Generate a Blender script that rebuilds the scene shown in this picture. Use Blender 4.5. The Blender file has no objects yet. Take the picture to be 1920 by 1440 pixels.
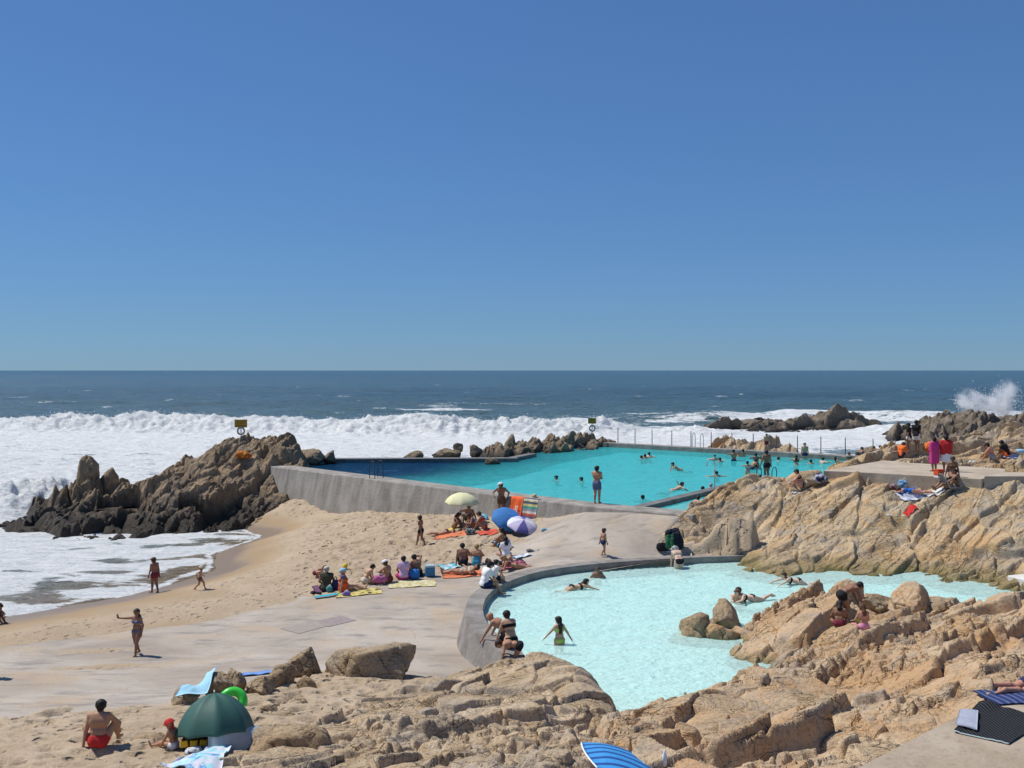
import bpy, bmesh, math, random, time
import numpy as np
from mathutils import Vector, Matrix
from mathutils.bvhtree import BVHTree
random.seed(7)
R = math.radians
T0 = time.time()
SC = bpy.context.scene
COL = SC.collection
# ---------------------------------------------------------------- camera geometry
F, HC, HY, CX = 1900.0, 9.0, 694.0, 960.0
def PZ(px, py, z):
    Y = F * (HC - z) / (py - HY)
    return ((px - CX) / F * Y, Y, z)
def PY(px, py, Y):
    return ((px - CX) / F * Y, Y, HC - (py - HY) / F * Y)
cam = bpy.data.cameras.new('camera')
cam.sensor_width = 36; cam.lens = 36 * F / 1920; cam.shift_y = -26 / 1920
cam.clip_start = 0.2; cam.clip_end = 60000
co = bpy.data.objects.new('camera', cam); COL.objects.link(co)
co.location = (0, 0, HC); co.rotation_euler = (R(90), 0, 0)
SC.camera = co
# ---------------------------------------------------------------- numpy noise
def _h(ix, iy, s):
    a = ix.astype(np.int64).astype(np.uint32); b = iy.astype(np.int64).astype(np.uint32)
    with np.errstate(over='ignore'):
        h = a * np.uint32(374761393) + b * np.uint32(668265263) + np.uint32((s * 974711 + 12345) & 0xffffffff)
        h = (h ^ (h >> np.uint32(13))) * np.uint32(1274126177)
        h = (h ^ (h >> np.uint32(16))) * np.uint32(2246822519)
        h = h ^ (h >> np.uint32(15))
    return h.astype(np.float64) / 4294967295.0
def vn(x, y, s=0):
    x = np.asarray(x, float); y = np.asarray(y, float)
    ix = np.floor(x); iy = np.floor(y); fx = x - ix; fy = y - iy
    ux = fx * fx * fx * (fx * (fx * 6 - 15) + 10); uy = fy * fy * fy * (fy * (fy * 6 - 15) + 10)
    a = _h(ix, iy, s); b = _h(ix + 1, iy, s); c = _h(ix, iy + 1, s); d = _h(ix + 1, iy + 1, s)
    return (a + (b - a) * ux + (c - a) * uy + (a - b - c + d) * ux * uy) * 2 - 1
def fbm(x, y, o=4, s=0, g=0.5):
    t = 0; a = 1; n = 0
    for i in range(o):
        t = t + a * vn(x * 2 ** i + 17.3 * i, y * 2 ** i - 9.1 * i, s + i); n += a; a *= g
    return t / n
def worley(x, y, s=0, jit=0.9):
    ix = np.floor(x); iy = np.floor(y)
    f1 = np.full(x.shape, 9.0); f2 = f1.copy()
    r0 = np.zeros(x.shape); r1 = r0.copy(); r2 = r0.copy(); du = r0.copy(); dv = r0.copy()
    for i in (-1, 0, 1):
        for j in (-1, 0, 1):
            cx = ix + i; cy = iy + j
            px = cx + 0.5 + jit * (_h(cx, cy, s) - 0.5); py = cy + 0.5 + jit * (_h(cx, cy, s + 101) - 0.5)
            ex = x - px; ey = y - py; d = np.sqrt(ex * ex + ey * ey)
            n = d < f1
            f2 = np.where(n, f1, np.minimum(f2, d)); f1 = np.where(n, d, f1)
            r0 = np.where(n, _h(cx, cy, s + 7), r0); r1 = np.where(n, _h(cx, cy, s + 8), r1); r2 = np.where(n, _h(cx, cy, s + 9), r2)
            du = np.where(n, ex, du); dv = np.where(n, ey, dv)
    return f1, f2, r0, r1, r2, du, dv
def sst(a, b, x):
    t = np.clip((x - a) / (b - a), 0, 1); return t * t * (3 - 2 * t)
def poly_sd(poly, x, y):
    """signed distance, positive inside"""
    d = np.full(x.shape, 1e9); ins = np.zeros(x.shape, bool); n = len(poly)
    for i in range(n):
        ax, ay = poly[i][:2]; bx, by = poly[(i + 1) % n][:2]
        ex, ey = bx - ax, by - ay; L = ex * ex + ey * ey + 1e-12
        t = np.clip(((x - ax) * ex + (y - ay) * ey) / L, 0, 1)
        d = np.minimum(d, np.hypot(x - ax - t * ex, y - ay - t * ey))
        c = (ay > y) != (by > y)
        with np.errstate(divide='ignore', invalid='ignore'):
            xi = ax + (y - ay) / (by - ay + (1e-12 if by == ay else 0)) * ex
        ins ^= c & (x < xi)
    return np.where(ins, d, -d)
class RBF:
    def __init__(s, pts, c=1.0, smooth=0.01):
        P = np.array(pts, float); s.p = P[:, :2]; s.c = c; n = len(P)
        A = np.zeros((n + 3, n + 3)); A[:n, :n] = s.phi(s.p[:, None] - s.p[None]) ; A[:n, :n] -= np.eye(n) * smooth
        Q = np.c_[np.ones(n), s.p]; A[:n, n:] = Q; A[n:, :n] = Q.T
        s.w = np.linalg.solve(A, np.r_[P[:, 2], 0, 0, 0])
    def phi(s, d): return np.sqrt((d ** 2).sum(-1) + s.c ** 2)
    def __call__(s, x, y):
        sh = x.shape; q = np.c_[x.ravel(), y.ravel()]; out = np.empty(len(q)); n = len(s.p)
        for i in range(0, len(q), 20000):
            k = q[i:i + 20000]
            out[i:i + 20000] = s.phi(k[:, None] - s.p[None]) @ s.w[:n] + s.w[n] + k @ s.w[n + 1:]
        return out.reshape(sh)
# ---------------------------------------------------------------- object helpers
def mesh_obj(name, V, Fc, mat, parent=None, smooth=True, loc=None):
    me = bpy.data.meshes.new(name)
    V = np.asarray(V, float)
    if loc is not None: V = V - np.array(loc)
    if isinstance(Fc, np.ndarray):
        n, k = Fc.shape
        me.vertices.add(len(V)); me.vertices.foreach_set('co', V.astype(np.float32).ravel())
        me.loops.add(n * k); me.loops.foreach_set('vertex_index', Fc.astype(np.int32).ravel())
        me.polygons.add(n); me.polygons.foreach_set('loop_start', np.arange(0, n * k, k, dtype=np.int32))
        me.update(calc_edges=True); me.validate()
    else:
        me.from_pydata([tuple(v) for v in V], [], Fc); me.update()
    if smooth: me.polygons.foreach_set('use_smooth', np.ones(len(me.polygons), bool))
    for m in (mat if isinstance(mat, (list, tuple)) else [mat]): me.materials.append(m)
    o = bpy.data.objects.new(name, me); COL.objects.link(o)
    if loc is not None: o.location = loc
    if parent is not None: o.parent = parent
    return o
def tag(o, label=None, cat=None, group=None, kind=None):
    if label: o['label'] = label
    if cat: o['category'] = cat
    if group: o['group'] = group
    if kind: o['kind'] = kind
    return o
def empty(name, loc, rz=0):
    o = bpy.data.objects.new(name, None); COL.objects.link(o); o.location = loc; o.rotation_euler = (0, 0, rz); return o
def attr(o, name, vals):
    a = o.data.attributes.new(name, 'FLOAT', 'POINT'); a.data.foreach_set('value', np.asarray(vals, np.float32))
def grid_faces(keep):
    """keep: (ny,nx) vertex mask -> verts index map and quads"""
    ny, nx = keep.shape
    idx = np.arange(ny * nx).reshape(ny, nx)
    q = keep[:-1, :-1] & keep[1:, :-1] & keep[1:, 1:] & keep[:-1, 1:]
    f = np.stack([idx[:-1, :-1][q], idx[:-1, 1:][q], idx[1:, 1:][q], idx[1:, :-1][q]], 1)
    used = np.unique(f); mp = np.full(ny * nx, -1); mp[used] = np.arange(len(used))
    return used, mp[f]
def hf_obj(name, X, Y, Z, keep, mat, loc=None, attrs=None):
    used, f = grid_faces(keep)
    V = np.c_[X.ravel()[used], Y.ravel()[used], Z.ravel()[used]]
    o = mesh_obj(name, V, f, mat, loc=loc)
    for k, v in (attrs or {}).items(): attr(o, k, v.ravel()[used])
    return o
class MB:
    """collects simple shapes into one mesh"""
    def __init__(s): s.v = []; s.f = []
    def add(s, v, f):
        n = len(s.v); s.v += [tuple(p) for p in v]; s.f += [tuple(i + n for i in q) for q in f]; return s
    def box(s, c, d, M=None):
        x, y, z = d[0] / 2, d[1] / 2, d[2] / 2
        v = [Vector((a * x, b * y, e * z)) for a in (-1, 1) for b in (-1, 1) for e in (-1, 1)]
        if M is not None: v = [M @ p for p in v]
        v = [p + Vector(c) for p in v]
        return s.add(v, [(0, 1, 3, 2), (4, 6, 7, 5), (0, 4, 5, 1), (2, 3, 7, 6), (0, 2, 6, 4), (1, 5, 7, 3)])
    def tube(s, pts, r, n=8, cap=True):
        pts = [Vector(p) for p in pts]; rs = r if isinstance(r, (list, tuple)) else [r] * len(pts)
        v = []; f = []; u = None
        for i, p in enumerate(pts):
            t = (pts[min(i + 1, len(pts) - 1)] - pts[max(i - 1, 0)]).normalized()
            if u is None: u = t.orthogonal().normalized()
            u = (u - t * u.dot(t)).normalized(); w = t.cross(u)
            v += [p + (u * math.cos(k * math.tau / n) + w * math.sin(k * math.tau / n)) * rs[i] for k in range(n)]
        for i in range(len(pts) - 1):
            for k in range(n): f.append((i * n + k, i * n + (k + 1) % n, (i + 1) * n + (k + 1) % n, (i + 1) * n + k))
        if cap: f += [tuple(range(n - 1, -1, -1)), tuple((len(pts) - 1) * n + k for k in range(n))]
        return s.add(v, f)
    def torus(s, c, R0, r, M=None, n=28, k=10):
        v = []; f = []
        for i in range(n):
            a = i * math.tau / n
            for j in range(k):
                b = j * math.tau / k
                p = Vector(((R0 + r * math.cos(b)) * math.cos(a), (R0 + r * math.cos(b)) * math.sin(a), r * math.sin(b)))
                if M is not None: p = M @ p
                v.append(p + Vector(c))
        for i in range(n):
            for j in range(k): f.append((i * k + j, ((i + 1) % n) * k + j, ((i + 1) % n) * k + (j + 1) % k, i * k + (j + 1) % k))
        return s.add(v, f)
    def prism(s, poly, z0, z1):
        """poly: list of (x,y[,z-top]) ccw; flat prism"""
        n = len(poly)
        v = [(p[0], p[1], z0) for p in poly] + [(p[0], p[1], z1) for p in poly]
        f = [tuple(range(n - 1, -1, -1)), tuple(range(n, 2 * n))] + [(i, (i + 1) % n, n + (i + 1) % n, n + i) for i in range(n)]
        return s.add(v, f)
    def build(s, name, mat, parent=None, smooth=False, loc=None, bevel=0):
        o = mesh_obj(name, s.v, s.f, mat, parent, smooth, loc)
        bm = bmesh.new(); bm.from_mesh(o.data); bmesh.ops.recalc_face_normals(bm, faces=bm.faces)
        if bevel: bmesh.ops.bevel(bm, geom=[e for e in bm.edges if len(e.link_faces) == 2 and e.calc_face_angle(0) > 0.6], offset=bevel, segments=2, profile=0.5, affect='EDGES', clamp_overlap=True)
        bm.to_mesh(o.data); bm.free()
        return o
# ---------------------------------------------------------------- material helpers
class NT:
    def __init__(s, name):
        s.m = bpy.data.materials.new(name); s.m.use_nodes = True; s.t = s.m.node_tree; s.t.nodes.clear()
        s.out = s.t.nodes.new('ShaderNodeOutputMaterial')
    def n(s, t, ins=None, **kw):
        o = s.t.nodes.new('ShaderNode' + t)
        for k, v in kw.items(): setattr(o, k, v)
        for k, v in (ins or {}).items():
            so = o.inputs[k]
            if isinstance(v, bpy.types.NodeSocket): s.t.links.new(v, so)
            else: so.default_value = (tuple(v) + (1,)) if isinstance(v, tuple) and len(v) == 3 and so.type == 'RGBA' else v
        return o
    def link(s, a, b): s.t.links.new(a, b)
    def pos(s): return s.n('NewGeometry').outputs['Position']
    def noise(s, vec, scale, detail=4, rough=0.55, dist=0.0):
        return s.n('TexNoise', {'Vector': vec, 'Scale': scale, 'Detail': detail, 'Roughness': rough, 'Distortion': dist}).outputs['Fac']
    def vor(s, vec, scale, feature='F1', out='Distance', rnd=1.0):
        return s.n('TexVoronoi', {'Vector': vec, 'Scale': scale, 'Randomness': rnd}, feature=feature).outputs[out]
    def map(s, vec, scale=(1, 1, 1), rot=(0, 0, 0), loc=(0, 0, 0)):
        return s.n('Mapping', {'Vector': vec, 'Scale': scale, 'Rotation': rot, 'Location': loc}).outputs[0]
    def rng(s, v, a, b, c=0.0, d=1.0, smooth=False):
        return s.n('MapRange', {'Value': v, 'From Min': a, 'From Max': b, 'To Min': c, 'To Max': d}, interpolation_type='SMOOTHSTEP' if smooth else 'LINEAR').outputs[0]
    def mix(s, f, a, b, blend='MIX'):
        o = s.t.nodes.new('ShaderNodeMix'); o.data_type = 'RGBA'; o.blend_type = blend; o.clamp_factor = True
        for so, v in ((o.inputs[0], f), (o.inputs[6], a), (o.inputs[7], b)):
            if isinstance(v, bpy.types.NodeSocket): s.t.links.new(v, so)
            else: so.default_value = (tuple(v) + (1,)) if isinstance(v, tuple) and len(v) == 3 else v
        return o.outputs[2]
    def math(s, op, a, b=0.0, c=None):
        o = s.n('Math', operation=op)
        for i, v in enumerate((a, b) if c is None else (a, b, c)):
            if isinstance(v, bpy.types.NodeSocket): s.t.links.new(v, o.inputs[i])
            else: o.inputs[i].default_value = v
        return o.outputs[0]
    def bump(s, h, dist, strength=1.0, normal=None):
        d = {'Height': h, 'Distance': dist, 'Strength': strength}
        if normal is not None: d['Normal'] = normal
        return s.n('Bump', d).outputs[0]
    def attr(s, name): return s.n('Attribute', attribute_name=name).outputs['Fac']
    def bsdf(s, col, rough=0.8, normal=None, spec=0.3, **kw):
        d = {'Base Color': col, 'Roughness': rough, 'Specular IOR Level': spec}
        if normal is not None: d['Normal'] = normal
        d.update(kw)
        b = s.n('BsdfPrincipled', d); s.link(b.outputs[0], s.out.inputs['Surface']); return s.m
    def sep(s, vec): return s.n('SeparateXYZ', {0: vec}).outputs
def rock_mat(name, cols, wet=None, algae=None, bumpd=0.03, seed=0.0, sandy=0.0, scl=1.0):
    """cols: dark, mid, light, stain"""
    t = NT(name); p = t.map(t.pos(), loc=(seed, seed * 1.7, seed * 0.6)); xyz = t.sep(t.pos())
    n1 = t.noise(p, 0.55 * scl, 5, 0.6, 0.4); n2 = t.noise(p, 2.6 * scl, 6, 0.65); n3 = t.noise(p, 14 * scl, 5, 0.7)
    c = t.mix(t.rng(n1, 0.38, 0.62), cols[1], cols[2])
    c = t.mix(t.rng(n2, 0.52, 0.72), c, cols[3])
    c = t.mix(t.rng(t.noise(t.map(p, loc=(3, 9, 1)), 0.42 * scl, 4, 0.6), 0.50, 0.66, 0, 0.6), c, cols[3]); c = t.mix(t.rng(t.noise(p, 1.0 * scl, 5, 0.62), 0.50, 0.66, 0, 0.85), c, cols[4] if len(cols) > 4 else cols[1])
    tone = t.attr('tone'); has = t.math('GREATER_THAN', tone, .5)
    c = t.mix(t.math('MULTIPLY', t.rng(tone, 1.62, 1.9, 0, .55), has), c, cols[3])
    c = t.mix(t.math('MULTIPLY', t.rng(tone, 1.38, 1.1, 0, .6), has), c, tuple(x * .8 for x in cols[4]) if len(cols) > 4 else cols[1])
    c = t.mix(t.rng(n3, 0.30, 0.50, 0.75, 0.0), c, cols[0])
    # thin joints and cracks, stretched along the bedding
    q = t.map(p, scale=(0.7, 1.6, 1.6), rot=(0.2, 0.4, 0.7))
    w = t.n('VectorMath', {0: q, 1: t.n('VectorMath', {0: t.n('TexNoise', {'Vector': p, 'Scale': 1.5 * scl, 'Detail': 4}).outputs['Color'], 'Scale': 0.55}, operation='SCALE').outputs[0]}, operation='ADD').outputs[0]
    cr = t.vor(w, 1.7 * scl, 'DISTANCE_TO_EDGE'); cr2 = t.vor(w, 4.6 * scl, 'DISTANCE_TO_EDGE')
    k1 = t.rng(cr, 0.0, 0.022, 1, 0); k2 = t.rng(cr2, 0.0, 0.035, 0.35, 0)
    crm = t.math('MULTIPLY', t.math('MAXIMUM', k1, k2), t.rng(t.noise(p, 0.8 * scl, 3), 0.46, 0.62, 0.0, 1))
    c = t.mix(t.math('MULTIPLY', crm, 0.45), c, cols[0])
    rough = 0.88
    if wet is not None:
        zz = t.math('ADD', xyz[2], t.math('MULTIPLY', t.math('SUBTRACT', t.noise(p, 0.9, 4), 0.5), wet[2]))
        f = t.rng(zz, wet[0], wet[1], 1, 0, True)
        c = t.mix(t.math('MULTIPLY', f, 0.95), c, wet[3]); rough = t.rng(f, 0, 1, 0.88, 0.38)
    if algae is not None:
        zz = t.math('ADD', xyz[2], t.math('MULTIPLY', t.math('SUBTRACT', t.noise(p, 1.6, 4), 0.5), 0.5))
        f = t.rng(zz, algae[0], algae[1], 1, 0, True); c = t.mix(t.math('MULTIPLY', f, 0.85), c, algae[2])
    if sandy:
        nz = t.sep(t.n('NewGeometry').outputs['Normal'])[2]
        f = t.math('MULTIPLY', t.rng(nz, 0.86, 0.97, 0, 1, True), t.rng(t.noise(p, 0.8, 4), 0.40, 0.58, 0, sandy))
        c = t.mix(f, c, (0.46, 0.335, 0.195))
    h = t.math('ADD', t.math('MULTIPLY', n2, 0.9), t.math('MULTIPLY', n3, 0.5))
    h = t.math('ADD', h, t.math('MULTIPLY', t.noise(p, 45 * scl, 3, 0.6), 0.18))
    h = t.math('SUBTRACT', h, t.math('MULTIPLY', crm, 0.9))
    return t.bsdf(c, rough, t.bump(h, bumpd * 3), 0.25)
# ================================================================= LIGHT
SUN_EL = R(58); SAZ = math.atan2(-0.93, 0.36)          # azimuth clockwise from +Y
S = Vector((math.sin(SAZ) * math.cos(SUN_EL), math.cos(SAZ) * math.cos(SUN_EL), math.sin(SUN_EL)))
sl = bpy.data.lights.new('sun', 'SUN'); sl.energy = 3.7; sl.angle = R(0.53); sl.color = (1.0, 0.955, 0.88)
so = bpy.data.objects.new('sun', sl); COL.objects.link(so); so.rotation_euler = S.to_track_quat('Z', 'Y').to_euler(); so.location = (-60, 20, 90)
W = bpy.data.worlds.new('World'); SC.world = W; W.use_nodes = True
wt = W.node_tree; wt.nodes.clear()
sky = wt.nodes.new('ShaderNodeTexSky'); sky.sky_type = 'NISHITA'; sky.sun_disc = False
sky.sun_elevation = SUN_EL; sky.sun_rotation = SAZ; sky.altitude = 0; sky.air_density = 1.0; sky.dust_density = 0.0; sky.ozone_density = 5.0
bg = wt.nodes.new('ShaderNodeBackground'); bg.inputs[1].default_value = 0.09
wo = wt.nodes.new('ShaderNodeOutputWorld'); gm = wt.nodes.new('ShaderNodeGamma'); gm.inputs[1].default_value = .62; wt.links.new(sky.outputs[0], gm.inputs[0])
tn = wt.nodes.new('ShaderNodeMix'); tn.data_type = 'RGBA'; tn.blend_type = 'MULTIPLY'; tn.inputs[0].default_value = 1; tn.inputs[7].default_value = (.59, 1.0, 1.60, 1)
wt.links.new(gm.outputs[0], tn.inputs[6]); wt.links.new(tn.outputs[2], bg.inputs[0]); wt.links.new(bg.outputs[0], wo.inputs[0])
SC.view_settings.view_transform = 'Standard'; SC.view_settings.look = 'None'; SC.view_settings.exposure = 0.24; SC.view_settings.gamma = 1
SC.cycles.max_bounces = 8; SC.cycles.transparent_max_bounces = 16; SC.cycles.volume_bounces = 6; SC.cycles.caustics_reflective = False; SC.cycles.caustics_refractive = False
# ================================================================= PLAN
ZRIM, ZW1, ZTOP, ZW2, SEA = 1.05, 0.78, 2.5, 2.26, -0.95
# big pool: front top edge of the sloping wall, left to right
WF = [(-17.6, 69.8), (-11, 63.1), (-4.8, 56.8), (1.1, 50.9), (4.1, 48.1), (8.1, 45.45)]
def offset(line, d):
    out = []
    for i in range(len(line)):
        a = Vector(line[max(i - 1, 0)]); b = Vector(line[min(i + 1, len(line) - 1)])
        t = (b - a).normalized(); n = Vector((-t.y, t.x)); out.append(tuple(Vector(line[i]) + n * d))
    return out
WI = offset(WF, 1.4)
BIG = WI[:-1] + [(8.9, 46.6), (11.0, 49.6), (14.6, 49.6), (20.6, 55), (26, 64), (27, 76), (25.6, 74.8), (8.65, 88.8), (4, 86.5), (0.2, 78.2), (-2.9, 74.6), (-13.5, 73.6)]
# small pool: outer top edge of the curved rim
RO = [(-0.1, 27.4), (-0.42, 28.9), (-1.08, 30.6), (-1.5, 32.7), (-1.55, 34.9), (-1.25, 36.8), (-0.5, 38.7), (0.85, 40.6), (2.9, 42.0), (5.4, 43.0), (7.6, 43.6), (10.3, 44.1)]
def smooth_line(L, n=6):
    out = []
    for i in range(len(L) - 1):
        p0 = Vector(L[max(i - 1, 0)]); p1 = Vector(L[i]); p2 = Vector(L[i + 1]); p3 = Vector(L[min(i + 2, len(L) - 1)])
        for k in range(n):
            t = k / n
            out.append(tuple(0.5 * ((2 * p1) + (p2 - p0) * t + (2 * p0 - 5 * p1 + 4 * p2 - p3) * t * t + (3 * p1 - p0 - 3 * p2 + p3) * t ** 3)))
    return out + [L[-1]]
RO = smooth_line(RO); RI = offset(RO, -0.62); ROB = offset(RO, 0.38)
SMALL = RI + [(12, 43.2), (24, 43), (26, 22), (3.6, 21.5), (1.6, 24.5)]
GP = [PZ(*a) for a in [
    (0, 1440, 1.75), (185, 1408, 1.6), (330, 1425, 1.6), (0, 1385, 1.15), (200, 1345, .9), (330, 1320, .8), (60, 1330, .72), (450, 1440, 1.9), (-200, 1440, 1.7), (-200, 1330, .7),
    (0, 1215, -.08), (-250, 1250, -.05), (258, 1228, 0), (120, 1285, .33), (400, 1245, .08), (600, 1165, .05), (857, 1187, 0), (897, 1257, .25), (750, 1150, .1), (640, 1110, .2), (760, 1090, .35),
    (700, 1290, .6), (560, 1240, .2), (800, 1270, .4), (870, 1090, .36), (930, 1055, .66), (1000, 1048, .8), (1130, 1043, .9), (1240, 1037, 1.0), (1050, 1000, 1.25), (1200, 1000, 1.6), (1020, 978, 1.4),
    (430, 1075, -.79), (300, 1117, -.79), (130, 1152, -.79), (0, 1174, -.79), (-300, 1220, -.79), (508, 1010, -.80), (500, 985, -.62), (300, 1040, -1.7), (100, 1100, -1.5), (420, 1010, -1.3), (0, 1110, -1.6), (-300, 1150, -1.6),
    (374, 1106, -.4), (500, 1080, -.1), (600, 1045, .2), (700, 1020, .5), (788, 1024, .6), (560, 940, .55), (600, 954, .25), (650, 966, .15), (690, 960, .5), (740, 959, .66), (800, 965, .84), (900, 975, 1.2), (560, 1000, -.1), (200, 1150, -.45), (450, 1115, -.2)]]
GP += [(.55, 50.35, 1.42), (2.0, 48.9, 1.75), (3.55, 47.55, 2.22), (5.9, 46.0, 2.38), (6.3, 44.3, 1.5), (4.6, 44.6, 1.5), (-40, 28, .3), (-12, 14, 2.4), (-30, 14, 2.4), (6, 14, 3.0), (-30, 64, -2.5), (-45, 45, -1.8), (-20, 72, -2), (2.5, 26, 0.3), (8, 34, 0), (14, 38, 0.2), (-6, 66, .3), (4, 54, 1.7), (10, 48, 2.0), (-14, 70, -.6)]
_GB = RBF(GP, 1.5)
def line_dist(L, x, y):
    d = np.full(x.shape, 1e9)
    for i in range(len(L) - 1):
        ax, ay = L[i]; bx, by = L[i + 1]; ex, ey = bx - ax, by - ay
        t = np.clip(((x - ax) * ex + (y - ay) * ey) / (ex * ex + ey * ey), 0, 1); d = np.minimum(d, np.hypot(x - ax - t * ex, y - ay - t * ey))
    return d
WALLP = [(-6, 58), (1.1, 50.9), (4.1, 48.1), (8.6, 45.1), (10, 44.2)]
def GBASE(x, y):
    g = _GB(x, y); m = (x > -1.2) & (x < 12) & (y > 38) & (y < 53)
    if m.any():
        xx, yy = x[m], y[m]; d1 = np.maximum(line_dist(WALLP, xx, yy) - .55, 0); d2 = line_dist(RO, xx, yy)
        zw = np.interp(xx, [-1, .6, 2, 3.5, 5.5, 9], [1.25, 1.42, 1.75, 2.2, 2.38, 2.40]); zr = np.interp(xx, [-1, 1, 3, 5.5, 9], [.62, .78, .90, 1.0, 1.02])
        zl = (zr * d1 + zw * d2) / (d1 + d2 + 1e-6); g = g.copy(); w = sst(-1.2, 2.2, xx); g[m] = g[m] * (1 - w) + zl * w
    return g
SLAB = [PZ(*a)[:2] for a in [(-300, 1265, 0), (0, 1213, -.1), (150, 1192, 0), (258, 1175, -.02), (430, 1150, 0), (575, 1118, .1), (700, 1105, .25), (800, 1085, .4), (880, 1050, .62), (960, 1018, 1.0), (1000, 1000, 1.2), (1030, 985, 1.35), (1070, 966, 2.0), (1120, 950, 2.36)]] + [(7.9, 45.6), (7.5, 44.6)] + [(7.2, 43.3), (2.9, 41.6), (-.2, 38.5), (-1, 34), (-.6, 30.6), (0, 28.3)] + [PZ(*a)[:2] for a in [(862, 1262, .35), (770, 1266, .4), (600, 1260, .3), (430, 1290, .5), (330, 1325, .8), (200, 1325, .75), (60, 1345, .8), (-100, 1355, .9), (-400, 1360, .9)]]
def ground_z(x, y):
    return GBASE(x, y)
# ================================================================= GROUND: sand and concrete
def ground_sheets():
    xs = np.arange(-42, 13.01, 0.11); ys = np.concatenate([np.arange(12, 34, 0.09), np.arange(34, 74, 0.13)])
    X, Y = np.meshgrid(xs, ys); B = GBASE(X, Y)
    sd = poly_sd(SLAB, X, Y) + 0.45 * fbm(X * .5, Y * .5, 4, 3) + 0.15 * fbm(X * 2.2, Y * 2.2, 3, 9)
    out = -sd
    lift = np.where(out > 0, np.minimum(out * 0.10, 0.16), np.maximum(out * 0.12, -0.25))
    # patches of blown sand on the slab
    pa = np.zeros_like(X)
    for (cx, cy, rx, ry, an) in [PZ(200, 1250, .1)[:2] + (1.9, .42, .25), PZ(190, 1218, .02)[:2] + (1.6, .5, .2)]:
        dx = X - cx; dy = Y - cy; u = dx * math.cos(an) + dy * math.sin(an); v = -dx * math.sin(an) + dy * math.cos(an)
        pa = np.maximum(pa, np.exp(-((u / rx) ** 2 + (v / ry) ** 2)))
    lift = np.where(pa > .3, np.maximum(lift, (pa - .62 + .3 * fbm(X * 3, Y * 3, 3, 77)) * .08), lift)
    # ring of heaped sand at the left edge
    c = PZ(10, 1335, .75); rr = np.hypot((X - c[0]) / 1.35, (Y - c[1]) / 1.2); ring = np.exp(-((rr - 1) / .11) ** 2) * (.07 + .03 * vn(X * 5, Y * 5, 5))
    lift = lift + np.where(Y < 30, ring * 1.6 - 0.0, 0)
    dry = sst(-.35, .25, B)
    foot = 0
    f1, f2, r0, r1, r2, du, dv = worley(X * 2.3, Y * 2.3, 31)
    dent = -sst(.36, .16, f1) * .11 * (r0 > .25) + .03 * (r0 - .5)
    f1, f2, r0b, *_ = worley(X * 1.35 + 5, Y * 1.35, 37)
    dent2 = -sst(.42, .2, f1) * .13 * (r0b > .45)
    busy = sst(-.08, .25, B) * sst(-.2, .15, out) * 1.25
    Z = B + lift + busy * (dent + dent2) * (0.75 + 0.5 * vn(X * .4, Y * .4, 8)) + 0.02 * fbm(X * 1.5, Y * 1.5, 3, 2) * dry + 0.03 * fbm(X * .3, Y * .3, 2, 4)
    sb = poly_sd(BIG, X, Y); Z = np.where(sb > -0.7, np.minimum(Z, -1.6), Z)
    ss = poly_sd(SMALL, X, Y); Z = np.where(ss > -0.25, np.minimum(Z, -1.6), Z)
    Z = np.where((ss > -.6) & (Y > 36), Z - .35, Z)
    for pl in ROCKY:
        Z = Z - 2.2 * sst(-.05, .8, poly_sd(pl, X, Y))
    keep = np.ones_like(X, bool)
    t = NT('sand'); p = t.pos(); z = t.sep(p)[2]
    n1 = t.noise(p, .6, 4); n2 = t.noise(p, 9, 5, .65)
    c1 = t.mix(t.rng(n1, .35, .65), (0.435, 0.335, 0.225), (0.525, 0.415, 0.295)); c1 = t.mix(t.rng(n2, .36, .6, .5, 0), c1, (.35, .26, .165))
    zz = t.math('ADD', z, t.math('MULTIPLY', t.math('SUBTRACT', t.noise(t.map(p, scale=(.5, .5, .5)), .8, 3), .5), .5))
    wet = t.rng(zz, -.38, .02, 1, 0, True); wet2 = t.rng(zz, -.66, -.36, 1, 0, True)
    c = t.mix(wet, c1, (0.36, 0.255, 0.15)); c = t.mix(t.math('MULTIPLY', wet2, .8), c, (.235, .18, .135))
    pw = t.n('VectorMath', {0: p, 1: t.n('VectorMath', {0: t.n('TexNoise', {'Vector': p, 'Scale': 2.0, 'Detail': 3}).outputs['Color'], 'Scale': .5}, operation='SCALE').outputs[0]}, operation='ADD').outputs[0]
    fp = t.math('MULTIPLY', t.rng(t.vor(pw, 3.1), .10, .42, -1, 0, True), t.rng(t.noise(p, .8, 3), .40, .55)); dryf = t.rng(wet, 0, .6, 1, 0)
    c = t.mix(t.math('MULTIPLY', t.math('MULTIPLY', fp, -.45), dryf), c, (.30, .22, .14))
    h = t.math('ADD', t.math('MULTIPLY', n2, t.rng(wet, 0, 1, .8, .1)), t.math('MULTIPLY', t.noise(p, 40, 3), .25))
    h = t.math('ADD', h, t.math('MULTIPLY', t.math('MULTIPLY', fp, dryf), 1.6))
    m = t.bsdf(c, t.rng(wet2, 0, 1, .95, .35), t.bump(h, .06), .25)
    o = hf_obj('beach_sand', X, Y, Z, keep, m); tag(o, kind='structure')
    # concrete apron
    sd0 = poly_sd(SLAB, X, Y); k2 = sd0 > -0.6
    Zc = B + np.where((ss > -.45), -0.3, 0)
    for pl in ROCKY[:1]: Zc = Zc - 1.8 * sst(.1, .8, poly_sd(pl, X, Y))
    Zc = Zc; Zc = np.where(sb > -.1, -1.2, Zc)
    t = NT('worn_concrete'); p = t.pos()
    n1 = t.noise(p, .28, 5, .6, .6); n2 = t.noise(t.map(p, scale=(.6, 1.5, 1), rot=(0, 0, .35)), 1.1, 6, .65); n3 = t.noise(p, 12, 5, .7)
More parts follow.
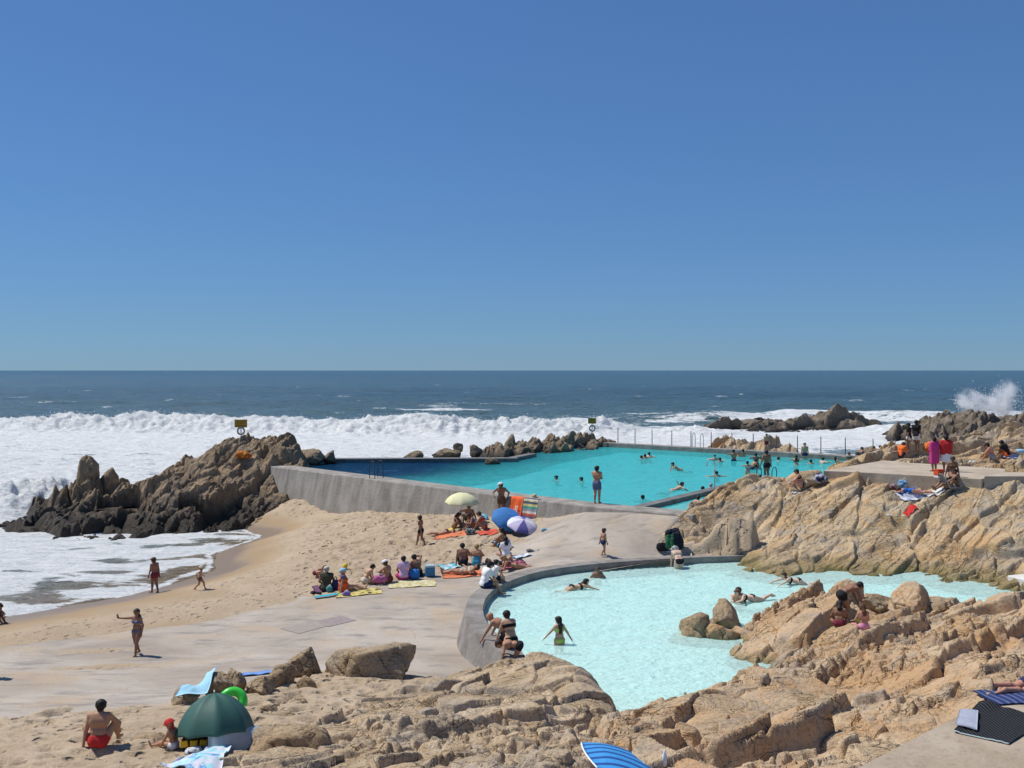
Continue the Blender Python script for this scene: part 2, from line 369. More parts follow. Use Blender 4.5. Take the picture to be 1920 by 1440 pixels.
    c = t.mix(t.rng(n1, .35, .62), (0.36, 0.30, 0.24), (0.49, 0.43, 0.36))
    c = t.mix(t.rng(n2, .52, .68, 0, .85), c, (.235, .21, .19)); c = t.mix(t.rng(t.noise(t.map(p, scale=(.35, 1.3, 1), rot=(0, 0, .3)), 3.2, 6, .7), .55, .68, 0, .35), c, (.23, .205, .185)); c = t.mix(t.rng(t.noise(p, .5, 4), .52, .68, 0, .6), c, (.47, .355, .235))
    pr = PZ(270, 1300, .5); ds = t.n('VectorMath', {0: t.map(p, loc=(-pr[0], -pr[1], -pr[2]), scale=(.42, 1.3, .3)), 1: (0, 0, 0)}, operation='DISTANCE').outputs['Value']
    c = t.mix(t.math('MULTIPLY', t.rng(t.math('ADD', ds, t.math('MULTIPLY', n2, .8)), .55, 1.25, .7, 0, True), 1), c, (.42, .235, .165))
    c = t.mix(t.rng(n3, .33, .5, .35, 0), c, (.27, .235, .2))
    q = t.map(p, rot=(0, 0, -.42))
    br = t.n('TexBrick', {'Vector': q, 'Scale': .24, 'Mortar Size': .006, 'Brick Width': 1.1, 'Row Height': .62, 'Mortar Smooth': .3, 'Color1': (1, 1, 1), 'Color2': (1, 1, 1), 'Mortar': (0, 0, 0)}, offset=.3).outputs['Color']
    cr = t.math('MULTIPLY', t.rng(br, .2, .9, 1, 0), t.rng(t.noise(p, .35, 3), .48, .6, 0, 1))
    w = t.n('VectorMath', {0: p, 1: t.n('TexNoise', {'Vector': p, 'Scale': .9, 'Detail': 4}).outputs['Color']}, operation='ADD').outputs[0]
    ck = t.math('MULTIPLY', t.rng(t.vor(w, .33, 'DISTANCE_TO_EDGE'), 0, .012, 1, 0), t.rng(n1, .4, .6))
    k = t.math('MULTIPLY', ck, .3); c = t.mix(t.math('MULTIPLY', k, .5), c, (.2, .17, .14))
    h = t.math('SUBTRACT', t.math('ADD', t.math('MULTIPLY', n2, .6), t.math('MULTIPLY', n3, .5)), t.math('MULTIPLY', k, .7))
    m = t.bsdf(c, .9, t.bump(h, .035), .25)
    o = hf_obj('concrete_apron', X, Y, Zc, k2, m); tag(o, kind='structure')
    # two darker square patches let into the slab, with their frame strips
    for (a, b, c_, d, colr) in [((525, 1176), (585, 1163), (620, 1172), (560, 1187), (.33, .29, .25)), ((588, 1165), (640, 1156), (668, 1164), (615, 1175), (.30, .245, .23))]:
        q4 = [PZ(x, y, .06) for x, y in (a, b, c_, d)]
        vv = []; n = 6
        for i in range(n + 1):
            for j in range(n + 1):
                u, v = i / n, j / n
                x = (q4[0][0] * (1 - u) + q4[1][0] * u) * (1 - v) + (q4[3][0] * (1 - u) + q4[2][0] * u) * v
                y = (q4[0][1] * (1 - u) + q4[1][1] * u) * (1 - v) + (q4[3][1] * (1 - u) + q4[2][1] * u) * v
                vv.append((x, y, float(GBASE(np.array([x]), np.array([y]))[0]) + .012))
        ff = [(i * (n + 1) + j, (i + 1) * (n + 1) + j, (i + 1) * (n + 1) + j + 1, i * (n + 1) + j + 1) for i in range(n) for j in range(n)]
        tt = NT('hatch_concrete'); pp = tt.pos(); nn = tt.noise(pp, 6, 5, .7)
        o = mesh_obj('concrete_patch', vv, ff, tt.bsdf(tt.mix(nn, tuple(x * .7 for x in colr), tuple(x * 1.35 for x in colr)), .9, tt.bump(nn, .03)))
        tag(o, kind='structure')
    return X, Y, Z, Zc
ROCKY = []
# ================================================================= ROCK FIELDS
SPG = [.06]; TONE = []
def blocks(x, y, s, seed, th, st, tilt, off, crack, dip):
    c, d = math.cos(th), math.sin(th)
    u = (x * c + y * d) / (s * st); v = (-x * d + y * c) / s
    u, v = u + .30 * fbm(u * .8, v * .8, 3, seed + 3), v + .30 * fbm(u * .8 + 9, v * .8, 3, seed + 5)
    f1, f2, r0, r1, r2, du, dv = worley(u, v, seed)
    b = f2 - f1; wd = max(.09, 2.6 * SPG[0] / s); sm = sst(0.0, wd, b)
    h = off * (r0 - .5) * 2 + tilt * s * ((r1 - .5) * du * st * .6 + (r2 - .5) * dv) * 2 - dip * s * dv
    TONE.append(r1)
    return h * sm - crack * (1 - sst(0, wd * .8, b))
def lumps(x, y, s, seed, amp):
    u = x / s + .3 * vn(x / s, y / s, seed); v = y / s + .3 * vn(x / s + 5, y / s, seed + 1)
    f1, f2, r0, r1, r2, du, dv = worley(u, v, seed)
    return amp * (.5 + r0) * (np.sqrt(np.clip(1 - (f1 / .85) ** 2, 0, 1)) - .5)
def ledges(x, y, s, seed, th, amp, wob=.8):
    c, d = math.cos(th), math.sin(th)
    u = (x * c + y * d) / s; v = (-x * d + y * c) / s + wob * fbm(u * .35, (-x * d + y * c) / s * .5, 4, seed)
    v = v + .35 * vn(u * .25, v * .3, seed + 4)
    k = np.floor(v); f = v - k
    h = _h(k, np.floor(u * .22 + 3 * _h(k, k * 0, seed + 2)), seed + 1)
    saw = np.where(f < .07, f / .07, 1 - (f - .07) / .93)     # steep on the low-v side, long dip slope behind
    m = sst(-.25, .35, vn(x / s * .55 + 7, y / s * .55, seed + 5))
    return amp * (saw - .5) * (.35 + .9 * h) * (.25 + .75 * m)
ROCKS = []
CZ = 3.06
PAVE = [PZ(1590, 1450, CZ)[:2], (14, 13), (14, 22), PZ(1935, 1282, CZ)[:2], PZ(1870, 1306, CZ)[:2], PZ(1790, 1346, CZ)[:2], PZ(1700, 1392, CZ)[:2]]
TERR = [(14.9, 48.5), (17.0, 47.4), (20.75, 44.75), (22.6, 46.6), (24.4, 49), (20.6, 52.6), (19.8, 54.0)]
TERR2 = [(20.85, 44.75), (28, 44.9), (28, 47.2), (22.7, 46.55)]
def rock_field(name, poly, ctrl, sp, mat, label, seed=1, th=.7, st=2.3, amps=(1, 1, 1), sizes=(2.6, 1.0, .38), lump=None, edge=(.9, 1.6), c=.8, dip=.35, warp=.5, cat='rock', smooth=.02, floor=None, grow=.45, led=(.5, .16), near_sand=False, pk=60, carve=()):
    SPG[0] = sp; P = np.array([p[:2] for p in poly]); lo = P.min(0) - .8; hi = P.max(0) + .8
    xs = np.arange(lo[0], hi[0], sp); ys = np.arange(lo[1], hi[1], sp); X, Y = np.meshgrid(xs, ys)
    sd = poly_sd(poly, X, Y) + warp * fbm(X / 1.6, Y / 1.6, 4, seed + 50)
    sd = sd + grow; keep = sd > -.6
    B = RBF(ctrl, c, smooth)(X, Y)
    a1, a2, a3 = amps
    D = 0; TONE.clear()
    if a1: D = D + a1 * blocks(X, Y, sizes[0], seed, th, st, .34, .24, .20, dip)
    if a2: D = D + a2 * blocks(X, Y, sizes[1], seed + 11, th + .15, st, .34, .13, .17, dip)
    if a3: D = D + a3 * blocks(X, Y, sizes[2], seed + 23, th - .1, st * .8, .36, .075, .06, dip * .8) * (.12 + 1.0 * sst(-.1, .35, vn(X * .45, Y * .45, seed + 6)))
    if led: D = D + ledges(X, Y, led[0] * 2.4, seed + 31, th, led[1] * 1.5) + ledges(X, Y, led[0], seed + 33, th + .12, led[1]) + ledges(X, Y, led[0] * .42, seed + 35, th - .1, led[1] * .4)
    if lump:
        for (s, am) in lump: D = D + lumps(X, Y, s, seed + int(s * 100), am)
    D = D + .035 * fbm(X * 2.2, Y * 2.2, 4, seed + 70) + .014 * (1 - 2 * np.abs(fbm(X * 5, Y * 5, 3, seed + 73)))
    D = D - np.percentile(D, pk) + .10 * fbm(X * .6, Y * .6, 3, seed + 71)
    e = sst(-.3, edge[0], sd)
    Z = B + D * (.25 + .75 * e) - edge[1] * (1 - e)
    for (cp, cz) in carve: Z = np.where(poly_sd(cp, X, Y) > -.05, np.minimum(Z, cz), Z)
    if floor is not None: Z = np.maximum(Z, floor)
    if near_sand: ROCKY.append(poly)
    cx, cy = P.mean(0); loc = (float(cx), float(cy), 0.0)
    tn_ = 1 + (.45 * TONE[0] + .55 * TONE[1] if len(TONE) > 1 else .5 + 0 * X); o = hf_obj(name, X, Y, Z, keep, mat, loc=loc, attrs={'tone': tn_})
    tag(o, label, cat, kind='thing'); ROCKS.append(o); nz_ = np.zeros(3 * len(o.data.polygons)); o.data.polygons.foreach_get('normal', nz_); o.data.polygons.foreach_set('use_smooth', np.abs(nz_.reshape(-1, 3)[:, 2]) < (.62 if sp < .06 else 0)); return o
OCH = [(.19, .135, .085), (.575, .42, .24), (.66, .515, .335), (.51, .30, .125), (.44, .385, .305)]
M_rockR = rock_mat('ochre_granite', OCH, algae=(.80, 1.38, (.19, .155, .055)), seed=3, sandy=.6)
M_rockN = rock_mat('near_granite', [(.19, .135, .085), (.56, .42, .27), (.66, .53, .37), (.50, .33, .175), (.44, .375, .30)], algae=(.72, 1.0, (.16, .14, .06)), seed=8, sandy=.85)
M_rockH = rock_mat('warm_granite', [(.19, .13, .08), (.57, .40, .24), (.66, .50, .325), (.54, .30, .125), (.42, .35, .275)], algae=(.72, 1.05, (.17, .15, .06)), seed=14, sandy=.6)
M_rockS = rock_mat('sea_granite', [(.06, .045, .03), (.40, .285, .17), (.49, .365, .225), (.29, .20, .12), (.29, .235, .175)], wet=(-.3, 1.25, 1.5, (.05, .038, .027)), seed=21, bumpd=.05)
M_rockM = rock_mat('reef_granite', [(.07, .052, .035), (.33, .245, .155), (.43, .33, .215), (.25, .185, .115), (.29, .24, .18)], wet=(2.2, 2.75, .5, (.045, .038, .028)), seed=33, bumpd=.05)
M_rockF = rock_mat('far_granite', [(.06, .048, .035), (.27, .21, .145), (.35, .28, .20), (.20, .155, .11), (.24, .20, .16)], wet=(-.9, .4, .8, (.03, .027, .023)), seed=40, bumpd=.08)
M_boul = rock_mat('boulder_granite', [(.13, .09, .055), (.41, .295, .175), (.51, .385, .245), (.36, .235, .12), (.36, .29, .21)], seed=51)
# --- G : right outcrop between the two pools
rock_field('rock_outcrop',
    [(6.5, 44.0), (7.6, 43.95), (10.6, 44.35), (10.1, 43.0), (9.0, 42.0), (10.4, 40.3), (13.4, 40.7), (16.3, 40.3), (17.1, 38.5), (19, 37.8), (27, 37.5), (27, 47), (20, 46.4), (16.8, 48.2), (14.2, 49.0), (12.6, 50.4), (10.6, 49.6), (9.9, 48.4), (8.9, 47.2), (7.7, 45.8), (6.6, 44.7)],
    [PZ(1366, 1068, .72), PZ(1457, 1082, .72), PZ(1585, 1078, .72), PZ(1730, 1082, .72), PZ(1803, 1100, .72), PZ(1905, 1106, .72), (27, 37.6, .7), (9, 39, -.2), (13, 38, -.2), (18, 36, -.3),
     PY(1318, 942, 47.5), (7.6, 45.6, 2.55), (6.9, 44.8, 2.0), (6.6, 44.1, 1.5), (7.6, 44.0, 1.3), (8.3, 46.0, 2.75), (8.8, 46.8, 2.85), (8.2, 45.1, 1.95), (8.7, 44.45, 1.25), (9.6, 44.7, 1.5), (9.2, 45.6, 2.1), PY(1335, 925, 48.0), PY(1370, 910, 48.5), PY(1400, 898, 49), PY(1450, 893, 49.5), PY(1490, 905, 48.5), PY(1550, 908, 47.8), PY(1600, 902, 47.5), PY(1640, 905, 47.2),
     PY(1700, 925, 46.2), PY(1790, 920, 45.3), PY(1850, 908, 45), PY(1920, 896, 45), PY(1400, 960, 46.2), PY(1500, 965, 45.4), PY(1600, 960, 45), PY(1700, 960, 44.7), PY(1690, 950, 44.9), PY(1800, 960, 44), PY(1900, 950, 43.6), PY(1365, 1030, 44.0), PY(1450, 1030, 42.9), PY(1560, 1030, 42.6), PY(1660, 1030, 42.4), PY(1780, 1030, 41.8), PY(1900, 1030, 41),
     PY(1695, 985, 44.2), PY(1640, 990, 43.8), (27, 45, 4.1), (12, 52, 1.5), (9, 50, 1.2)],
    .05, M_rockR, 'broad ochre granite outcrop sloping from the concrete terrace down to the pale pool', seed=5, th=.62, st=2.1, dip=.16, amps=(.55, .55, .75), edge=(.35, .9), led=(.55, .06), pk=55, near_sand=True, carve=[(TERR, 3.9), (TERR2, 4.0)])
# --- H : right foreground outcrop
rock_field('rock_outcrop',
    [PZ(1150, 1360, .75)[:2], PZ(1290, 1303, .75)[:2], PZ(1440, 1262, .75)[:2], PZ(1372, 1232, .75)[:2], PZ(1385, 1205, .75)[:2], PZ(1430, 1172, .75)[:2], (8.2, 34.4), (10.5, 35.8), (13.2, 35.4), (15.5, 35.2), (18, 34.6), (23, 34), (23, 13), (2, 13), (1.9, 17), (2.0, 20.5)],
    [PZ(1150, 1358, .72), PZ(1290, 1302, .8), PZ(1430, 1262, .72), PZ(1375, 1230, .72), PZ(1380, 1208, .75), PZ(1430, 1172, .8), (5, 28, 0), (4, 32, -.2), (8, 36.3, .2), (12, 37, .0), (17, 36.5, .2),
     PY(1400, 1180, 30.5), PY(1500, 1180, 29.5), PY(1480, 1150, 31.5), PY(1540, 1120, 33.3), PY(1590, 1112, 33.8), PY(1650, 1135, 32.8), PY(1710, 1118, 33.4), PY(1760, 1140, 32.3), PY(1830, 1135, 32), PY(1880, 1122, 32.5), PY(1930, 1128, 32.2),
     PY(1450, 1215, 28.6), PY(1540, 1220, 27.5), PY(1600, 1185, 29.2), PY(1700, 1200, 28), PY(1800, 1200, 27.2), PY(1900, 1190, 27), PY(1480, 1260, 25.6), PY(1600, 1270, 24.2), PY(1700, 1290, 21.6), PY(1800, 1270, 21.5), PY(1880, 1235, 22.5), PY(1920, 1225, 23),
     PY(1240, 1330, 22.6), PY(1330, 1300, 23.3), PY(1385, 1288, 23.4), PY(1390, 1370, 20), PY(1300, 1380, 19.5), PY(1180, 1380, 19.8), PY(1150, 1420, 17.5), PY(1480, 1330, 21), PY(1500, 1400, 17.6), PY(1600, 1370, 18.2), PY(1620, 1430, 16), PY(1350, 1440, 16.2), PY(1750, 1330, 18.8), PY(1850, 1290, 19.2), (3, 13, 3.1), (10, 13, 3.0), (20, 18, 3.2), (20, 25, 2.9)],
    .04, M_rockH, 'large rust streaked granite outcrop between the pale pool and the bare concrete corner', seed=17, th=.7, st=1.5, dip=.08, amps=(.7, .8, 1.1), edge=(.4, 1.1), sizes=(2.4, .95, .34), led=None, near_sand=True, pk=50, carve=[(PAVE, CZ - .12)])
# --- I : centre foreground outcrop
rock_field('rock_outcrop',
    [PZ(985, 1222, 1.15)[:2], PZ(1060, 1245, 1.2)[:2], PZ(1120, 1275, 1.1)[:2], PZ(1140, 1310, 1)[:2], PZ(1152, 1350, .8)[:2], (2.15, 20.5), (2.1, 13), (-7, 13), (-5.6, 18.0), (-4.6, 20.5), (-3.6, 23), (-2.6, 25.2), (-1.4, 27.6), (-.5, 28.3)],
    [PY(945, 1243, 27.6), PY(985, 1230, 27.3), PY(1050, 1248, 26.2), PY(1110, 1275, 25), PY(1135, 1310, 24), PY(1143, 1345, 22.8), (1.8, 28.4, .3), (3, 25, -.1), PZ(1165, 1370, .9),
     PY(880, 1275, 26.2), PY(800, 1300, 25), PY(700, 1330, 23.2), PY(1000, 1280, 24.8), PY(900, 1320, 22.8), PY(1050, 1320, 22.9), PY(1100, 1380, 20), PY(800, 1360, 21.2), PY(650, 1380, 20.6), PY(950, 1380, 19.6), PY(560, 1410, 19), PY(750, 1410, 18.3), PY(880, 1425, 17), PY(1020, 1430, 16.6), PY(1090, 1420, 17), PY(600, 1440, 17.2), PY(480, 1440, 17.6), (-5, 13.5, 2.9), (0, 13.5, 3.1)],
    .036, M_rockN, 'sandy tan granite outcrop in the middle foreground running up to the curved pool wall', seed=29, th=.6, st=1.5, dip=.06, amps=(.34, .62, 1.1), edge=(.4, .9), sizes=(2.2, .85, .32), led=None, near_sand=True, pk=50)
# --- F : upper right rocks behind the terrace
rock_field('rock_outcrop',
    [(19.4, 52.2), (16.7, 54.2), (20.4, 57.5), (22.5, 62), (26, 67), (30, 71), (50, 72), (50, 45), (24.2, 45.4), (22.4, 49.5)],
    [PY(1665, 868, 52.5), PY(1600, 865, 56), PY(1640, 856, 57.5), PY(1690, 842, 60), PY(1740, 850, 58), PY(1700, 862, 54), PY(1790, 840, 60), PY(1790, 870, 52), PY(1850, 858, 55), PY(1850, 880, 49.5), PY(1920, 880, 48.5), PY(1920, 850, 56), PY(1830, 815, 66), PY(1800, 822, 64), PY(1870, 808, 67), PY(1920, 800, 67), PY(1900, 830, 60), PY(1760, 830, 64), (50, 50, 5.2), (50, 70, 6), (30, 76, 1), (22, 66, 1.6)],
    .085, M_rockR, 'sunlit ochre rocks rising behind the concrete terrace on the upper right', seed=41, th=.5, st=2.5, amps=(.55, .6, .8), edge=(.8, 1.2), sizes=(2.6, 1.1, .45), led=(.6, .09), pk=60, carve=[(TERR, 3.9), (TERR2, 4.0)])
GAP = [[PY(178, 948, 63.4)[:2], PY(262, 940, 63.6)[:2], PY(258, 922, 66.6)[:2], PY(186, 928, 66.2)[:2]], [PY(335, 962, 62.6)[:2], PY(385, 958, 62.9)[:2], PY(368, 935, 64.2)[:2], PY(338, 938, 64)[:2]]]
GAPC = [(q, .02) for q in GAP]
# --- A : dark sea rock on the left, three masses
rock_field('sea_rock',
    [PY(330, 1005, 60.5)[:2], PY(440, 985, 62)[:2], PY(500, 965, 64)[:2], PY(560, 942, 66)[:2], (-14.4, 68.8), (-15.2, 71.5), (-18, 78), (-26, 76), (-25.6, 69), (-25, 64), (-22.8, 61.8)],
    [PY(330, 1003, 60.7), PY(440, 984, 62.2), PY(500, 962, 64.2), PY(556, 938, 66.2), PY(430, 925, 65.2), PY(350, 935, 63.2), PY(500, 895, 67.2), PY(380, 878, 66.2), PY(450, 848, 69), PY(540, 862, 69), PY(450, 826, 72), PY(500, 822, 72), PY(548, 826, 70.4), PY(420, 832, 71), PY(350, 856, 69), PY(300, 884, 67), PY(268, 900, 66), PY(258, 935, 64), (-20, 76, 2.4), (-15, 75, 2.6), (-20, 80, -1), (-26.5, 70, -.6), (-13, 73, 2.2)],
    .10, M_rockS, 'tall dark sea rock topped by a notice board at the end of the grey wall', seed=61, th=1.15, st=1.7, amps=(.9, .9, .9), lump=[(1.2, .55), (.6, .35)], edge=(.8, 1.5), sizes=(2.4, 1.1, .5), dip=.3, grow=.75, led=(.9, .2), pk=80, carve=GAPC)
rock_field('sea_rock',
    [PY(-10, 985, 64)[:2], PY(60, 1010, 60.4)[:2], PY(130, 1024, 57.5)[:2], PY(230, 1020, 58.2)[:2], PY(335, 1006, 60.2)[:2], (-19.2, 62.5), (-22, 64.4), (-26, 64.6), (-30, 66.6), (-34, 67)],
    [PY(0, 983, 64), PY(60, 1008, 60.6), PY(130, 1021, 57.8), PY(230, 1018, 58.4), PY(330, 1003, 60.5), PY(80, 955, 62.6), PY(40, 962, 63.6), PY(130, 960, 61.4), PY(180, 965, 61.2), PY(270, 960, 61.8), PY(310, 952, 62.2), PY(345, 965, 61.8), (-30, 68, -1.2), (-24, 66, -1)],
    .10, M_rockS, 'low knobbly black brown rock lying in the surf in front of the tall one', seed=67, th=.9, st=1.3, amps=(.6, .6, .6), lump=[(1.3, 1.0), (.65, .5)], edge=(.7, 1.3), grow=.9, led=None, pk=88, carve=GAPC)
rock_field('sea_rock',
    [PY(110, 925, 66)[:2], PY(200, 920, 66)[:2], PY(262, 905, 66.5)[:2], (-24.5, 70), (-27, 72), (-31, 71), (-32, 68.5)],
    [PY(120, 930, 66.5), PY(160, 902, 68.5), PY(140, 915, 67.5), PY(190, 904, 69), PY(215, 900, 69.4), PY(240, 900, 68.5), PY(200, 914, 67), PY(250, 912, 67), (-29, 72.5, .2), (-25, 71, .5)],
    .10, M_rockS, 'jagged dark rock with upright fangs beyond the low sea rock on the left', seed=71, th=1.3, st=1.2, amps=(1.1, 1.1, .8), lump=[(1.2, .7)], edge=(.7, 1.3), grow=.6, pk=70, carve=GAPC)
# --- B : rocks on the far edge of the big pool
rock_field('pool_rock',
    [PY(905, 858, 77.5)[:2], PY(960, 856, 79)[:2], PY(1030, 853, 81)[:2], PY(1095, 846, 84.5)[:2], PY(1140, 838, 87.5)[:2], (9.2, 91), (5, 93), (0, 90), (-2.6, 83)],
    [PY(908, 852, 79), PY(935, 832, 81), PY(970, 820, 84), PY(1000, 814, 86), PY(1022, 828, 85), PY(1040, 812, 87), PY(1080, 822, 87.5), PY(1096, 836, 87), PY(1112, 806, 89.5), PY(1132, 828, 89), PY(960, 852, 80), PY(1030, 848, 82.5), PY(1095, 842, 85.5), PY(1138, 836, 88.2), PY(990, 838, 83), (2, 93, 0), (-2, 86, .5)],
    .12, M_rockM, 'long brown rock ridge on the far rim of the turquoise pool below the second sign', seed=83, th=1.2, st=1.3, amps=(.9, .9, .8), lump=[(1.3, .8), (.7, .4)], pk=88, edge=(.8, 1.2), sizes=(2.4, 1.2, .5))
# --- C, D : reefs in the surf
rock_field('reef',
    [PY(1290, 812, 158)[:2], PY(1450, 812, 160)[:2], PY(1570, 806, 166)[:2], PY(1650, 800, 172)[:2], (62, 180), (48, 182), (30, 172)],
    [PY(1300, 811, 159), PY(1380, 802, 162), PY(1440, 798, 164), PY(1470, 789, 167), PY(1510, 784, 168), PY(1545, 779, 169), PY(1582, 772, 170), PY(1615, 782, 171), PY(1642, 795, 172), PY(1450, 806, 161), PY(1560, 800, 166), (50, 182, -.5), (32, 172, -.7)],
    .3, M_rockF, 'dark brown reef in the white surf beyond the far fence', seed=91, th=.4, st=2.0, amps=(.7, .8, .8), lump=[(3, .9), (1.3, .5)], grow=1.5, led=(1.6, .4), pk=85, sizes=(5, 2.4, 1.1), edge=(2, 1.6), c=2, cat='reef')
rock_field('reef',
    [PY(1655, 806, 150)[:2], PY(1700, 816, 138)[:2], PY(1760, 830, 124)[:2], PY(1860, 830, 110)[:2], (75, 110), (84, 150), (60, 158)],
    [PY(1668, 804, 150), PY(1700, 794, 146), PY(1745, 776, 142), PY(1780, 770, 142), PY(1830, 768, 140), PY(1870, 776, 138), PY(1920, 780, 136), PY(1710, 812, 138), PY(1780, 815, 126), PY(1840, 800, 122), PY(1900, 800, 118), (70, 156, -.5)],
    .26, M_rockF, 'large dark rocky headland on the far right with spray breaking behind it', seed=97, th=.9, st=1.6, amps=(.7, .8, .8), lump=[(3, 1.0), (1.3, .6)], grow=1.5, led=(1.6, .4), pk=85, sizes=(5, 2.4, 1.1), edge=(2, 1.6), c=2, cat='reef')
# --- E : rock just outside the far pool wall
rock_field('pool_rock',
    [PY(1330, 845, 87)[:2], PY(1490, 850, 83.5)[:2], (24.6, 86), (20, 91), (17, 91)],
    [PY(1345, 838, 88), PY(1362, 822, 89), PY(1384, 816, 89), PY(1402, 832, 88), PY(1425, 824, 87.5), PY(1455, 826, 86.5), PY(1482, 843, 85.5), (20, 92, 0)],
    .12, M_rockR, 'sunlit brown rock just outside the far pool wall behind the ladder', seed=103, th=.5, st=1.6, pk=75, amps=(.9, .9, .8), edge=(.8, 1.4), sizes=(2, 1, .5))
ground_sheets()
# ---------------------------------------------------------------- single boulders
def boulder(name, c, dims, seed, mat, label, rz=0.0, tilt=(0, 0), planes=(), nf=13, sub=5, rough=.085, cat='boulder', round_=.045):
    rnd = random.Random(seed)
    bm = bmesh.new(); bmesh.ops.create_icosphere(bm, subdivisions=sub, radius=1)
    V = np.array([v.co for v in bm.verts]); fc = np.array([[v.index for v in f.verts] for f in bm.faces]); bm.free()
    N = []
    for i in range(nf):
        z = rnd.uniform(-.75, 1); a = rnd.uniform(0, math.tau); r = math.sqrt(max(0, 1 - z * z)); N.append((r * math.cos(a), r * math.sin(a), z, rnd.uniform(.55, .95)))
    N = N[:max(2, nf - 4)] if planes else N
    for n_ in planes: l_ = math.sqrt(sum(a * a for a in n_[:3])); N.append((n_[0] / l_, n_[1] / l_, n_[2] / l_, n_[3]))
    N = np.array(N); dt = V @ N[:, :3].T
    q = np.where(dt > .05, dt / N[:, 3], 0); p = 1 / round_
    rad = 1 / ((q ** p).sum(1) ** (1 / p) + 1e-6)
    P = V * np.minimum(rad, 1.15)[:, None]; P = P / np.abs(P).max(0) 
    fb = fbm(P[:, 0] * 2 + seed, P[:, 1] * 2 + P[:, 2] * 1.7, 4, seed) + .7 * fbm(P[:, 2] * 3 - seed, P[:, 0] * 2.5 + P[:, 1], 4, seed + 3)
    f1, f2, *_ = worley(P[:, 0] * 1.6 + P[:, 2] * .8 + seed, P[:, 1] * 1.6 - P[:, 2] * .6, seed + 9)
    P = P * (1 + rough * fb - rough * 1.4 * (1 - sst(0, .09, f2 - f1)))[:, None]
    P = P * np.array(dims) / 2
    M = np.array((Matrix.Rotation(rz, 3, 'Z') @ Matrix.Rotation(tilt[0], 3, 'X') @ Matrix.Rotation(tilt[1], 3, 'Y')))
    P = P @ M.T
    o = mesh_obj(name, P, fc, mat); o.location = c; tag(o, label, cat, kind='thing'); ROCKS.append(o); return o

def bpx(px, py, Y, wpx, hpx, dep, seed, mat, label, sink=.25, rz=0, tilt=(0, 0), **k):
    """boulder whose visible box is wpx x hpx source pixels with its foot at py"""
    m = Y / F; w = wpx * m; h = hpx * m; x, y, z = PY(px, py, Y)
    return boulder(k.pop('name', 'boulder'), (x, y + dep * .25, z + h * .5 - h * sink), (w * 1.08, dep, h * (1 + 2 * sink)), seed, mat, label, rz, tilt, **k)
bpx(684, 1290, 27.3, 176, 92, 2.0, 3, M_boul, 'biggest loose tan boulder on the sand beside the concrete apron', nf=16, rough=.11, planes=[(.15, -1, .12, .52), (-.22, .1, 1, .60), (1, -.3, .35, .72), (-1, -.25, .5, .70), (.5, -.9, .3, .66)])
bpx(566, 1266, 27.9, 84, 56, 1.1, 5, M_boul, 'sharp edged brown boulder leaning on the left of the biggest one', rough=.11, planes=[(.1, -1, .2, .5), (-.75, 0, 1, .55), (1, -.1, .2, .6)])
bpx(520, 1296, 26.4, 66, 46, .9, 7, M_boul, 'rough brown rock below the blue cloth in the left boulder group', rz=.8)
bpx(572, 1300, 26.2, 50, 34, .8, 9, M_boul, 'small brown rock wedged between the boulders left of the biggest one', rz=.2)
bpx(432, 1296, 25.6, 48, 40, .8, 11, M_boul, 'brown stone with a flat top right of the pale blue towel', rz=.4)
bpx(402, 1302, 25.4, 52, 50, .9, 13, M_boul, 'brown boulder behind the green parasol shelter, half under the pale blue towel', rz=1.1)
bpx(344, 1330, 24.6, 50, 46, .8, 15, M_boul, 'dark brown boulder at the left end of the pale blue towel', rz=.1, tilt=(0, .3))
bpx(480, 1300, 25.3, 60, 30, .9, 16, M_boul, 'low brown rock just right of the bright green ring', rz=.1)
bpx(500, 1345, 23.6, 46, 26, .6, 19, M_boul, 'small angular stone on the sandy rock right of the green shelter', rz=.6)
bpx(556, 1330, 24.3, 56, 22, .6, 21, M_boul, 'flat grey brown stone lying below the left boulder group', rz=.2)
bpx(534, 1352, 22.6, 36, 22, .5, 22, M_boul, 'little rounded stone above the big bottom boulder', rz=1.2)
bpx(534, 1446, 19.2, 186, 96, 1.5, 23, M_boul, 'big pitted boulder at the bottom edge beside the patterned cloth', nf=16, rough=.11, planes=[(.1, -1, .25, .58), (-.2, .1, 1, .62), (1, -.2, .1, .75), (-1, -.4, .5, .72)])
bpx(272, 1408, 20.2, 78, 26, .7, 27, M_boul, 'low grey ledge of rock between the seated man and the toddler', rz=.2)
bpx(828, 1292, 26.6, 44, 17, .4, 29, M_boul, 'small lone stone on the sand left of the curved wall', rz=.5)
bpx(1510, 922, 48.2, 84, 58, 1.6, 31, M_rockR, 'upright ochre boulder at the left end of the terrace', rz=.3, tilt=(0, -.2), nf=18)
bpx(1726, 974, 44.6, 50, 36, .9, 33, M_rockR, 'dark wedge shaped rock next to the red cloth', rz=.3)
bpx(1306, 1197, 31.4, 84, 50, 1.7, 35, M_boul, 'slanted grey boulder standing in the pale pool, first from the left', rz=.5, tilt=(0, -.3), sink=.5)
bpx(1366, 1166, 32.4, 62, 50, 1.3, 37, M_boul, 'dark rounded boulder on top of the rock cluster in the pale pool', rz=.2, sink=.5)
bpx(1350, 1204, 31.0, 62, 34, 1.2, 39, M_rockH, 'squat tan boulder in the middle of the pool cluster', rz=.9, sink=.6)
bpx(1396, 1204, 31.0, 58, 38, 1.3, 41, M_rockH, 'ochre boulder at the right end of the pool cluster', rz=.2, sink=.6)
bpx(1418, 1196, 31.6, 44, 26, 1.0, 44, M_boul, 'low brown rock bridging the pool cluster and the big outcrop', rz=.7, sink=.9)
bpx(1332, 1186, 32.0, 46, 26, 1.0, 46, M_boul, 'small dark rock wedged behind the squat tan boulder of the cluster', rz=.3, sink=.8)
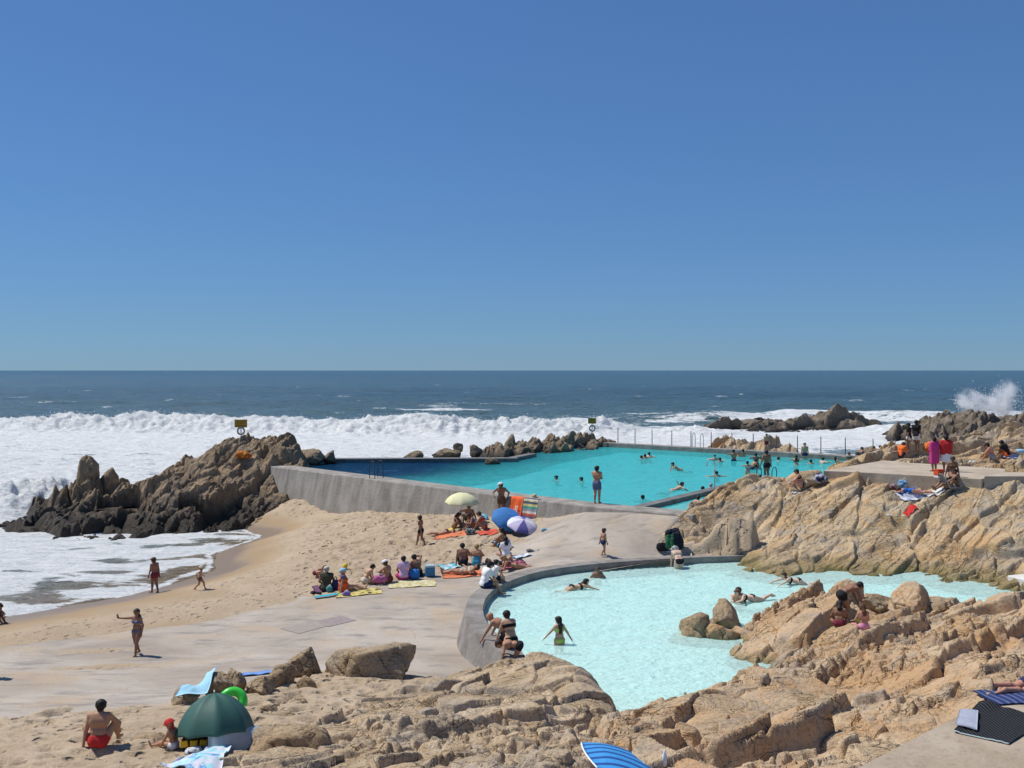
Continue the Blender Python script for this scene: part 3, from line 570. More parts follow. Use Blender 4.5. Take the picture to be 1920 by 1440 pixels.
bpx(1276, 1194, 31.5, 40, 10, .9, 42, M_boul, 'flat dark rock awash at the left tip of the pool cluster', rz=.4, sink=1.0)
bpx(1592, 1148, 33.2, 84, 56, 1.3, 43, M_rockH, 'pointed grey brown rock behind the crouching family', rz=.4, tilt=(0, .2))
bpx(1646, 1150, 32.6, 52, 36, .9, 45, M_boul, 'rounded grey rock right of the crouching family', rz=.8)
bpx(1712, 1158, 32.4, 84, 62, 1.2, 47, M_rockH, 'peaked tan rock by the water right of the crouching family', rz=.3, tilt=(0, -.15))
bpx(1762, 1152, 32.2, 34, 28, .6, 49, M_boul, 'small dark rock at the right foot of the peaked rock', rz=.3)
bpx(530, 874, 69.6, 56, 52, 2.0, 53, M_rockS, 'blocky brown crag at the right shoulder of the tall sea rock', rz=.2, nf=24)
bpx(583, 870, 72.0, 50, 32, 1.7, 55, M_rockM, 'rounded brown boulder at the left corner of the turquoise pool', rz=.5)
bpx(617, 866, 72.8, 26, 22, .9, 57, M_rockM, 'small upright rock beside the left corner boulder of the pool', rz=.2)
bpx(552, 874, 70.6, 40, 22, 1.2, 58, M_rockM, 'low brown rock where the grey wall meets the sea rock', rz=.2)
bpx(776, 860, 77.0, 40, 18, 1.4, 59, M_rockM, 'dark wedge rock in the foam just outside the deep end wall', rz=.6)
bpx(838, 860, 77.5, 56, 24, 1.8, 60, M_rockM, 'brown rock in the foam in the middle of the deep end wall', rz=.1)
bpx(858, 842, 81, 20, 16, .9, 62, M_rockM, 'small dark rock perched in the foam above the middle rock', rz=.9)
bpx(890, 856, 79, 28, 22, 1.0, 64, M_rockM, 'foam washed rock left of the long brown ridge', rz=.3)
bpx(919, 872, 72.6, 36, 16, 1.0, 66, M_rockM, 'brown rock poking from the pool under the wall stub', rz=.3, sink=.4)
bpx(205, 902, 68.0, 30, 30, 1.2, 68, M_rockS, 'pale sided tooth of rock in the left surf', rz=.5, sink=.8)
bpx(160, 900, 67.6, 46, 48, 1.6, 70, M_rockS, 'tall dark fang of rock with a sheer right side in the left surf', rz=.2, tilt=(0, -.2), sink=.5)
bpx(1632, 858, 79.5, 60, 26, 2.0, 74, M_rockM, 'brown weedy rock outside the far right end of the pool wall', rz=.2)
bpx(1410, 800, 172, 60, 14, 5, 76, M_rockF, 'low flat rock awash left of the dark reef', rz=.2, sub=4)
# ================================================================= POOLS
t = NT('pool_wall_concrete'); p = t.pos(); z = t.sep(p)[2]
n1 = t.noise(t.map(p, scale=(1, 1, .25)), 1.4, 5, .6, .3); n2 = t.noise(p, 9, 5, .7)
c = t.mix(t.rng(n1, .36, .64), (.235, .215, .185), (.40, .37, .325))
st_ = t.noise(t.map(p, scale=(1, 1, .16)), .9, 6, .72, .8); c = t.mix(t.rng(st_, .58, .74, 0, .6), c, (.11, .098, .085))
c = t.mix(t.rng(n2, .3, .46, .5, 0), c, (.16, .145, .125))
c = t.mix(t.rng(t.math('ADD', z, t.math('MULTIPLY', n1, .6)), .2, 1.1, .5, 0, True), c, (.30, .24, .17))
M_wall = t.bsdf(c, .88, t.bump(t.math('ADD', n2, t.math('MULTIPLY', st_, .4)), .035), .25)
def simple_concrete(name, a, b, sc=2.0, streak=True):
    t = NT(name); p = t.pos(); n1 = t.noise(p, sc, 5, .62, .4); n2 = t.noise(p, sc * 9, 5, .7)
    c = t.mix(t.rng(n1, .36, .64), a, b); c = t.mix(t.rng(n2, .3, .48, .5, 0), c, tuple(x * .55 for x in a))
    return t.bsdf(c, .88, t.bump(t.math('ADD', n1, t.math('MULTIPLY', n2, .6)), .03), .25)
M_rim = simple_concrete('rim_concrete', (.20, .18, .16), (.33, .305, .275), 1.6)
M_dark = simple_concrete('wet_concrete', (.13, .125, .12), (.22, .215, .21), 1.2)
M_terr = simple_concrete('terrace_concrete', (.40, .325, .24), (.52, .44, .345), .8)
def wall_strip(name, front, back, ztop, foot, zbot, mat, label, taper=None, n=3):
    """a wall with sloping outer face: foot line (bottom), front/back top lines"""
    f = smooth_line(front, n) if n > 1 else front; b = smooth_line(back, n) if n > 1 else back; k = smooth_line(foot, n) if n > 1 else foot
    prof = [[], [], [], [], [], []]; m = len(f); zb = zbot
    def L(a, c_, u): return (a[0] + (c_[0] - a[0]) * u, a[1] + (c_[1] - a[1]) * u)
    V = []; Fc = []; rows = 8
    for i in range(m):
        e = .05
        fa = L(f[i], b[i], .03); bb = L(b[i], f[i], .03)
        V += [(k[i][0], k[i][1], zb)] + [(L(k[i], f[i], u) + (zb + (ztop - e - zb) * u,)) for u in (.25, .5, .75, 1.0)] + [fa + (ztop,), bb + (ztop,), (b[i][0], b[i][1], ztop - e), (b[i][0], b[i][1], zb)]
    w = 9
    for i in range(m - 1):
        for j in range(w - 1): Fc.append((i * w + j, (i + 1) * w + j, (i + 1) * w + j + 1, i * w + j + 1))
    Fc += [tuple(range(w)), tuple((m - 1) * w + j for j in range(w - 1, -1, -1))]
    mb = MB(); mb.add(V, Fc); loc = (front[0][0], front[0][1], 0)
    o = mb.build(name, mat, None, False, loc)
    tag(o, label, 'wall', kind='thing'); return o
wall_strip('pool_wall', WF, WI, ZTOP, offset(WF, -.75), -1.2, M_wall, 'long grey stained concrete retaining wall holding back the turquoise pool', n=6)
wall_strip('pool_wall', RO, RI, ZRIM, ROB, -.4, M_rim, 'curved dark concrete wall round the near edge of the pale shallow pool', n=1)
def low_wall(name, a, b, w, z0, z1, mat, label, n=14):
    a = Vector(a); b = Vector(b); t = (b - a).normalized(); q = Vector((-t.y, t.x)) * w / 2
    mb = MB(); mb.prism([tuple(a - q), tuple(b - q), tuple(b + q), tuple(a + q)], z0, z1)
    o = mb.build(name, mat, None, False, (a.x, a.y, 0), bevel=.03); tag(o, label, 'wall', kind='thing'); return o
low_wall('pool_wall', (5.9, 48.4), (12.2, 57.6), .62, .4, ZTOP - .03, M_dark, 'dark low wall cutting diagonally between the turquoise pool and the light wading strip')
low_wall('pool_wall', (-14.4, 74.2), (.4, 74.75), .9, -1.5, ZTOP + .04, M_dark, 'dark straight wall closing the deep end of the pool against the surf')
low_wall('pool_wall', (-.2, 74.9), (1.6, 79), .7, -1.5, ZTOP + .02, M_dark, 'short dark wall stub by the brown rock ridge on the pool rim')
low_wall('pool_wall', (8.3, 89.5), (26.6, 74.6), 1.0, -1.5, ZTOP + .12, M_rim, 'far concrete wall of the turquoise pool that carries the fence posts')
# pool floors
def floor_sheet(name, poly, zf, mat, sp=.5):
    P = np.array([q[:2] for q in poly]); lo = P.min(0); hi = P.max(0)
    X, Y = np.meshgrid(np.arange(lo[0] - .5, hi[0] + .6, sp), np.arange(lo[1] - .5, hi[1] + .6, sp))
    o = hf_obj(name, X, Y, zf(X, Y), poly_sd(poly, X, Y) > -.75, mat); tag(o, kind='structure'); return o
def deep(X, Y):   # metres to the deep side of the slope line
    a = Vector((-7.2, 60)); b = Vector((4.6, 84)); d = (b - a).normalized(); return -(X - a.x) * d.y + (Y - a.y) * d.x
t = NT('painted_pool_floor'); p = t.pos(); x = t.attr('deepness')
nz = t.noise(p, .5, 4)
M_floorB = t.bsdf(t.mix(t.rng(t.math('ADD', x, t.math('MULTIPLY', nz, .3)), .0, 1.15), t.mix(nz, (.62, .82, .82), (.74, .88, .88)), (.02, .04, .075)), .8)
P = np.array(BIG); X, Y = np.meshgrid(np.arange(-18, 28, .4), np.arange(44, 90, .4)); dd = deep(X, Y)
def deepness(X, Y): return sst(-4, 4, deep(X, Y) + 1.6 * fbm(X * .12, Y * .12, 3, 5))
dn = deepness(X, Y)
Zf = ZW2 - .38 - 1.6 * dn
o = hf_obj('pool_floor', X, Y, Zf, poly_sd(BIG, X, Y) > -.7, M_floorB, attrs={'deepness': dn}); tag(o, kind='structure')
t = NT('pale_pool_floor'); p = t.pos(); nz = t.noise(p, .6, 4, .6)
M_floorS = t.bsdf(t.mix(nz, (.78, .88, .85), (.88, .94, .92)), .8)
floor_sheet('small_pool_floor', SMALL, lambda X, Y: ZW1 - .24 - .06 * sst(26, 36, Y) + .02 * fbm(X * .4, Y * .4, 2, 3), M_floorS, .4)
WADE = [WI[-3], (6.0, 47.9), (11.9, 57.0), (13.0, 55), (10.3, 50.0), (8.7, 46.8)]
# water bodies: closed volumes
def water_body(name, poly, zt, zb, sp, mat, amp, seed, dfn=None):
    P = np.array([q[:2] for q in poly]); lo = P.min(0); hi = P.max(0)
    X, Y = np.meshgrid(np.arange(lo[0] - .3, hi[0] + .4, sp), np.arange(lo[1] - .3, hi[1] + .4, sp))
    keep = poly_sd(poly, X, Y) > -.32
    Z = zt + amp * fbm(X * 1.1, Y * 1.6, 3, seed)
    used, f = grid_faces(keep); n = len(used)
    V = np.c_[X.ravel()[used], Y.ravel()[used], Z.ravel()[used]]
    V2 = V.copy(); V2[:, 2] = zb
    from collections import Counter
    E = np.concatenate([f[:, [0, 1]], f[:, [1, 2]], f[:, [2, 3]], f[:, [3, 0]]])
    key = np.sort(E, 1); u, inv, cnt = np.unique(key, axis=0, return_inverse=True, return_counts=True)
    be = E[cnt[inv.ravel()] == 1]
    sides = np.stack([be[:, 1], be[:, 0], be[:, 0] + n, be[:, 1] + n], 1)
    o = mesh_obj(name, np.r_[V, V2], np.r_[f, f[:, ::-1] + n, sides], mat); tag(o, kind='structure')
    if dfn: attr(o, 'deepness', np.r_[dfn(X, Y).ravel()[used], dfn(X, Y).ravel()[used]])
    return o
def water_mat(name, vol, dens, wave_sc, wave_d, rough=.06, milk=None, stretch=(1, 1.7, 1), fk=1.0, deepc=None):
    t = NT(name); p = t.map(t.pos(), scale=stretch, rot=(0, 0, .25))
    d = t.n('VectorMath', {0: p, 1: t.n('VectorMath', {0: t.n('TexNoise', {'Vector': p, 'Scale': wave_sc * .6, 'Detail': 2}).outputs['Color'], 'Scale': .6 / wave_sc * 2}, operation='SCALE').outputs[0]}, operation='ADD').outputs[0]
    h = t.math('ADD', t.noise(d, wave_sc, 3, .5), t.math('MULTIPLY', t.noise(d, wave_sc * 2.7, 2, .5), .45))
    nb = t.bump(h, wave_d)
    fr = t.math('MULTIPLY', t.n('Fresnel', {'IOR': 1.33, 'Normal': nb}).outputs[0], fk)
    gl = t.n('BsdfGlossy', {'Color': (1, 1, 1), 'Roughness': rough, 'Normal': nb}).outputs[0]
    body = t.n('BsdfTransparent', {'Color': (.97, .99, .99)}).outputs[0]
    if milk:
        mc = milk[0] if deepc is None else t.mix(t.rng(t.noise(t.map(t.pos(), scale=(.35, 1, 1)), .9, 5, .6), .3, .7, 0, .35), milk[0], tuple(x * .72 for x in milk[0]))
        if deepc is not None: mc = t.mix(t.rng(t.attr('deepness'), .0, 1, 0, 1), mc, deepc)
        df = t.n('BsdfDiffuse', {'Color': mc, 'Normal': t.bump(h, wave_d * milk[2])}).outputs[0]
        m0 = t.n('MixShader', {0: milk[1], 1: body, 2: df}); body = m0.outputs[0]
    ms = t.n('MixShader', {0: fr, 1: body, 2: gl}); t.link(ms.outputs[0], t.out.inputs['Surface'])
    va = t.n('VolumeAbsorption', {'Color': vol, 'Density': dens}); t.link(va.outputs[0], t.out.inputs['Volume'])
    return t.m
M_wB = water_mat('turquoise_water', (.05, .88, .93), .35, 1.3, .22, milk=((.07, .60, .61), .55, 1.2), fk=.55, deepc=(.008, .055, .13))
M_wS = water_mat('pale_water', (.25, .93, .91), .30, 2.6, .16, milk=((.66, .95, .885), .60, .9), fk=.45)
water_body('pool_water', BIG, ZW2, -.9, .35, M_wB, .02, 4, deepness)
water_body('small_pool_water', SMALL, ZW1, -.35, .22, M_wS, .03, 9)
t = NT('wading_floor'); nz = t.noise(t.pos(), 1.2, 4); M_fl3 = t.bsdf(t.mix(nz, (.74, .82, .80), (.86, .90, .88)), .8)
floor_sheet('wading_floor', WADE, lambda X, Y: X * 0 + ZW2 - .06, M_fl3, .25)
# terrace on the right: front wall and slab
mb = MB(); mb.prism([(14.9, 48.5), (17.0, 47.4), (20.75, 44.75), (22.6, 46.6), (24.4, 49), (20.6, 52.6), (19.8, 54.0)], 2.6, 4.2)
o = mb.build('terrace', M_terr, None, False, (17, 49, 0), bevel=.03); tag(o, 'flat tan concrete terrace behind the right hand rocks where two people in towels stand', 'terrace', kind='thing')
mb = MB(); mb.prism([(20.85, 44.75), (28, 44.9), (28, 47.2), (22.7, 46.55)], 2.6, 4.32)
o = mb.build('terrace', M_terr, None, False, (24, 45, 0), bevel=.03); tag(o, 'raised concrete step continuing the terrace at the right edge of the picture', 'terrace', kind='thing')
# bare concrete corner at bottom right
mb = MB(); CZ = 3.06
mb.prism(PAVE, 1.5, CZ)
o = mb.build('pavement', simple_concrete('pavement_concrete', (.36, .285, .205), (.45, .37, .28), 1.0)); tag(o, kind='structure')
mb = MB(); q = PZ(1908, 1110, .7); mb.box((q[0] + .75, q[1] + .4, .8), (1.2, 1.2, .75), Matrix.Rotation(.35, 3, 'Z'))
o = mb.build('pool_wall', simple_concrete('white_concrete', (.66, .63, .57), (.78, .75, .70), 1.5), None, False, None, bevel=.04); tag(o, 'whitewashed concrete block at the water on the right edge of the pale pool', 'wall', kind='thing')
# ================================================================= SEA
def make_sea():
    rows = [36.0]
    while rows[-1] < 30000:
        y = rows[-1]; rows.append(y + (.28 if y < 110 else .42 if y < 185 else .55 if y < 240 else y * .0028 if y < 600 else y * .012 if y < 2500 else y * .04))
    ys = np.array(rows); us = np.linspace(-.80, .80, 760)
    Y = np.repeat(ys[:, None], len(us), 1); X = Y * us[None]
    near = Y < 400
    Z = np.full(X.shape, SEA); foam = np.zeros(X.shape)
    far = sst(90, 200, Y)
    # chop
    Z += .16 * fbm(X / 2.2, Y / 1.6, 4, 5) * sst(55, 75, Y) * sst(700, 250, Y)
    Z += .5 * far * sst(1500, 300, Y) * (np.abs(vn(X / 42, Y / 9, 12)) - .3) * .8 + .28 * far * sst(1500, 300, Y) * fbm(X / 9, Y / 3.2, 3, 14)
    # main breaker
    cy = 163 + 5 * vn(X / 38, X * 0, 21) + 2.2 * vn(X / 11, X * 0, 22)
    hh = (1.75 + .6 * vn(X / 17, X * 0, 23) + .45 * vn(X / 5, X * 0, 24)) * sst(24, 8, X) + .35 * sst(60, 20, X)
    dy = Y - cy
    prof = np.where(dy < 0, np.exp(-(dy / 4.2) ** 2), np.exp(-(dy / 9.0) ** 2))
    bil = 1 - np.abs(fbm(X / 2.0, Y / 1.7, 4, 30)) * 2.0; bil2 = 1 - np.abs(vn(X / .9, Y / .9, 37)) * 1.6
    Z += hh * prof
    roll = np.exp(-((dy + 2.5) / 5.0) ** 2) * sst(1.0, -1.0, dy)
    bil3 = fbm(X / .8, Y / .7, 3, 38)
    Z += roll * (.62 * bil * (.5 + .9 * sst(-.3, .5, vn(X / 9, Y / 5, 39))) + .26 * bil2 + .5 * bil3) * np.clip(hh, .3, 2.2) * .5
    foam = np.maximum(foam, sst(3.4, .4, dy) * sst(-60, -20, dy) * 1.0)
    # second line behind on the right
    cy2 = 205 + 9 * vn(X / 30, X * 0, 41); d2 = Y - cy2; m2 = sst(15, 34, X) * sst(130, 95, X)
    Z += m2 * (1.5 + .5 * vn(X / 10, X * 0, 43)) * np.where(d2 < 0, np.exp(-(d2 / 4) ** 2), np.exp(-(d2 / 9) ** 2))
    foam = np.maximum(foam, m2 * sst(2, 0, d2) * sst(-16, -5, d2) * (.62 + .5 * vn(X / 7, Y / 4, 45)))
    cy3 = 285 + 14 * vn(X / 60, X * 0, 46); d3 = Y - cy3
    Z += 1.0 * np.where(d3 < 0, np.exp(-(d3 / 7) ** 2), np.exp(-(d3 / 13) ** 2)) * (.6 + .5 * vn(X / 45, X * 0, 47))
    foam = np.maximum(foam, sst(2, 0, np.abs(d3 + 2)) * sst(.35, .6, vn(X / 22, X * 0, 48)) * .45)
    # white water field between breaker and shore
    fld = sst(168, 150, Y)
    lacy = .5 + .5 * fbm(X / 7, Y / 4.5, 4, 50)
    rightness = sst(8, 34, X) * sst(70, 95, Y)
    whit = np.clip(.95 - rightness * (.62 - .35 * sst(.45, .6, lacy)), 0, 1)
    foam = np.where(Y < 168, np.maximum(foam * 1.0, fld * whit * (.72 + .70 * (lacy - .38))), foam)
    Z += fld * sst(56, 66, Y) * (.13 * bil + .05 * bil2 + .12 * fbm(X / 5, Y / 1.8, 3, 55)) * (.4 + whit * .6)
    # surge piled against the sea rocks on the left
    for (sx, sy, sr, sh) in [(-32, 74, 3.6, 1.2), (-35, 71, 3.0, 1.5), (-29, 79, 5, .8), (-36.5, 80, 4, .9), (-26, 73, 2, 1.0), (-4, 80, 2.2, .8), (0.5, 92, 4, .9), (28, 158, 5, 1.2), (62, 166, 5, 1.0), (14, 100, 5, .5)]:
        g = np.exp(-((X - sx) ** 2 + (Y - sy) ** 2) / sr ** 2); Z += g * sh * (.6 + .7 * bil * .6 + .25 * bil2); foam = np.maximum(foam, g * 1.3)
    pt = sst(2, 14, X) * sst(160, 168, Y) * sst(275, 215, Y) * (.30 + .42 * sst(-.2, .5, fbm(X / 16, Y / 9, 3, 58)))
    foam = np.maximum(foam, pt)
    # whitecaps far out
    wc = vn(X / 16, Y / 26, 60) * .6 + vn(X / 5, Y / 11, 61) * .4
    foam = np.maximum(foam, sst(.70, .80, wc) * sst(195, 240, Y) * sst(2500, 500, Y) * .40)
    foam = np.maximum(foam, sst(4.5, 1, np.abs(Y - 410 - 10 * vn(X / 30, X * 0, 63))) * sst(-142, -136, X) * sst(-108, -116, X) * .5)
    foam = np.maximum(foam, sst(7, 2, np.abs(Y - 250 + X * .15 - 8 * vn(X / 18, X * 0, 64))) * sst(-45, -30, X) * sst(2, -12, X) * .6)
    # inlet by the beach: depth decides the colour and the foamy edge
    inlet = Y < 70
    G = np.full(X.shape, -3.0); G[inlet] = GBASE(X[inlet], Y[inlet])
    lev = np.where(inlet, -.80 + .05 * fbm(X / 3, Y / 2, 3, 70), Z)
    bl = sst(66, 58, Y); Z = Z * (1 - bl) + (lev + .05 * bil * sst(.2, .8, -.8 - G)) * bl
    depth = Z - G
    st = fbm(X / 3.2 + Y / 3.0, Y / 1.5 - X / 6, 4, 72)
    edge = sst(.16, .02, depth) + .7 * sst(.07, .0, np.abs(depth - .20 - .05 * vn(X / 3, Y / 3, 75)))
    fi = np.clip(.50 + .9 * st + .45 * sst(.4, 1.1, depth), 0, 1) * sst(.05, .30, depth) * sst(-12.2, -17.5, X - (Y - 50) * .1) + .35 * sst(.1, .4, st)
    foam = np.where(inlet, foam * (1 - bl) + np.clip(np.maximum(fi, edge), 0, 1) * bl, foam)
    shallow = np.where(inlet, sst(1.1, .15, depth), 0)
    ps = poly_sd(BIG, X, Y); pw = (ps > -.25) & near
    ss = poly_sd(SMALL, X, Y) > -3
    land = (X > -1 + (44 - Y) * .9) & (Y < 52)
    keep = ~(pw | land | (inlet & (G > Z + .30)))
    t = NT('sea_water'); p = t.pos(); fo = t.attr('foam'); sh = t.attr('shallow')
    d = t.math('DIVIDE', t.sep(p)[1], 100.0)
    q = t.map(p, scale=(.55, 1.25, 1))
    w1 = t.noise(q, .22, 5, .6); w2 = t.noise(q, 1.3, 5, .6); w3 = t.noise(t.map(p, scale=(.12, .3, 1)), .12, 6, .65)
    hb = t.math('ADD', t.math('MULTIPLY', w1, 1.0), t.math('MULTIPLY', w2, .35)); hb = t.math('ADD', hb, t.math('MULTIPLY', w3, 2.0))
    nb = t.bump(hb, 2.2)
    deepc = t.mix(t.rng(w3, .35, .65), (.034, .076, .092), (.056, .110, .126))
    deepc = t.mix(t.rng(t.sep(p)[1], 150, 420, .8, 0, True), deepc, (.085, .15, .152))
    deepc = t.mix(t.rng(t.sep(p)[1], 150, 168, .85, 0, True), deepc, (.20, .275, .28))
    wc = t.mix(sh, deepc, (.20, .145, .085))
    waterb = t.n('BsdfPrincipled', {'Base Color': wc, 'Roughness': .22, 'Specular IOR Level': .35, 'IOR': 1.33, 'Normal': nb})
    f1 = t.noise(t.map(p, scale=(.6, 1.2, 1)), .9, 6, .68, .6); f2 = t.noise(t.map(p, scale=(.7, 1.5, 1)), 4.5, 5, .7)
    ff = t.math('ADD', fo, t.math('ADD', t.math('MULTIPLY', t.math('SUBTRACT', f1, .5), 1.5), t.math('MULTIPLY', t.math('SUBTRACT', f2, .5), .5)))
    ff = t.rng(ff, .36, .60, 0, 1, True)
    fc = t.mix(t.rng(t.math('ADD', t.math('MULTIPLY', f2, .5), t.math('MULTIPLY', t.noise(t.map(p, scale=(.35, 1.3, 1)), 1.3, 5, .65), .5)), .36, .56), (.48, .52, .53), (.80, .81, .79))
    fb = t.n('BsdfPrincipled', {'Base Color': fc, 'Roughness': .8, 'Specular IOR Level': .2, 'Subsurface Weight': 0.0, 'Normal': t.bump(t.math('ADD', f1, t.math('ADD', t.math('MULTIPLY', f2, .6), t.math('MULTIPLY', t.noise(p, 2.2, 5, .7), .5))), .28)})
    ms = t.n('MixShader', {0: ff, 1: waterb.outputs[0], 2: fb.outputs[0]}); t.link(ms.outputs[0], t.out.inputs['Surface'])
    # torn drops along the crest of the breaker
    rnd = random.Random(3); vv = []; ff = []; yi = np.argmin(np.abs(ys - 163))
    sel = (Y > 150) & (Y < 176); Zs = np.where(sel, Z, -9); ci = Zs.argmax(0)
    for k in range(5200):
        j = rnd.randrange(40, 560); i = ci[j]; hgt = Z[i, j] - SEA
        if hgt < .8 or rnd.random() > hgt / 2.6: continue
        q = Vector((X[i, j] + rnd.gauss(0, .5), Y[i, j] + rnd.gauss(-.6, 1.0), Z[i, j] - .25 + abs(rnd.gauss(0, .2)) * (.6 + .8 * rnd.random() * hgt / 2))); r = rnd.uniform(.02, .06); b = len(vv)
        vv += [q + Vector(d) * r for d in ((1, 0, 0), (-1, 0, 0), (0, 1, 0), (0, -1, 0), (0, 0, 1.2), (0, 0, -1.2))]
        ff += [(b + a, b + c_, b + e) for a, c_, e in ((0, 2, 4), (2, 1, 4), (1, 3, 4), (3, 0, 4), (2, 0, 5), (1, 2, 5), (3, 1, 5), (0, 3, 5))]
    td = NT('crest_drops'); o = mesh_obj('sea_spray', vv, ff, td.bsdf((.8, .81, .82), .6)); tag(o, kind='stuff')
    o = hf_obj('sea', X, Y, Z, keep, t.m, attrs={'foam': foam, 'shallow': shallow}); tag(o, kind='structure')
    return o
make_sea()
print('setting built', round(time.time() - T0, 1))
# ================================================================= PEOPLE
def snet(d, lo, h):
    s = d < 0; nx, ny, nz = d.shape
    c = np.zeros((nx - 1, ny - 1, nz - 1), np.int8)
    for i in (0, 1):
        for j in (0, 1):
            for k in (0, 1): c += s[i:nx - 1 + i, j:ny - 1 + j, k:nz - 1 + k]
    I = np.argwhere((c > 0) & (c < 8))
    if not len(I): return None
    idx = np.full(c.shape, -1); idx[tuple(I.T)] = np.arange(len(I))
    acc = np.zeros((len(I), 3)); cnt = np.zeros(len(I))
    for ax in range(3):
        o = [a for a in range(3) if a != ax]
        for p in (0, 1):
            for q in (0, 1):
                A = I.copy(); A[:, o[0]] += p; A[:, o[1]] += q; B = A.copy(); B[:, ax] += 1
                da = d[tuple(A.T)]; db = d[tuple(B.T)]; m = (da < 0) != (db < 0)
                t = da[m] / (da[m] - db[m]); P = A[m].astype(float); P[:, ax] += t
                acc[m] += P; cnt[m] += 1
    V = np.array(lo) + h * acc / cnt[:, None]
    F_ = []
    for ax in range(3):
        sl0 = [slice(1, -1)] * 3; sl0[ax] = slice(0, -1); sl1 = [slice(1, -1)] * 3; sl1[ax] = slice(1, None)
        a = s[tuple(sl0)]; b = s[tuple(sl1)]
        E = np.argwhere(a != b); off = np.ones(3, int); off[ax] = 0; G = E + off
        if not len(E): continue
        u, v = [(1, 2), (2, 0), (0, 1)][ax]
        eu = np.zeros(3, int); eu[u] = 1; ev = np.zeros(3, int); ev[v] = 1
        q = np.stack([idx[tuple((G - eu - ev).T)], idx[tuple((G - ev).T)], idx[tuple(G.T)], idx[tuple((G - eu).T)]], 1)
        fl = ~a[tuple(E.T)]
        q[fl] = q[fl][:, ::-1]; F_.append(q)
    return V, np.concatenate(F_)
def sdf_mesh(prims, vox, infl=0.0):
    """prims: (a, b, ra, rb, k, clips); clips: list of (point, normal) keeping the side the normal points away from"""
    A = np.array([np.minimum(np.array(p[0]) - p[2], np.array(p[1]) - p[3]) for p in prims]).min(0) - infl - 3 * vox
    B = np.array([np.maximum(np.array(p[0]) + p[2], np.array(p[1]) + p[3]) for p in prims]).max(0) + infl + 3 * vox
    n = np.ceil((B - A) / vox).astype(int) + 1
    d = np.full(n, 1.0); ax = [A[i] + vox * np.arange(n[i]) for i in range(3)]
    for p in prims:
        a = np.array(p[0], float); b = np.array(p[1], float); ra, rb, k = p[2] + infl, p[3] + infl, p[4]
        m = k + 3 * vox
        lo = np.minimum(a - ra, b - rb) - m; hi = np.maximum(a + ra, b + rb) + m
        i0 = np.maximum(np.floor((lo - A) / vox).astype(int), 0); i1 = np.minimum(np.ceil((hi - A) / vox).astype(int) + 1, n)
        X = ax[0][i0[0]:i1[0], None, None] ; Y = ax[1][None, i0[1]:i1[1], None]; Z = ax[2][None, None, i0[2]:i1[2]]
        e = b - a; L = e @ e + 1e-12
        t = np.clip(((X - a[0]) * e[0] + (Y - a[1]) * e[1] + (Z - a[2]) * e[2]) / L, 0, 1)
        dd = np.sqrt((X - a[0] - t * e[0]) ** 2 + (Y - a[1] - t * e[1]) ** 2 + (Z - a[2] - t * e[2]) ** 2) - (ra + (rb - ra) * t)
        for (pt, nr) in (p[5] if len(p) > 5 and p[5] else ()):
            dd = np.maximum(dd, (X - pt[0]) * nr[0] + (Y - pt[1]) * nr[1] + (Z - pt[2]) * nr[2])
        sub = d[i0[0]:i1[0], i0[1]:i1[1], i0[2]:i1[2]]
        if k > 0:
            hh = np.clip(.5 + .5 * (sub - dd) / k, 0, 1); r = sub + (dd - sub) * hh - k * hh * (1 - hh)
        else: r = np.minimum(sub, dd)
        d[i0[0]:i1[0], i0[1]:i1[1], i0[2]:i1[2]] = r
    return snet(d, A, vox)
def rotX(a): c, s = math.cos(a), math.sin(a); return np.array([[1, 0, 0], [0, c, s], [0, -s, c]])   # +a leans z-up towards +y
def rotZ(a): c, s = math.cos(a), math.sin(a); return np.array([[c, -s, 0], [s, c, 0], [0, 0, 1]])
def ik(a, t, l1, l2, pole):
    a = np.array(a, float); t = np.array(t, float); v = t - a; L = np.linalg.norm(v) + 1e-9
    mx = (l1 + l2) * .998
    if L > mx: t = a + v / L * mx; L = mx; v = t - a
    u = v / L; x = (l1 * l1 - l2 * l2 + L * L) / (2 * L); y = math.sqrt(max(l1 * l1 - x * x, 0))
    p = np.array(pole, float); p = p - u * (p @ u); p = p / (np.linalg.norm(p) + 1e-9)
    return a + u * x + p * y, t
_mc = {}
def flat_mat(name, col, rough=.8, nz=.12, sc=8.0):
    key = (name, tuple(col), rough)
    if key in _mc: return _mc[key]
    t = NT(name); n = t.noise(t.pos(), sc, 4, .6)
    c = t.mix(n, tuple(x * (1 - nz * 1.6) for x in col), tuple(min(1, x * (1 + nz * 1.6)) for x in col))
    _mc[key] = t.bsdf(c, rough, t.bump(t.noise(t.pos(), sc * 5, 3), .004), .3); return _mc[key]
SKIN = {'tan': (.42, .225, .135), 'mid': (.53, .32, .205), 'pale': (.64, .44, .33), 'dark': (.28, .145, .088), 'red': (.52, .26, .18)}
HAIR = {'black': (.018, .014, .012), 'brown': (.06, .034, .02), 'blond': (.36, .23, .10), 'grey': (.35, .33, .31), 'chest': (.11, .055, .03)}
COLS = {'red': (.52, .03, .03), 'navy': (.02, .03, .10), 'black': (.014, .014, .017), 'blue': (.03, .14, .48), 'cyan': (.07, .38, .62), 'teal': (.04, .26, .38), 'white': (.78, .78, .78), 'pink': (.72, .30, .45), 'lilac': (.62, .42, .60),
        'olive': (.065, .06, .035), 'orange': (.80, .16, .03), 'magenta': (.55, .05, .22), 'green': (.04, .20, .09), 'purple': (.12, .06, .22), 'slate': (.10, .13, .24), 'yellow': (.75, .55, .08), 'lime': (.40, .55, .10), 'maroon': (.20, .03, .05), 'grey': (.32, .32, .34), 'lblue': (.30, .55, .72), 'beige': (.62, .54, .42), 'brown': (.15, .08, .045)}
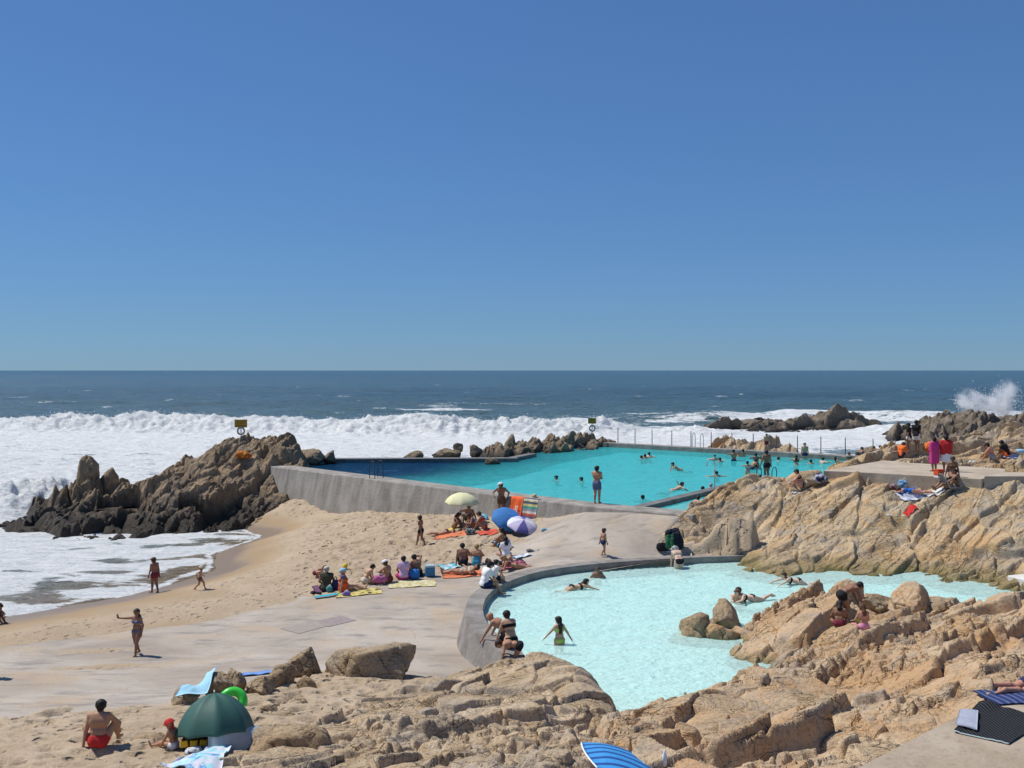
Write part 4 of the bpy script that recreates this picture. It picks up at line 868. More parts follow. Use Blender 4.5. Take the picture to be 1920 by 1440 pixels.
def figure(h, pose, female=False, child=0.0, vox=.02):
    """joints and primitives of a posed body, forward = +y, sizes in metres"""
    g = dict(pel=(0, 0, .53), lean=(0, 0), twist=0, side=0, head=(0, 0), feet=((-.055, 0, .04), (.055, 0, .04)), hands=((-.15, .02, .46), (.15, .02, .46)),
             kpole=((0, 1, .1), (0, 1, .1)), epole=((-.3, -1, 0), (.3, -1, 0)), toe=((-.15, 1, 0), (.15, 1, 0)), hup=False)
    g.update(pose)
    q = lambda v: np.array(v, float) * h
    l0, l1 = (R(a) for a in g['lean']); RX = lambda f: rotX(l0 + (l1 - l0) * f)
    sd = rotZ(0); side = R(g['side'])
    def up(f): u = RX(f) @ np.array([math.sin(side) * f, 0, math.cos(side * f)]); return u / np.linalg.norm(u)
    def fw(f): return rotZ(R(g['twist']) * f) @ (RX(f) @ np.array([0, 1, 0]))
    def rt(f): v = np.cross(fw(f), up(f)); return v / np.linalg.norm(v)
    pel = q(g['pel']); s1 = pel + up(.2) * .10 * h; s2 = s1 + up(.6) * .11 * h; s3 = s2 + up(1) * .095 * h
    hw = (.053 if not female else .058) * h; sw = (.108 if not female else .095) * h
    if child: sw *= .93
    J = {'pel': pel, 's1': s1, 's2': s2, 's3': s3, 'up': up, 'fw': fw, 'rt': rt, 'h': h}
    pr = []; T = {}
    def add(tag_, *p):
        T.setdefault(tag_, []).append(len(pr)); pr.append(p)
    K = .035 * h; cw = 1.0 if not female else .94
    r0 = rt(0); r1 = rt(.5); r2 = rt(1)
    f0, f2 = fw(0), fw(1)
    add('torso', pel - r0 * hw * .75, pel + r0 * hw * .75, .066 * h * (1.06 if female else 1), .066 * h * (1.06 if female else 1), K)
    for sgn in (-1, 1): add('torso', pel + r0 * hw * .75 * sgn - f0 * .028 * h - up(0) * .015 * h, pel + r0 * hw * .7 * sgn - f0 * .02 * h + up(0) * .02 * h, .052 * h, .05 * h, K)
    add('torso', s1 - r1 * .038 * h, s1 + r1 * .038 * h, .058 * h * cw, .058 * h * cw, K)
    add('torso', s2 - r2 * .055 * h, s2 + r2 * .055 * h, .064 * h * cw, .064 * h * cw, K)
    add('torso', s2 + up(1) * .045 * h - r2 * .062 * h, s2 + up(1) * .045 * h + r2 * .062 * h, .058 * h * cw, .058 * h * cw, K)
    if female:
        for sgn in (-1, 1): add('torso', s2 + f2 * .048 * h + r2 * .045 * h * sgn, s2 + f2 * .048 * h + r2 * .045 * h * sgn, .038 * h, .038 * h, .02 * h)
    sh = [s3 - up(1) * .018 * h + r2 * sw * sgn for sgn in (-1, 1)]
    for i in (0, 1): add('torso', s3 - up(1) * .005 * h, sh[i], .038 * h, .043 * h * cw, .03 * h)
    hp, ht = (R(a) for a in g['head'][:2]); hs = 1 + .32 * child
    hu = rotX(l1 - hp) if False else None
    # head frame: pitch >0 looks down
    base = rotZ(R(g['twist']) + ht) @ rotX(l1 * (0 if g.get('level') else 1) + hp); HU = base @ np.array([0, 0, 1]); HF = base @ np.array([0, 1, 0]); HR = np.cross(HF, HU)
    nb = s3 + up(1) * .012 * h; hc = nb + (up(1) * .35 + HU * .65) / np.linalg.norm(up(1) * .35 + HU * .65) * (.088 * h * (1 + .2 * child)) + HF * .012 * h
    add('neck', nb - up(1) * .03 * h, hc - HU * .03 * h, .031 * h * cw, .029 * h * cw, .02 * h)
    cr = .056 * h * hs
    add('head', hc - HF * .016 * h * hs + HU * .012 * h * hs, hc + HF * .014 * h * hs + HU * .014 * h * hs, cr, cr * .93, .015 * h)
    add('head', hc + HF * .018 * h * hs - HU * .02 * h * hs, hc + HF * .03 * h * hs - HU * .046 * h * hs, .040 * h * hs, .028 * h * hs, .02 * h)
    add('face', hc + HF * .062 * h * hs - HU * .004 * h, hc + HF * .074 * h * hs - HU * .020 * h * hs, .006 * h, .010 * h, .008 * h)
    for sgn in (-1, 1): add('face', hc + HR * sgn * .055 * h * hs - HU * .004 * h, hc + HR * sgn * .057 * h * hs - HU * .02 * h, .011 * h, .008 * h, .004 * h)
    J.update(hc=hc, HU=HU, HF=HF, HR=HR, cr=cr, hs=hs)
    # legs
    hips = [pel + r0 * hw * sgn - up(0) * .01 * h for sgn in (-1, 1)]; J['hips'] = hips; J['knee'] = []; J['ank'] = []
    fat = 1.06 if female else 1.0
    for i in (0, 1):
        kn, an = ik(hips[i], q(g['feet'][i]), .243 * h, .243 * h, g['kpole'][i]); J['knee'].append(kn); J['ank'].append(an)
        md = hips[i] + (kn - hips[i]) * .4
        add('thigh', hips[i], md, .062 * h * fat, .056 * h * fat, .02 * h); add('thigh', md, kn, .056 * h * fat, .037 * h, .015 * h)
        pole = np.array(g['kpole'][i], float); sh_d = (an - kn); cf = kn + sh_d * .3; bk = -(pole - sh_d * (pole @ sh_d) / (sh_d @ sh_d + 1e-9)); bk = bk / (np.linalg.norm(bk) + 1e-9)
        add('shin', kn, cf + bk * .012 * h, .036 * h, .036 * h, .012 * h); add('shin', cf + bk * .012 * h, an, .036 * h, .022 * h, .012 * h)
        toe = np.array(g['toe'][i], float); toe /= np.linalg.norm(toe)
        hl = an - toe * .025 * h - np.array([0, 0, .018 * h]) * (abs(toe[2]) < .5)
        ball = an + toe * .085 * h - np.array([0, 0, .024 * h]) * (abs(toe[2]) < .5)
        add('foot', hl, ball, .020 * h, .016 * h, .015 * h); add('foot', an, ball, .022 * h, .014 * h, .015 * h); add('foot', ball, ball + toe * .025 * h, .017 * h, .013 * h, .01 * h)
    # arms
    J['elb'] = []; J['hand'] = []
    for i, sgn in ((0, -1), (1, 1)):
        el, wr = ik(sh[i], q(g['hands'][i]), .172 * h, .150 * h, g['epole'][i]); J['elb'].append(el)
        add('uarm', sh[i], el, .036 * h * cw, .026 * h * cw, .012 * h); add('farm', el, wr, .027 * h * cw, .0165 * h, .01 * h)
        hd = g.get('hdir', (None, None))[i]; hd = (wr - el) if hd is None else np.array(hd, float); hd = hd / (np.linalg.norm(hd) + 1e-9)
        lat = np.cross(hd, np.array([0, 0, 1.0]) if abs(hd[2]) < .9 else fw(1)); lat /= np.linalg.norm(lat) + 1e-9; lat = lat * sgn
        if abs(hd[2]) >= .9: lat = fw(1) - hd * (fw(1) @ hd); lat /= np.linalg.norm(lat) + 1e-9
        nrm = np.cross(hd, lat)
        add('hand', wr, wr + hd * .045 * h + lat * .010 * h, .0165 * h, .015 * h, .008 * h); add('hand', wr, wr + hd * .045 * h - lat * .012 * h, .0165 * h, .014 * h, .008 * h)
        fr = max(.0068 * h, .62 * vox)
        for j, (o, ln) in enumerate(((.021, .043), (.007, .050), (-.007, .046), (-.020, .036))):
            b0 = wr + hd * .050 * h + lat * o * h; b1 = b0 + (hd + lat * o * 4) * ln * .5 * h; b2 = b1 + (hd * .8 + nrm * .5 * sgn) * ln * .5 * h
            add('finger', b0, b1, fr, fr * .95, .004 * h); add('finger', b1, b2, fr * .95, fr * .8, .003 * h)
        t0 = wr + hd * .014 * h + lat * .018 * h; t1 = t0 + (hd * .6 + lat * .8) * .026 * h; add('finger', t0, t1, fr * 1.15, fr, .004 * h); add('finger', t1, t1 + (hd * .9 + lat * .3) * .022 * h, fr, fr * .8, .003 * h)
        J['hand'].append(wr + hd * .06 * h)
    J['sh'] = sh
    return pr, T, J
def piece(name, prims, vox, infl, mat, parent):
    r = sdf_mesh(prims, vox, infl)
    if r is None: return None
    return mesh_obj(name, r[0], r[1], mat, parent)
PEOPLE = []
def person(label, at, pose, h=1.7, yaw=0, skin='tan', hair='black', wear=(), hat=None, female=False, child=0.0, vox=None, group=None, loc=None, long=None, faces=True):
    """at: ('g',px,py) on the ground under that pixel, ('w',px,py,zwater,z_offset) in water, ('p',x,y,z)"""
    if at[0] == 'g': base = hit(at[1], at[2])
    elif at[0] == 'w': x, y, z = PZ(at[1], at[2], at[3]); base = (x, y, at[3] + at[4])
    else: base = at[1:]
    dist = math.hypot(base[0], base[1])
    if vox is None: vox = .0105 if dist < 24 else .0135 if dist < 33 else .018 if dist < 52 else .022
    pr, T, J = figure(h, pose, female, child, vox)
    V, Fc = sdf_mesh(pr, vox)
    sm = flat_mat('skin_' + skin, SKIN[skin], .55, .06, 5)
    o = mesh_obj('person', V, Fc, [sm, flat_mat('eye', (.02, .015, .012), .3), flat_mat('lips', tuple(x * .75 for x in SKIN[skin][:1]) + tuple(x * .5 for x in SKIN[skin][1:]), .5)])
    hc, HU, HF, HR, cr, hs = (J[k] for k in ('hc', 'HU', 'HF', 'HR', 'cr', 'hs'))
    if faces:
        C = V[Fc].mean(1); mi = np.zeros(len(Fc), np.int32)
        for s_ in (-1, 1): mi[np.linalg.norm(C - (hc + HF * .058 * h * hs + HR * s_ * .023 * h * hs - HU * .002 * h), axis=1) < max(.012 * h * hs, vox * .8)] = 1
        e = C - (hc + HF * .062 * h * hs - HU * .036 * h * hs); mi[(np.abs(e @ HR) < .019 * h * hs) & (np.abs(e @ HU) < max(.005 * h, vox * .5)) & (np.abs(e @ HF) < .03 * h)] = 2
        o.data.polygons.foreach_set('material_index', mi)
    o.location = base; o.rotation_euler = (0, 0, R(yaw)); tag(o, label, 'person', group)
    up, fw = J['up'], J['fw']; pel, s1, s2, s3 = J['pel'], J['s1'], J['s2'], J['s3']
    P_ = lambda *ts: [pr[i] for t in ts for i in T.get(t, [])]
    def clip(ps, *cl): return [tuple(p[:5]) + ((list(p[5]) if len(p) > 5 and p[5] else []) + list(cl),) for p in ps]
    vc = max(vox * .9, .011)
    # hair
    if hair and hat not in ('cap_all',):
        hm = flat_mat('hair_' + hair, HAIR[hair], .6, .25, 30)
        hd = P_('head')[:1]; e = .010 * h
        ps = clip(hd, (hc + HF * .008 * h, HF)) + clip(hd, (hc + HU * .030 * h * hs, -HU))
        ps = [(p[0], p[1], p[2] + e, p[3] + e, .006 * h, p[5]) for p in ps]
        bk = hc - HF * .03 * h * hs
        ps.append((bk - HU * .01 * h, bk - HU * .045 * h * hs + HF * .006 * h, .046 * h * hs, .034 * h * hs, .012 * h, None))
        if long:
            dn = np.array([0, 0, -1.0]) if not g_flat(pose) else -up(1)
            a = hc - HF * .035 * h * hs - HU * .02 * h; b = s3 - fw(1) * .055 * h + up(1) * .005 * h; c = b - up(1) * long * h * 1.0
            ps += [(a, b, .045 * h * hs, .042 * h, .02 * h, None)]
            for s_ in (-1, 1): ps.append((b + HR * .02 * h * s_, c + HR * .02 * h * s_, .036 * h, .020 * h, .02 * h, None))
        piece('hair', ps, vc, 0, hm, o)
    if hat:
        hn, hcol = hat.split(':'); hm = flat_mat('cloth_' + hcol, COLS[hcol], .85, .08, 12)
        hd = P_('head')[:1]; e = .016 * h
        ps = [(p[0], p[1], p[2] + e, p[3] + e, .005 * h, [(hc + HU * .016 * h * hs, -HU)]) for p in hd]
        bc = hc + HU * .022 * h * hs
        if hn == 'cap':
            for s_ in (-1, 0, 1): ps.append((bc + HF * .05 * h * hs + HR * .022 * h * s_, bc + HF * .108 * h * hs + HR * .016 * h * s_ - HU * .008 * h, .010 * h, .007 * h, .006 * h, None))
        else:
            for k in range(14):
                a0 = k / 14 * math.tau; a1 = (k + 1) / 14 * math.tau
                ring = lambda a: bc + (HF * math.cos(a) + HR * math.sin(a)) * .085 * h * hs - HU * .006 * h
                ps.append((ring(a0), ring(a1), .012 * h, .012 * h, .006 * h, None))
        if hn == 'legion': ps.append((hc - HF * .05 * h, s3 - fw(1) * .03 * h + up(1) * .02 * h, .045 * h, .04 * h, .02 * h, None))
        piece('hat', ps, vc, 0, hm, o)
    for w in wear:
        kind, cn = w.split(':'); cm = flat_mat('cloth_' + cn, COLS[cn], .85, .08, 12)
        th = [pr[i] for i in T['thigh']]
        if kind in ('trunks', 'briefs', 'bikini', 'boxers'):
            frac = {'trunks': .62, 'boxers': .30, 'briefs': .04, 'bikini': -.02}[kind]
            top = pel + up(.2) * (.055 if kind in ('trunks', 'boxers') else .028) * h
            ps = clip([pr[i] for i in T['torso'][:4]], (top, up(.2)))
            if kind in ('trunks', 'boxers'):
                for i in (0, 1):
                    u = J['knee'][i] - J['hips'][i]; L = np.linalg.norm(u); u = u / L; cpt = J['hips'][i] + u * L * frac
                    ps += clip(th[2 * i:2 * i + 2], (cpt, u))
                ps = [(p[0], p[1], p[2] * 1.02, p[3] * 1.05, p[4], p[5]) for p in ps]
                piece('swim_trunks', ps, vc, .007 * h, cm, o)
            else:
                for i in (0, 1):
                    u = J['knee'][i] - J['hips'][i]; L = np.linalg.norm(u); u = u / L
                    ps = clip(ps, (J['hips'][i] + u * L * (.05 if kind == 'briefs' else .01) + J['rt'](0) * (1 if i else -1) * (.03 if kind == 'briefs' else .012) * h, (u * .75 + J['rt'](0) * (1 if i else -1) * .66)))
                piece('swim_briefs' if kind == 'briefs' else 'bikini_bottom', ps, vc, .006 * h, cm, o)
        if kind == 'bikini':
            c0 = s2 + up(1) * .002 * h
            ps = clip([pr[i] for i in T['torso'][3:]], (c0 + up(1) * .022 * h, up(1)), (c0 - up(1) * .026 * h, -up(1)))
            piece('bikini_top', ps, vc, .005 * h, cm, o)
        if kind == 'onepiece':
            ps = clip(P_('torso'), (s2 + up(1) * .055 * h, up(1)))
            for i in (0, 1):
                u = J['knee'][i] - J['hips'][i]; u = u / np.linalg.norm(u); ps = clip(ps, (J['hips'][i] + u * .02 * h + J['rt'](0) * (1 if i else -1) * .02 * h, (u * .75 + J['rt'](0) * (1 if i else -1) * .66)))
            piece('swimsuit', ps, vc, .005 * h, cm, o)
        if kind == 'lowback':
            ps = clip(P_('torso'), (s1 + up(.5) * .06 * h, up(.5))); piece('swimsuit', ps, vc, .006 * h, cm, o)
        if kind in ('tee', 'vest'):
            ps = clip(P_('torso'), (s3 + up(1) * .028 * h, up(1)), (pel - up(.1) * .03 * h, -up(.1)))
            if kind == 'tee':
                ua = [pr[i] for i in T['uarm']]
                for i in (0, 1):
                    u = J['elb'][i] - J['sh'][i]; L = np.linalg.norm(u); u = u / L; ps += clip(ua[i:i + 1], (J['sh'][i] + u * L * .68, u))
            piece('t_shirt' if kind == 'tee' else 'vest', ps, vc, .012 * h, cm, o)
        if kind in ('wrap', 'cape'):      # towel round the shoulders and body
            bt = pel - np.array([0, 0, (.27 if kind == 'wrap' else .02) * h]); r0 = J['rt'](0); f0 = fw(0)
            ps = clip(P_('torso'), (s3 + up(1) * .05 * h, up(1)))
            ps += [(J['sh'][i], J['elb'][i], .05 * h, .055 * h, .05 * h, None) for i in (0, 1)]
            for s_ in (-1, 0, 1): ps.append((s2 + r0 * .05 * h * s_, bt + r0 * .08 * h * s_, .075 * h, .075 * h, .05 * h, [(bt, np.array([.12, 0, -1.0]))]))
            w_o = piece('towel_wrap', ps, vc, .008 * h, cm, o)
            for v_ in w_o.data.vertices:
                c_ = v_.co; an = math.atan2(c_.y - pel[1], c_.x - pel[0]); k_ = 1 + .045 * math.sin(an * 9 + c_.z * 2) * min(1, max(0, (s3[2] - c_.z) / (.4 * h)))
                c_.x = pel[0] + (c_.x - pel[0]) * k_; c_.y = pel[1] + (c_.y - pel[1]) * k_; c_.z += .02 * h * math.sin(an * 3) * (c_.z < pel[2])
        if kind == 'skirt':
            bt = pel - np.array([0, 0, .25 * h]); r0 = J['rt'](0)
            ps = [(s1 + r0 * .04 * h * s_, bt + r0 * .075 * h * s_, .07 * h, .075 * h, .05 * h, [(bt, np.array([0, 0, -1.0]))]) for s_ in (-1, 0, 1)]
            piece('towel_skirt', ps, vc, .010 * h, cm, o)
    PEOPLE.append(o); return o
def g_flat(pose): return abs(pose.get('lean', (0, 0))[1]) > 55
# ---- terrain picking
DG = bpy.context.evaluated_depsgraph_get(); DG.update()
_bv = []
for o_ in SC.objects:
    if o_.type == 'MESH' and o_.name.split('.')[0] in ('beach_sand', 'concrete_apron', 'rock_outcrop', 'sea_rock', 'pool_rock', 'boulder', 'pool_wall', 'terrace', 'pavement', 'concrete_patch'):
        M = o_.matrix_world if o_.matrix_world.translation.length or not o_.location.length else Matrix.Translation(o_.location)
        me_ = o_.data; _bv.append((BVHTree.FromPolygons([M @ v.co for v in me_.vertices], [p.vertices[:] for p in me_.polygons]), o_.name))
CAMP = Vector((0, 0, HC))
def cast(org, d):
    best = None
    for b, nme in _bv:
        r = b.ray_cast(org, d)
        if r[0] is not None and (best is None or r[3] < best[3]): best = r
    return best
def hit(px, py):
    r = cast(CAMP, Vector(((px - CX) / F, 1, -(py - HY) / F)).normalized())
    return tuple(r[0]) if r else PZ(px, py, 0)
def zat(x, y, dflt=0.0):
    r = cast(Vector((x, y, 40)), Vector((0, 0, -1)))
    return r[0].z if r else dflt
# ---- poses
def sit_hug(ln=(8, 28), fy=.27, hd=(10, 0), spread=.06): return dict(pel=(0, 0, .075), lean=ln, head=hd, feet=((-spread, fy, .04), (spread, fy, .04)), kpole=((-.25, .2, 1), (.25, .2, 1)), hands=((-.055, fy - .03, .19), (.055, fy - .03, .19)), epole=((-1, -.3, 0), (1, -.3, 0)), level=0)
def sit_legs(ln=(5, 14), hd=(8, 0), back=True): return dict(pel=(0, 0, .075), lean=ln, head=hd, feet=((-.06, .47, .04), (.06, .46, .04)), kpole=((-.1, 0, 1), (.1, 0, 1)), toe=((-.2, .5, 1), (.2, .5, 1)), hands=(((-.17, -.13, .03), (.17, -.13, .03)) if back else ((-.07, .22, .12), (.07, .22, .12))), epole=((-1, -.4, 0), (1, -.4, 0)))
def sit_cross(ln=(5, 22), hd=(15, 0), hands=((-.08, .16, .10), (.08, .16, .10))): return dict(pel=(0, 0, .075), lean=ln, head=hd, feet=((.06, .17, .035), (-.06, .15, .035)), kpole=((-1, .3, .15), (1, .3, .15)), hands=hands, epole=((-1, -.3, 0), (1, -.3, 0)))
def lie_prone(arms=True, head=(0, 0), prop=False):
    if prop: return dict(pel=(0, 0, .075), lean=(86, 55), head=(-50, 0), feet=((-.06, -.49, .05), (.06, -.49, .05)), kpole=((0, 0, -1), (0, 0, -1)), toe=((-.1, -1, -.05), (.1, -1, -.05)), hands=((-.04, .42, .03), (.04, .42, .03)), epole=((-1, 0, -1), (1, 0, -1)))
    return dict(pel=(0, 0, .07), lean=(90, 90), head=(-20, 25), feet=((-.06, -.49, .05), (.06, -.49, .05)), kpole=((0, 0, -1), (0, 0, -1)), toe=((-.1, -1, -.05), (.1, -1, -.05)), hands=((-.10, .43, .03), (.10, .43, .03)), epole=((-1, 0, 0), (1, 0, 0)))
def lie_back(knees=False, ln=(-88, -80)): return dict(pel=(0, 0, .07), lean=ln, head=(12, 0), feet=(((-.06, .28, .04), (.06, .30, .04)) if knees else ((-.06, .485, .05), (.06, .485, .05))), kpole=((-.1, 0, 1), (.1, 0, 1)), toe=(((-.1, 1, 0), (.1, 1, 0)) if knees else ((-.3, .3, 1), (.3, .3, 1))), hands=((-.17, -.02, .03), (.17, -.02, .03)), epole=((-1, 0, 0), (1, 0, 0)))
def walk(st=.12, arm=.10, hd=(0, 0)): return dict(pel=(0, 0, .515), lean=(2, 5), head=hd, feet=((-.04, st, .04), (.04, -st, .055)), hands=((-.13, -arm, .47), (.13, arm, .49)))
def wade(arms=((-.2, .1, .50), (.2, .1, .50)), ln=(0, 6), hd=(5, 0)): return dict(lean=ln, head=hd, hands=arms)
def swim(ang=78, arms=((-.12, .62, .45), (.14, .55, .42)), hd=-55): return dict(pel=(0, 0, .385), lean=(ang + 6, ang - 4), head=(hd, 0), feet=((-.06, -.47, .28), (.06, -.46, .33)), kpole=((0, 0, -1), (0, 0, -1)), toe=((0, -1, -.2), (0, -1, -.2)), hands=arms, epole=((-1, 0, .3), (1, 0, .3)))
def bend(ln=(50, 95), hands=((-.10, .38, .42), (.10, .38, .42)), hd=(-20, 0)): return dict(pel=(0, -.06, .51), lean=ln, head=hd, hands=hands, epole=((-1, 0, .2), (1, 0, .2)))
def crouch(ln=(25, 50), hands=((-.07, .30, .12), (.07, .32, .12)), hd=(15, 0)): return dict(pel=(0, -.03, .17), lean=ln, head=hd, feet=((-.08, .03, .04), (.08, .05, .04)), kpole=((-.5, 1, .4), (.5, 1, .4)), hands=hands, epole=((-1, -.2, 0), (1, -.2, 0)))
# ================================================================= THINGS
def stripes(name, cols, scale, axis=0, rough=.9, thin=None):
    """cloth with bands along an object axis; cols cycle"""
    t = NT(name); x = t.sep(t.n('TexCoord').outputs['Object'])[axis]
    w = t.math('FRACT', t.math('MULTIPLY', t.math('ADD', x, 10.0), scale)); c = cols[0]
    for i in range(1, len(cols)): c = t.mix(t.math('GREATER_THAN', w, i / len(cols)), c, cols[i])
    n = t.noise(t.pos(), 14, 4); c = t.mix(t.rng(n, .3, .7, 0, .25), c, (.2, .2, .2), 'MULTIPLY')
    return t.bsdf(c, rough, t.bump(t.noise(t.pos(), 60, 3), .004), .2)
def blotch(name, cols, sc):
    t = NT(name); p = t.n('TexCoord').outputs['Object']; c = cols[0]
    for i, k in enumerate(cols[1:]): c = t.mix(t.rng(t.noise(t.map(p, loc=(i * 3.1, i, 2)), sc, 4, .6), .46, .54), c, k)
    return t.bsdf(c, .9, t.bump(t.noise(t.pos(), 50, 3), .004), .2)
def sheet(name, P, nx, ny, mat, label, cat, loc, group=None, parent=None, thick=.012):
    f = [(i * (ny + 1) + j, (i + 1) * (ny + 1) + j, (i + 1) * (ny + 1) + j + 1, i * (ny + 1) + j + 1) for i in range(nx) for j in range(ny)]
    n = len(P); N = []
    P = [Vector(p) for p in P]
    for i in range(nx + 1):
        for j in range(ny + 1):
            a = P[min(i + 1, nx) * (ny + 1) + j] - P[max(i - 1, 0) * (ny + 1) + j]; b = P[i * (ny + 1) + min(j + 1, ny)] - P[i * (ny + 1) + max(j - 1, 0)]
            N.append(a.cross(b).normalized())
    Q = [p + nn * thick for p, nn in zip(P, N)]
    rim = []
    for i in range(nx): rim += [(i * (ny + 1), (i + 1) * (ny + 1)), ((i + 1) * (ny + 1) + ny, i * (ny + 1) + ny)]
    for j in range(ny): rim += [(j + 1, j), (nx * (ny + 1) + j, nx * (ny + 1) + j + 1)]
    F2 = [tuple(k + n for k in q) for q in f] + [tuple(reversed(q)) for q in f] + [(b, a, a + n, b + n) for a, b in rim]
    o = mesh_obj(name, P + Q, F2, mat, parent, True); 
    if loc is not None: o.location = loc
    if label: tag(o, label, cat, group)
    return o
def towel(label, px, py, w, l, yaw, mat, wr=.03, cat='towel', group=None, at=None, seed=1, name='towel', lift=.015):
    c = at or hit(px, py); nx, ny = max(6, int(w / .07)), max(8, int(l / .07)); a = R(yaw); P = []
    for i in range(nx + 1):
        for j in range(ny + 1):
            u = (i / nx - .5) * w; v = (j / ny - .5) * l
            u2 = u + .03 * vn(v * 3, u * 2 + seed, seed); v2 = v + .03 * vn(u * 3 + seed, v * 2, seed + 1)
            x = c[0] + u2 * math.cos(a) - v2 * math.sin(a); y = c[1] + u2 * math.sin(a) + v2 * math.cos(a)
            z = zat(x, y, c[2]); z = min(max(z, c[2] - .25), c[2] + .25) if at is None else c[2]
            zz = z + lift + wr * max(0, float(fbm(u * 4 + seed, v * 4, 3, seed)) + .1)
            lx, ly = u2, v2
            P.append((lx, ly, zz - c[2]))
    o = sheet(name, P, nx, ny, mat, label, cat, c, group); o.rotation_euler = (0, 0, a); return o
def blob(name, prims, mat, label, cat, loc, yaw=0, vox=.02, infl=0, group=None, noise=.0, seed=3):
    V, Fc = sdf_mesh(prims, vox, infl)
    if noise: V = V + noise * np.c_[fbm(V[:, 1] * 9, V[:, 2] * 9, 3, seed), fbm(V[:, 0] * 9, V[:, 2] * 9, 3, seed + 1), fbm(V[:, 0] * 9, V[:, 1] * 9, 3, seed + 2)]
    o = mesh_obj(name, V, Fc, mat); o.location = loc; o.rotation_euler = (0, 0, R(yaw)); tag(o, label, cat, group); return o
def bag(label, px, py, w, d, h, mat, strapmat, yaw=0, group=None, name='beach_bag', at=None):
    c = at or hit(px, py); r = min(d, h) * .42
    pr = [((-w / 2 + r, 0, r), (w / 2 - r, 0, r), r, r, .06), ((-w / 2 + r, 0, h * .55), (w / 2 - r, 0, h * .55), r * .9, r * .9, .06), ((-w * .3, 0, h - r * .55), (w * .3, 0, h - r * .55), r * .55, r * .55, .06)]
    o = blob(name, pr, mat, label, 'bag', c, yaw, .018, 0, group, .02, int(px))
    for s_ in (-1, 1):
        MB().tube([(-w * .22, s_ * d * .2, h * .75), (-w * .2, s_ * d * .28, h * 1.12), (0, s_ * d * .3, h * 1.3), (w * .2, s_ * d * .28, h * 1.12), (w * .22, s_ * d * .2, h * .75)], .012, 6).build('strap', strapmat, o, True)
    return o
def heap(label, px, py, w, d, h, mat, yaw=0, name='towel', cat='towel', seed=4, group=None):
    c = hit(px, py); rnd = random.Random(seed); pr = []
    for i in range(7):
        x = rnd.uniform(-w / 2, w / 2) * .75; y = rnd.uniform(-d / 2, d / 2) * .7; r = h * rnd.uniform(.35, .6); x2 = x + rnd.uniform(-.3, .3) * w; y2 = y + rnd.uniform(-.3, .3) * d
        pr.append(((x, y, r * .5), (x2 * .8, y2 * .8, r * .4), r, r * .7, .05))
    return blob(name, pr, mat, label, cat, c, yaw, .02, 0, group, .035, seed)
def parasol(label, top, axis, rad, rise, mats, pole_len, n=8, sag=.07, ribs=True, polem=None, name='parasol', seed=0, scallop=.06, foot=None, ring=10, rot=0.0):
    """top: apex of the canopy; axis: unit direction from hub to apex. panels take mats in turn"""
    ax = Vector(axis).normalized(); u = ax.orthogonal().normalized(); w = ax.cross(u)
    root = empty(name, top); tag(root, label, 'parasol')
    polem = polem or flat_mat('parasol_pole', (.6, .6, .58), .4)
    V = []; Fc = []; mi = []; sub = 6; N = n * sub
    for i in range(ring + 1):
        t = i / ring
        for k in range(N):
            a = k / N * math.tau + rot; e = (k % sub) / sub; mid = 1 - (2 * e - 1) ** 2
            r = rad * math.sin(t * 1.25) / math.sin(1.25) * (1 - scallop * mid * t); z = -rise * (1 - math.cos(t * 1.25)) / (1 - math.cos(1.25)) - sag * mid * t * (1 - t) * 2 * rad * .35 + .03 * rad * mid * t * t
            V.append((u * math.cos(a) + w * math.sin(a)) * r + ax * z)
    for i in range(ring):
        for k in range(N): Fc.append((i * N + k, i * N + (k + 1) % N, (i + 1) * N + (k + 1) % N, (i + 1) * N + k)); mi.append((k // sub) % len(mats))
    # short valance
    b0 = len(V)
    for k in range(N): p = V[ring * N + k]; V.append(p - ax * rad * .055 + (p - ax * p.dot(ax)).normalized() * .004)
    for k in range(N): Fc.append((ring * N + k, ring * N + (k + 1) % N, b0 + (k + 1) % N, b0 + k)); mi.append((k // sub) % len(mats))
    o = mesh_obj('canopy', V, Fc, list(mats), root, True); o.data.polygons.foreach_set('material_index', mi)
    so_ = o.modifiers.new('cloth', 'SOLIDIFY'); so_.thickness = .006
    end = -ax * pole_len
    pol = MB().tube([ax * .05, end], .017, 8).build('pole', polem, root, True)
    MB().tube([ax * .0, ax * .07], [.022, .010], 8).build('finial', polem, root, True)
    if ribs:
        for k in range(n):
            a = k / n * math.tau + rot; d = u * math.cos(a) + w * math.sin(a)
            pts = [d * (rad * math.sin(t * 1.25) / math.sin(1.25)) + ax * (-rise * (1 - math.cos(t * 1.25)) / (1 - math.cos(1.25)) - .012) for t in (0.05, .35, .7, 1)]
            m = MB().tube(pts, .006, 5); m.tube([-ax * rise * 1.25, pts[2]], .005, 5); m.build('rib', polem, root, True)
    return root
WHITE = flat_mat('white_cloth', (.74, .74, .74)); BLACKM = flat_mat('black_cloth', COLS['black'], .85); DKM = flat_mat('dark_metal', (.05, .05, .055), .45); GALV = flat_mat('galvanised', (.30, .31, .32), .4)
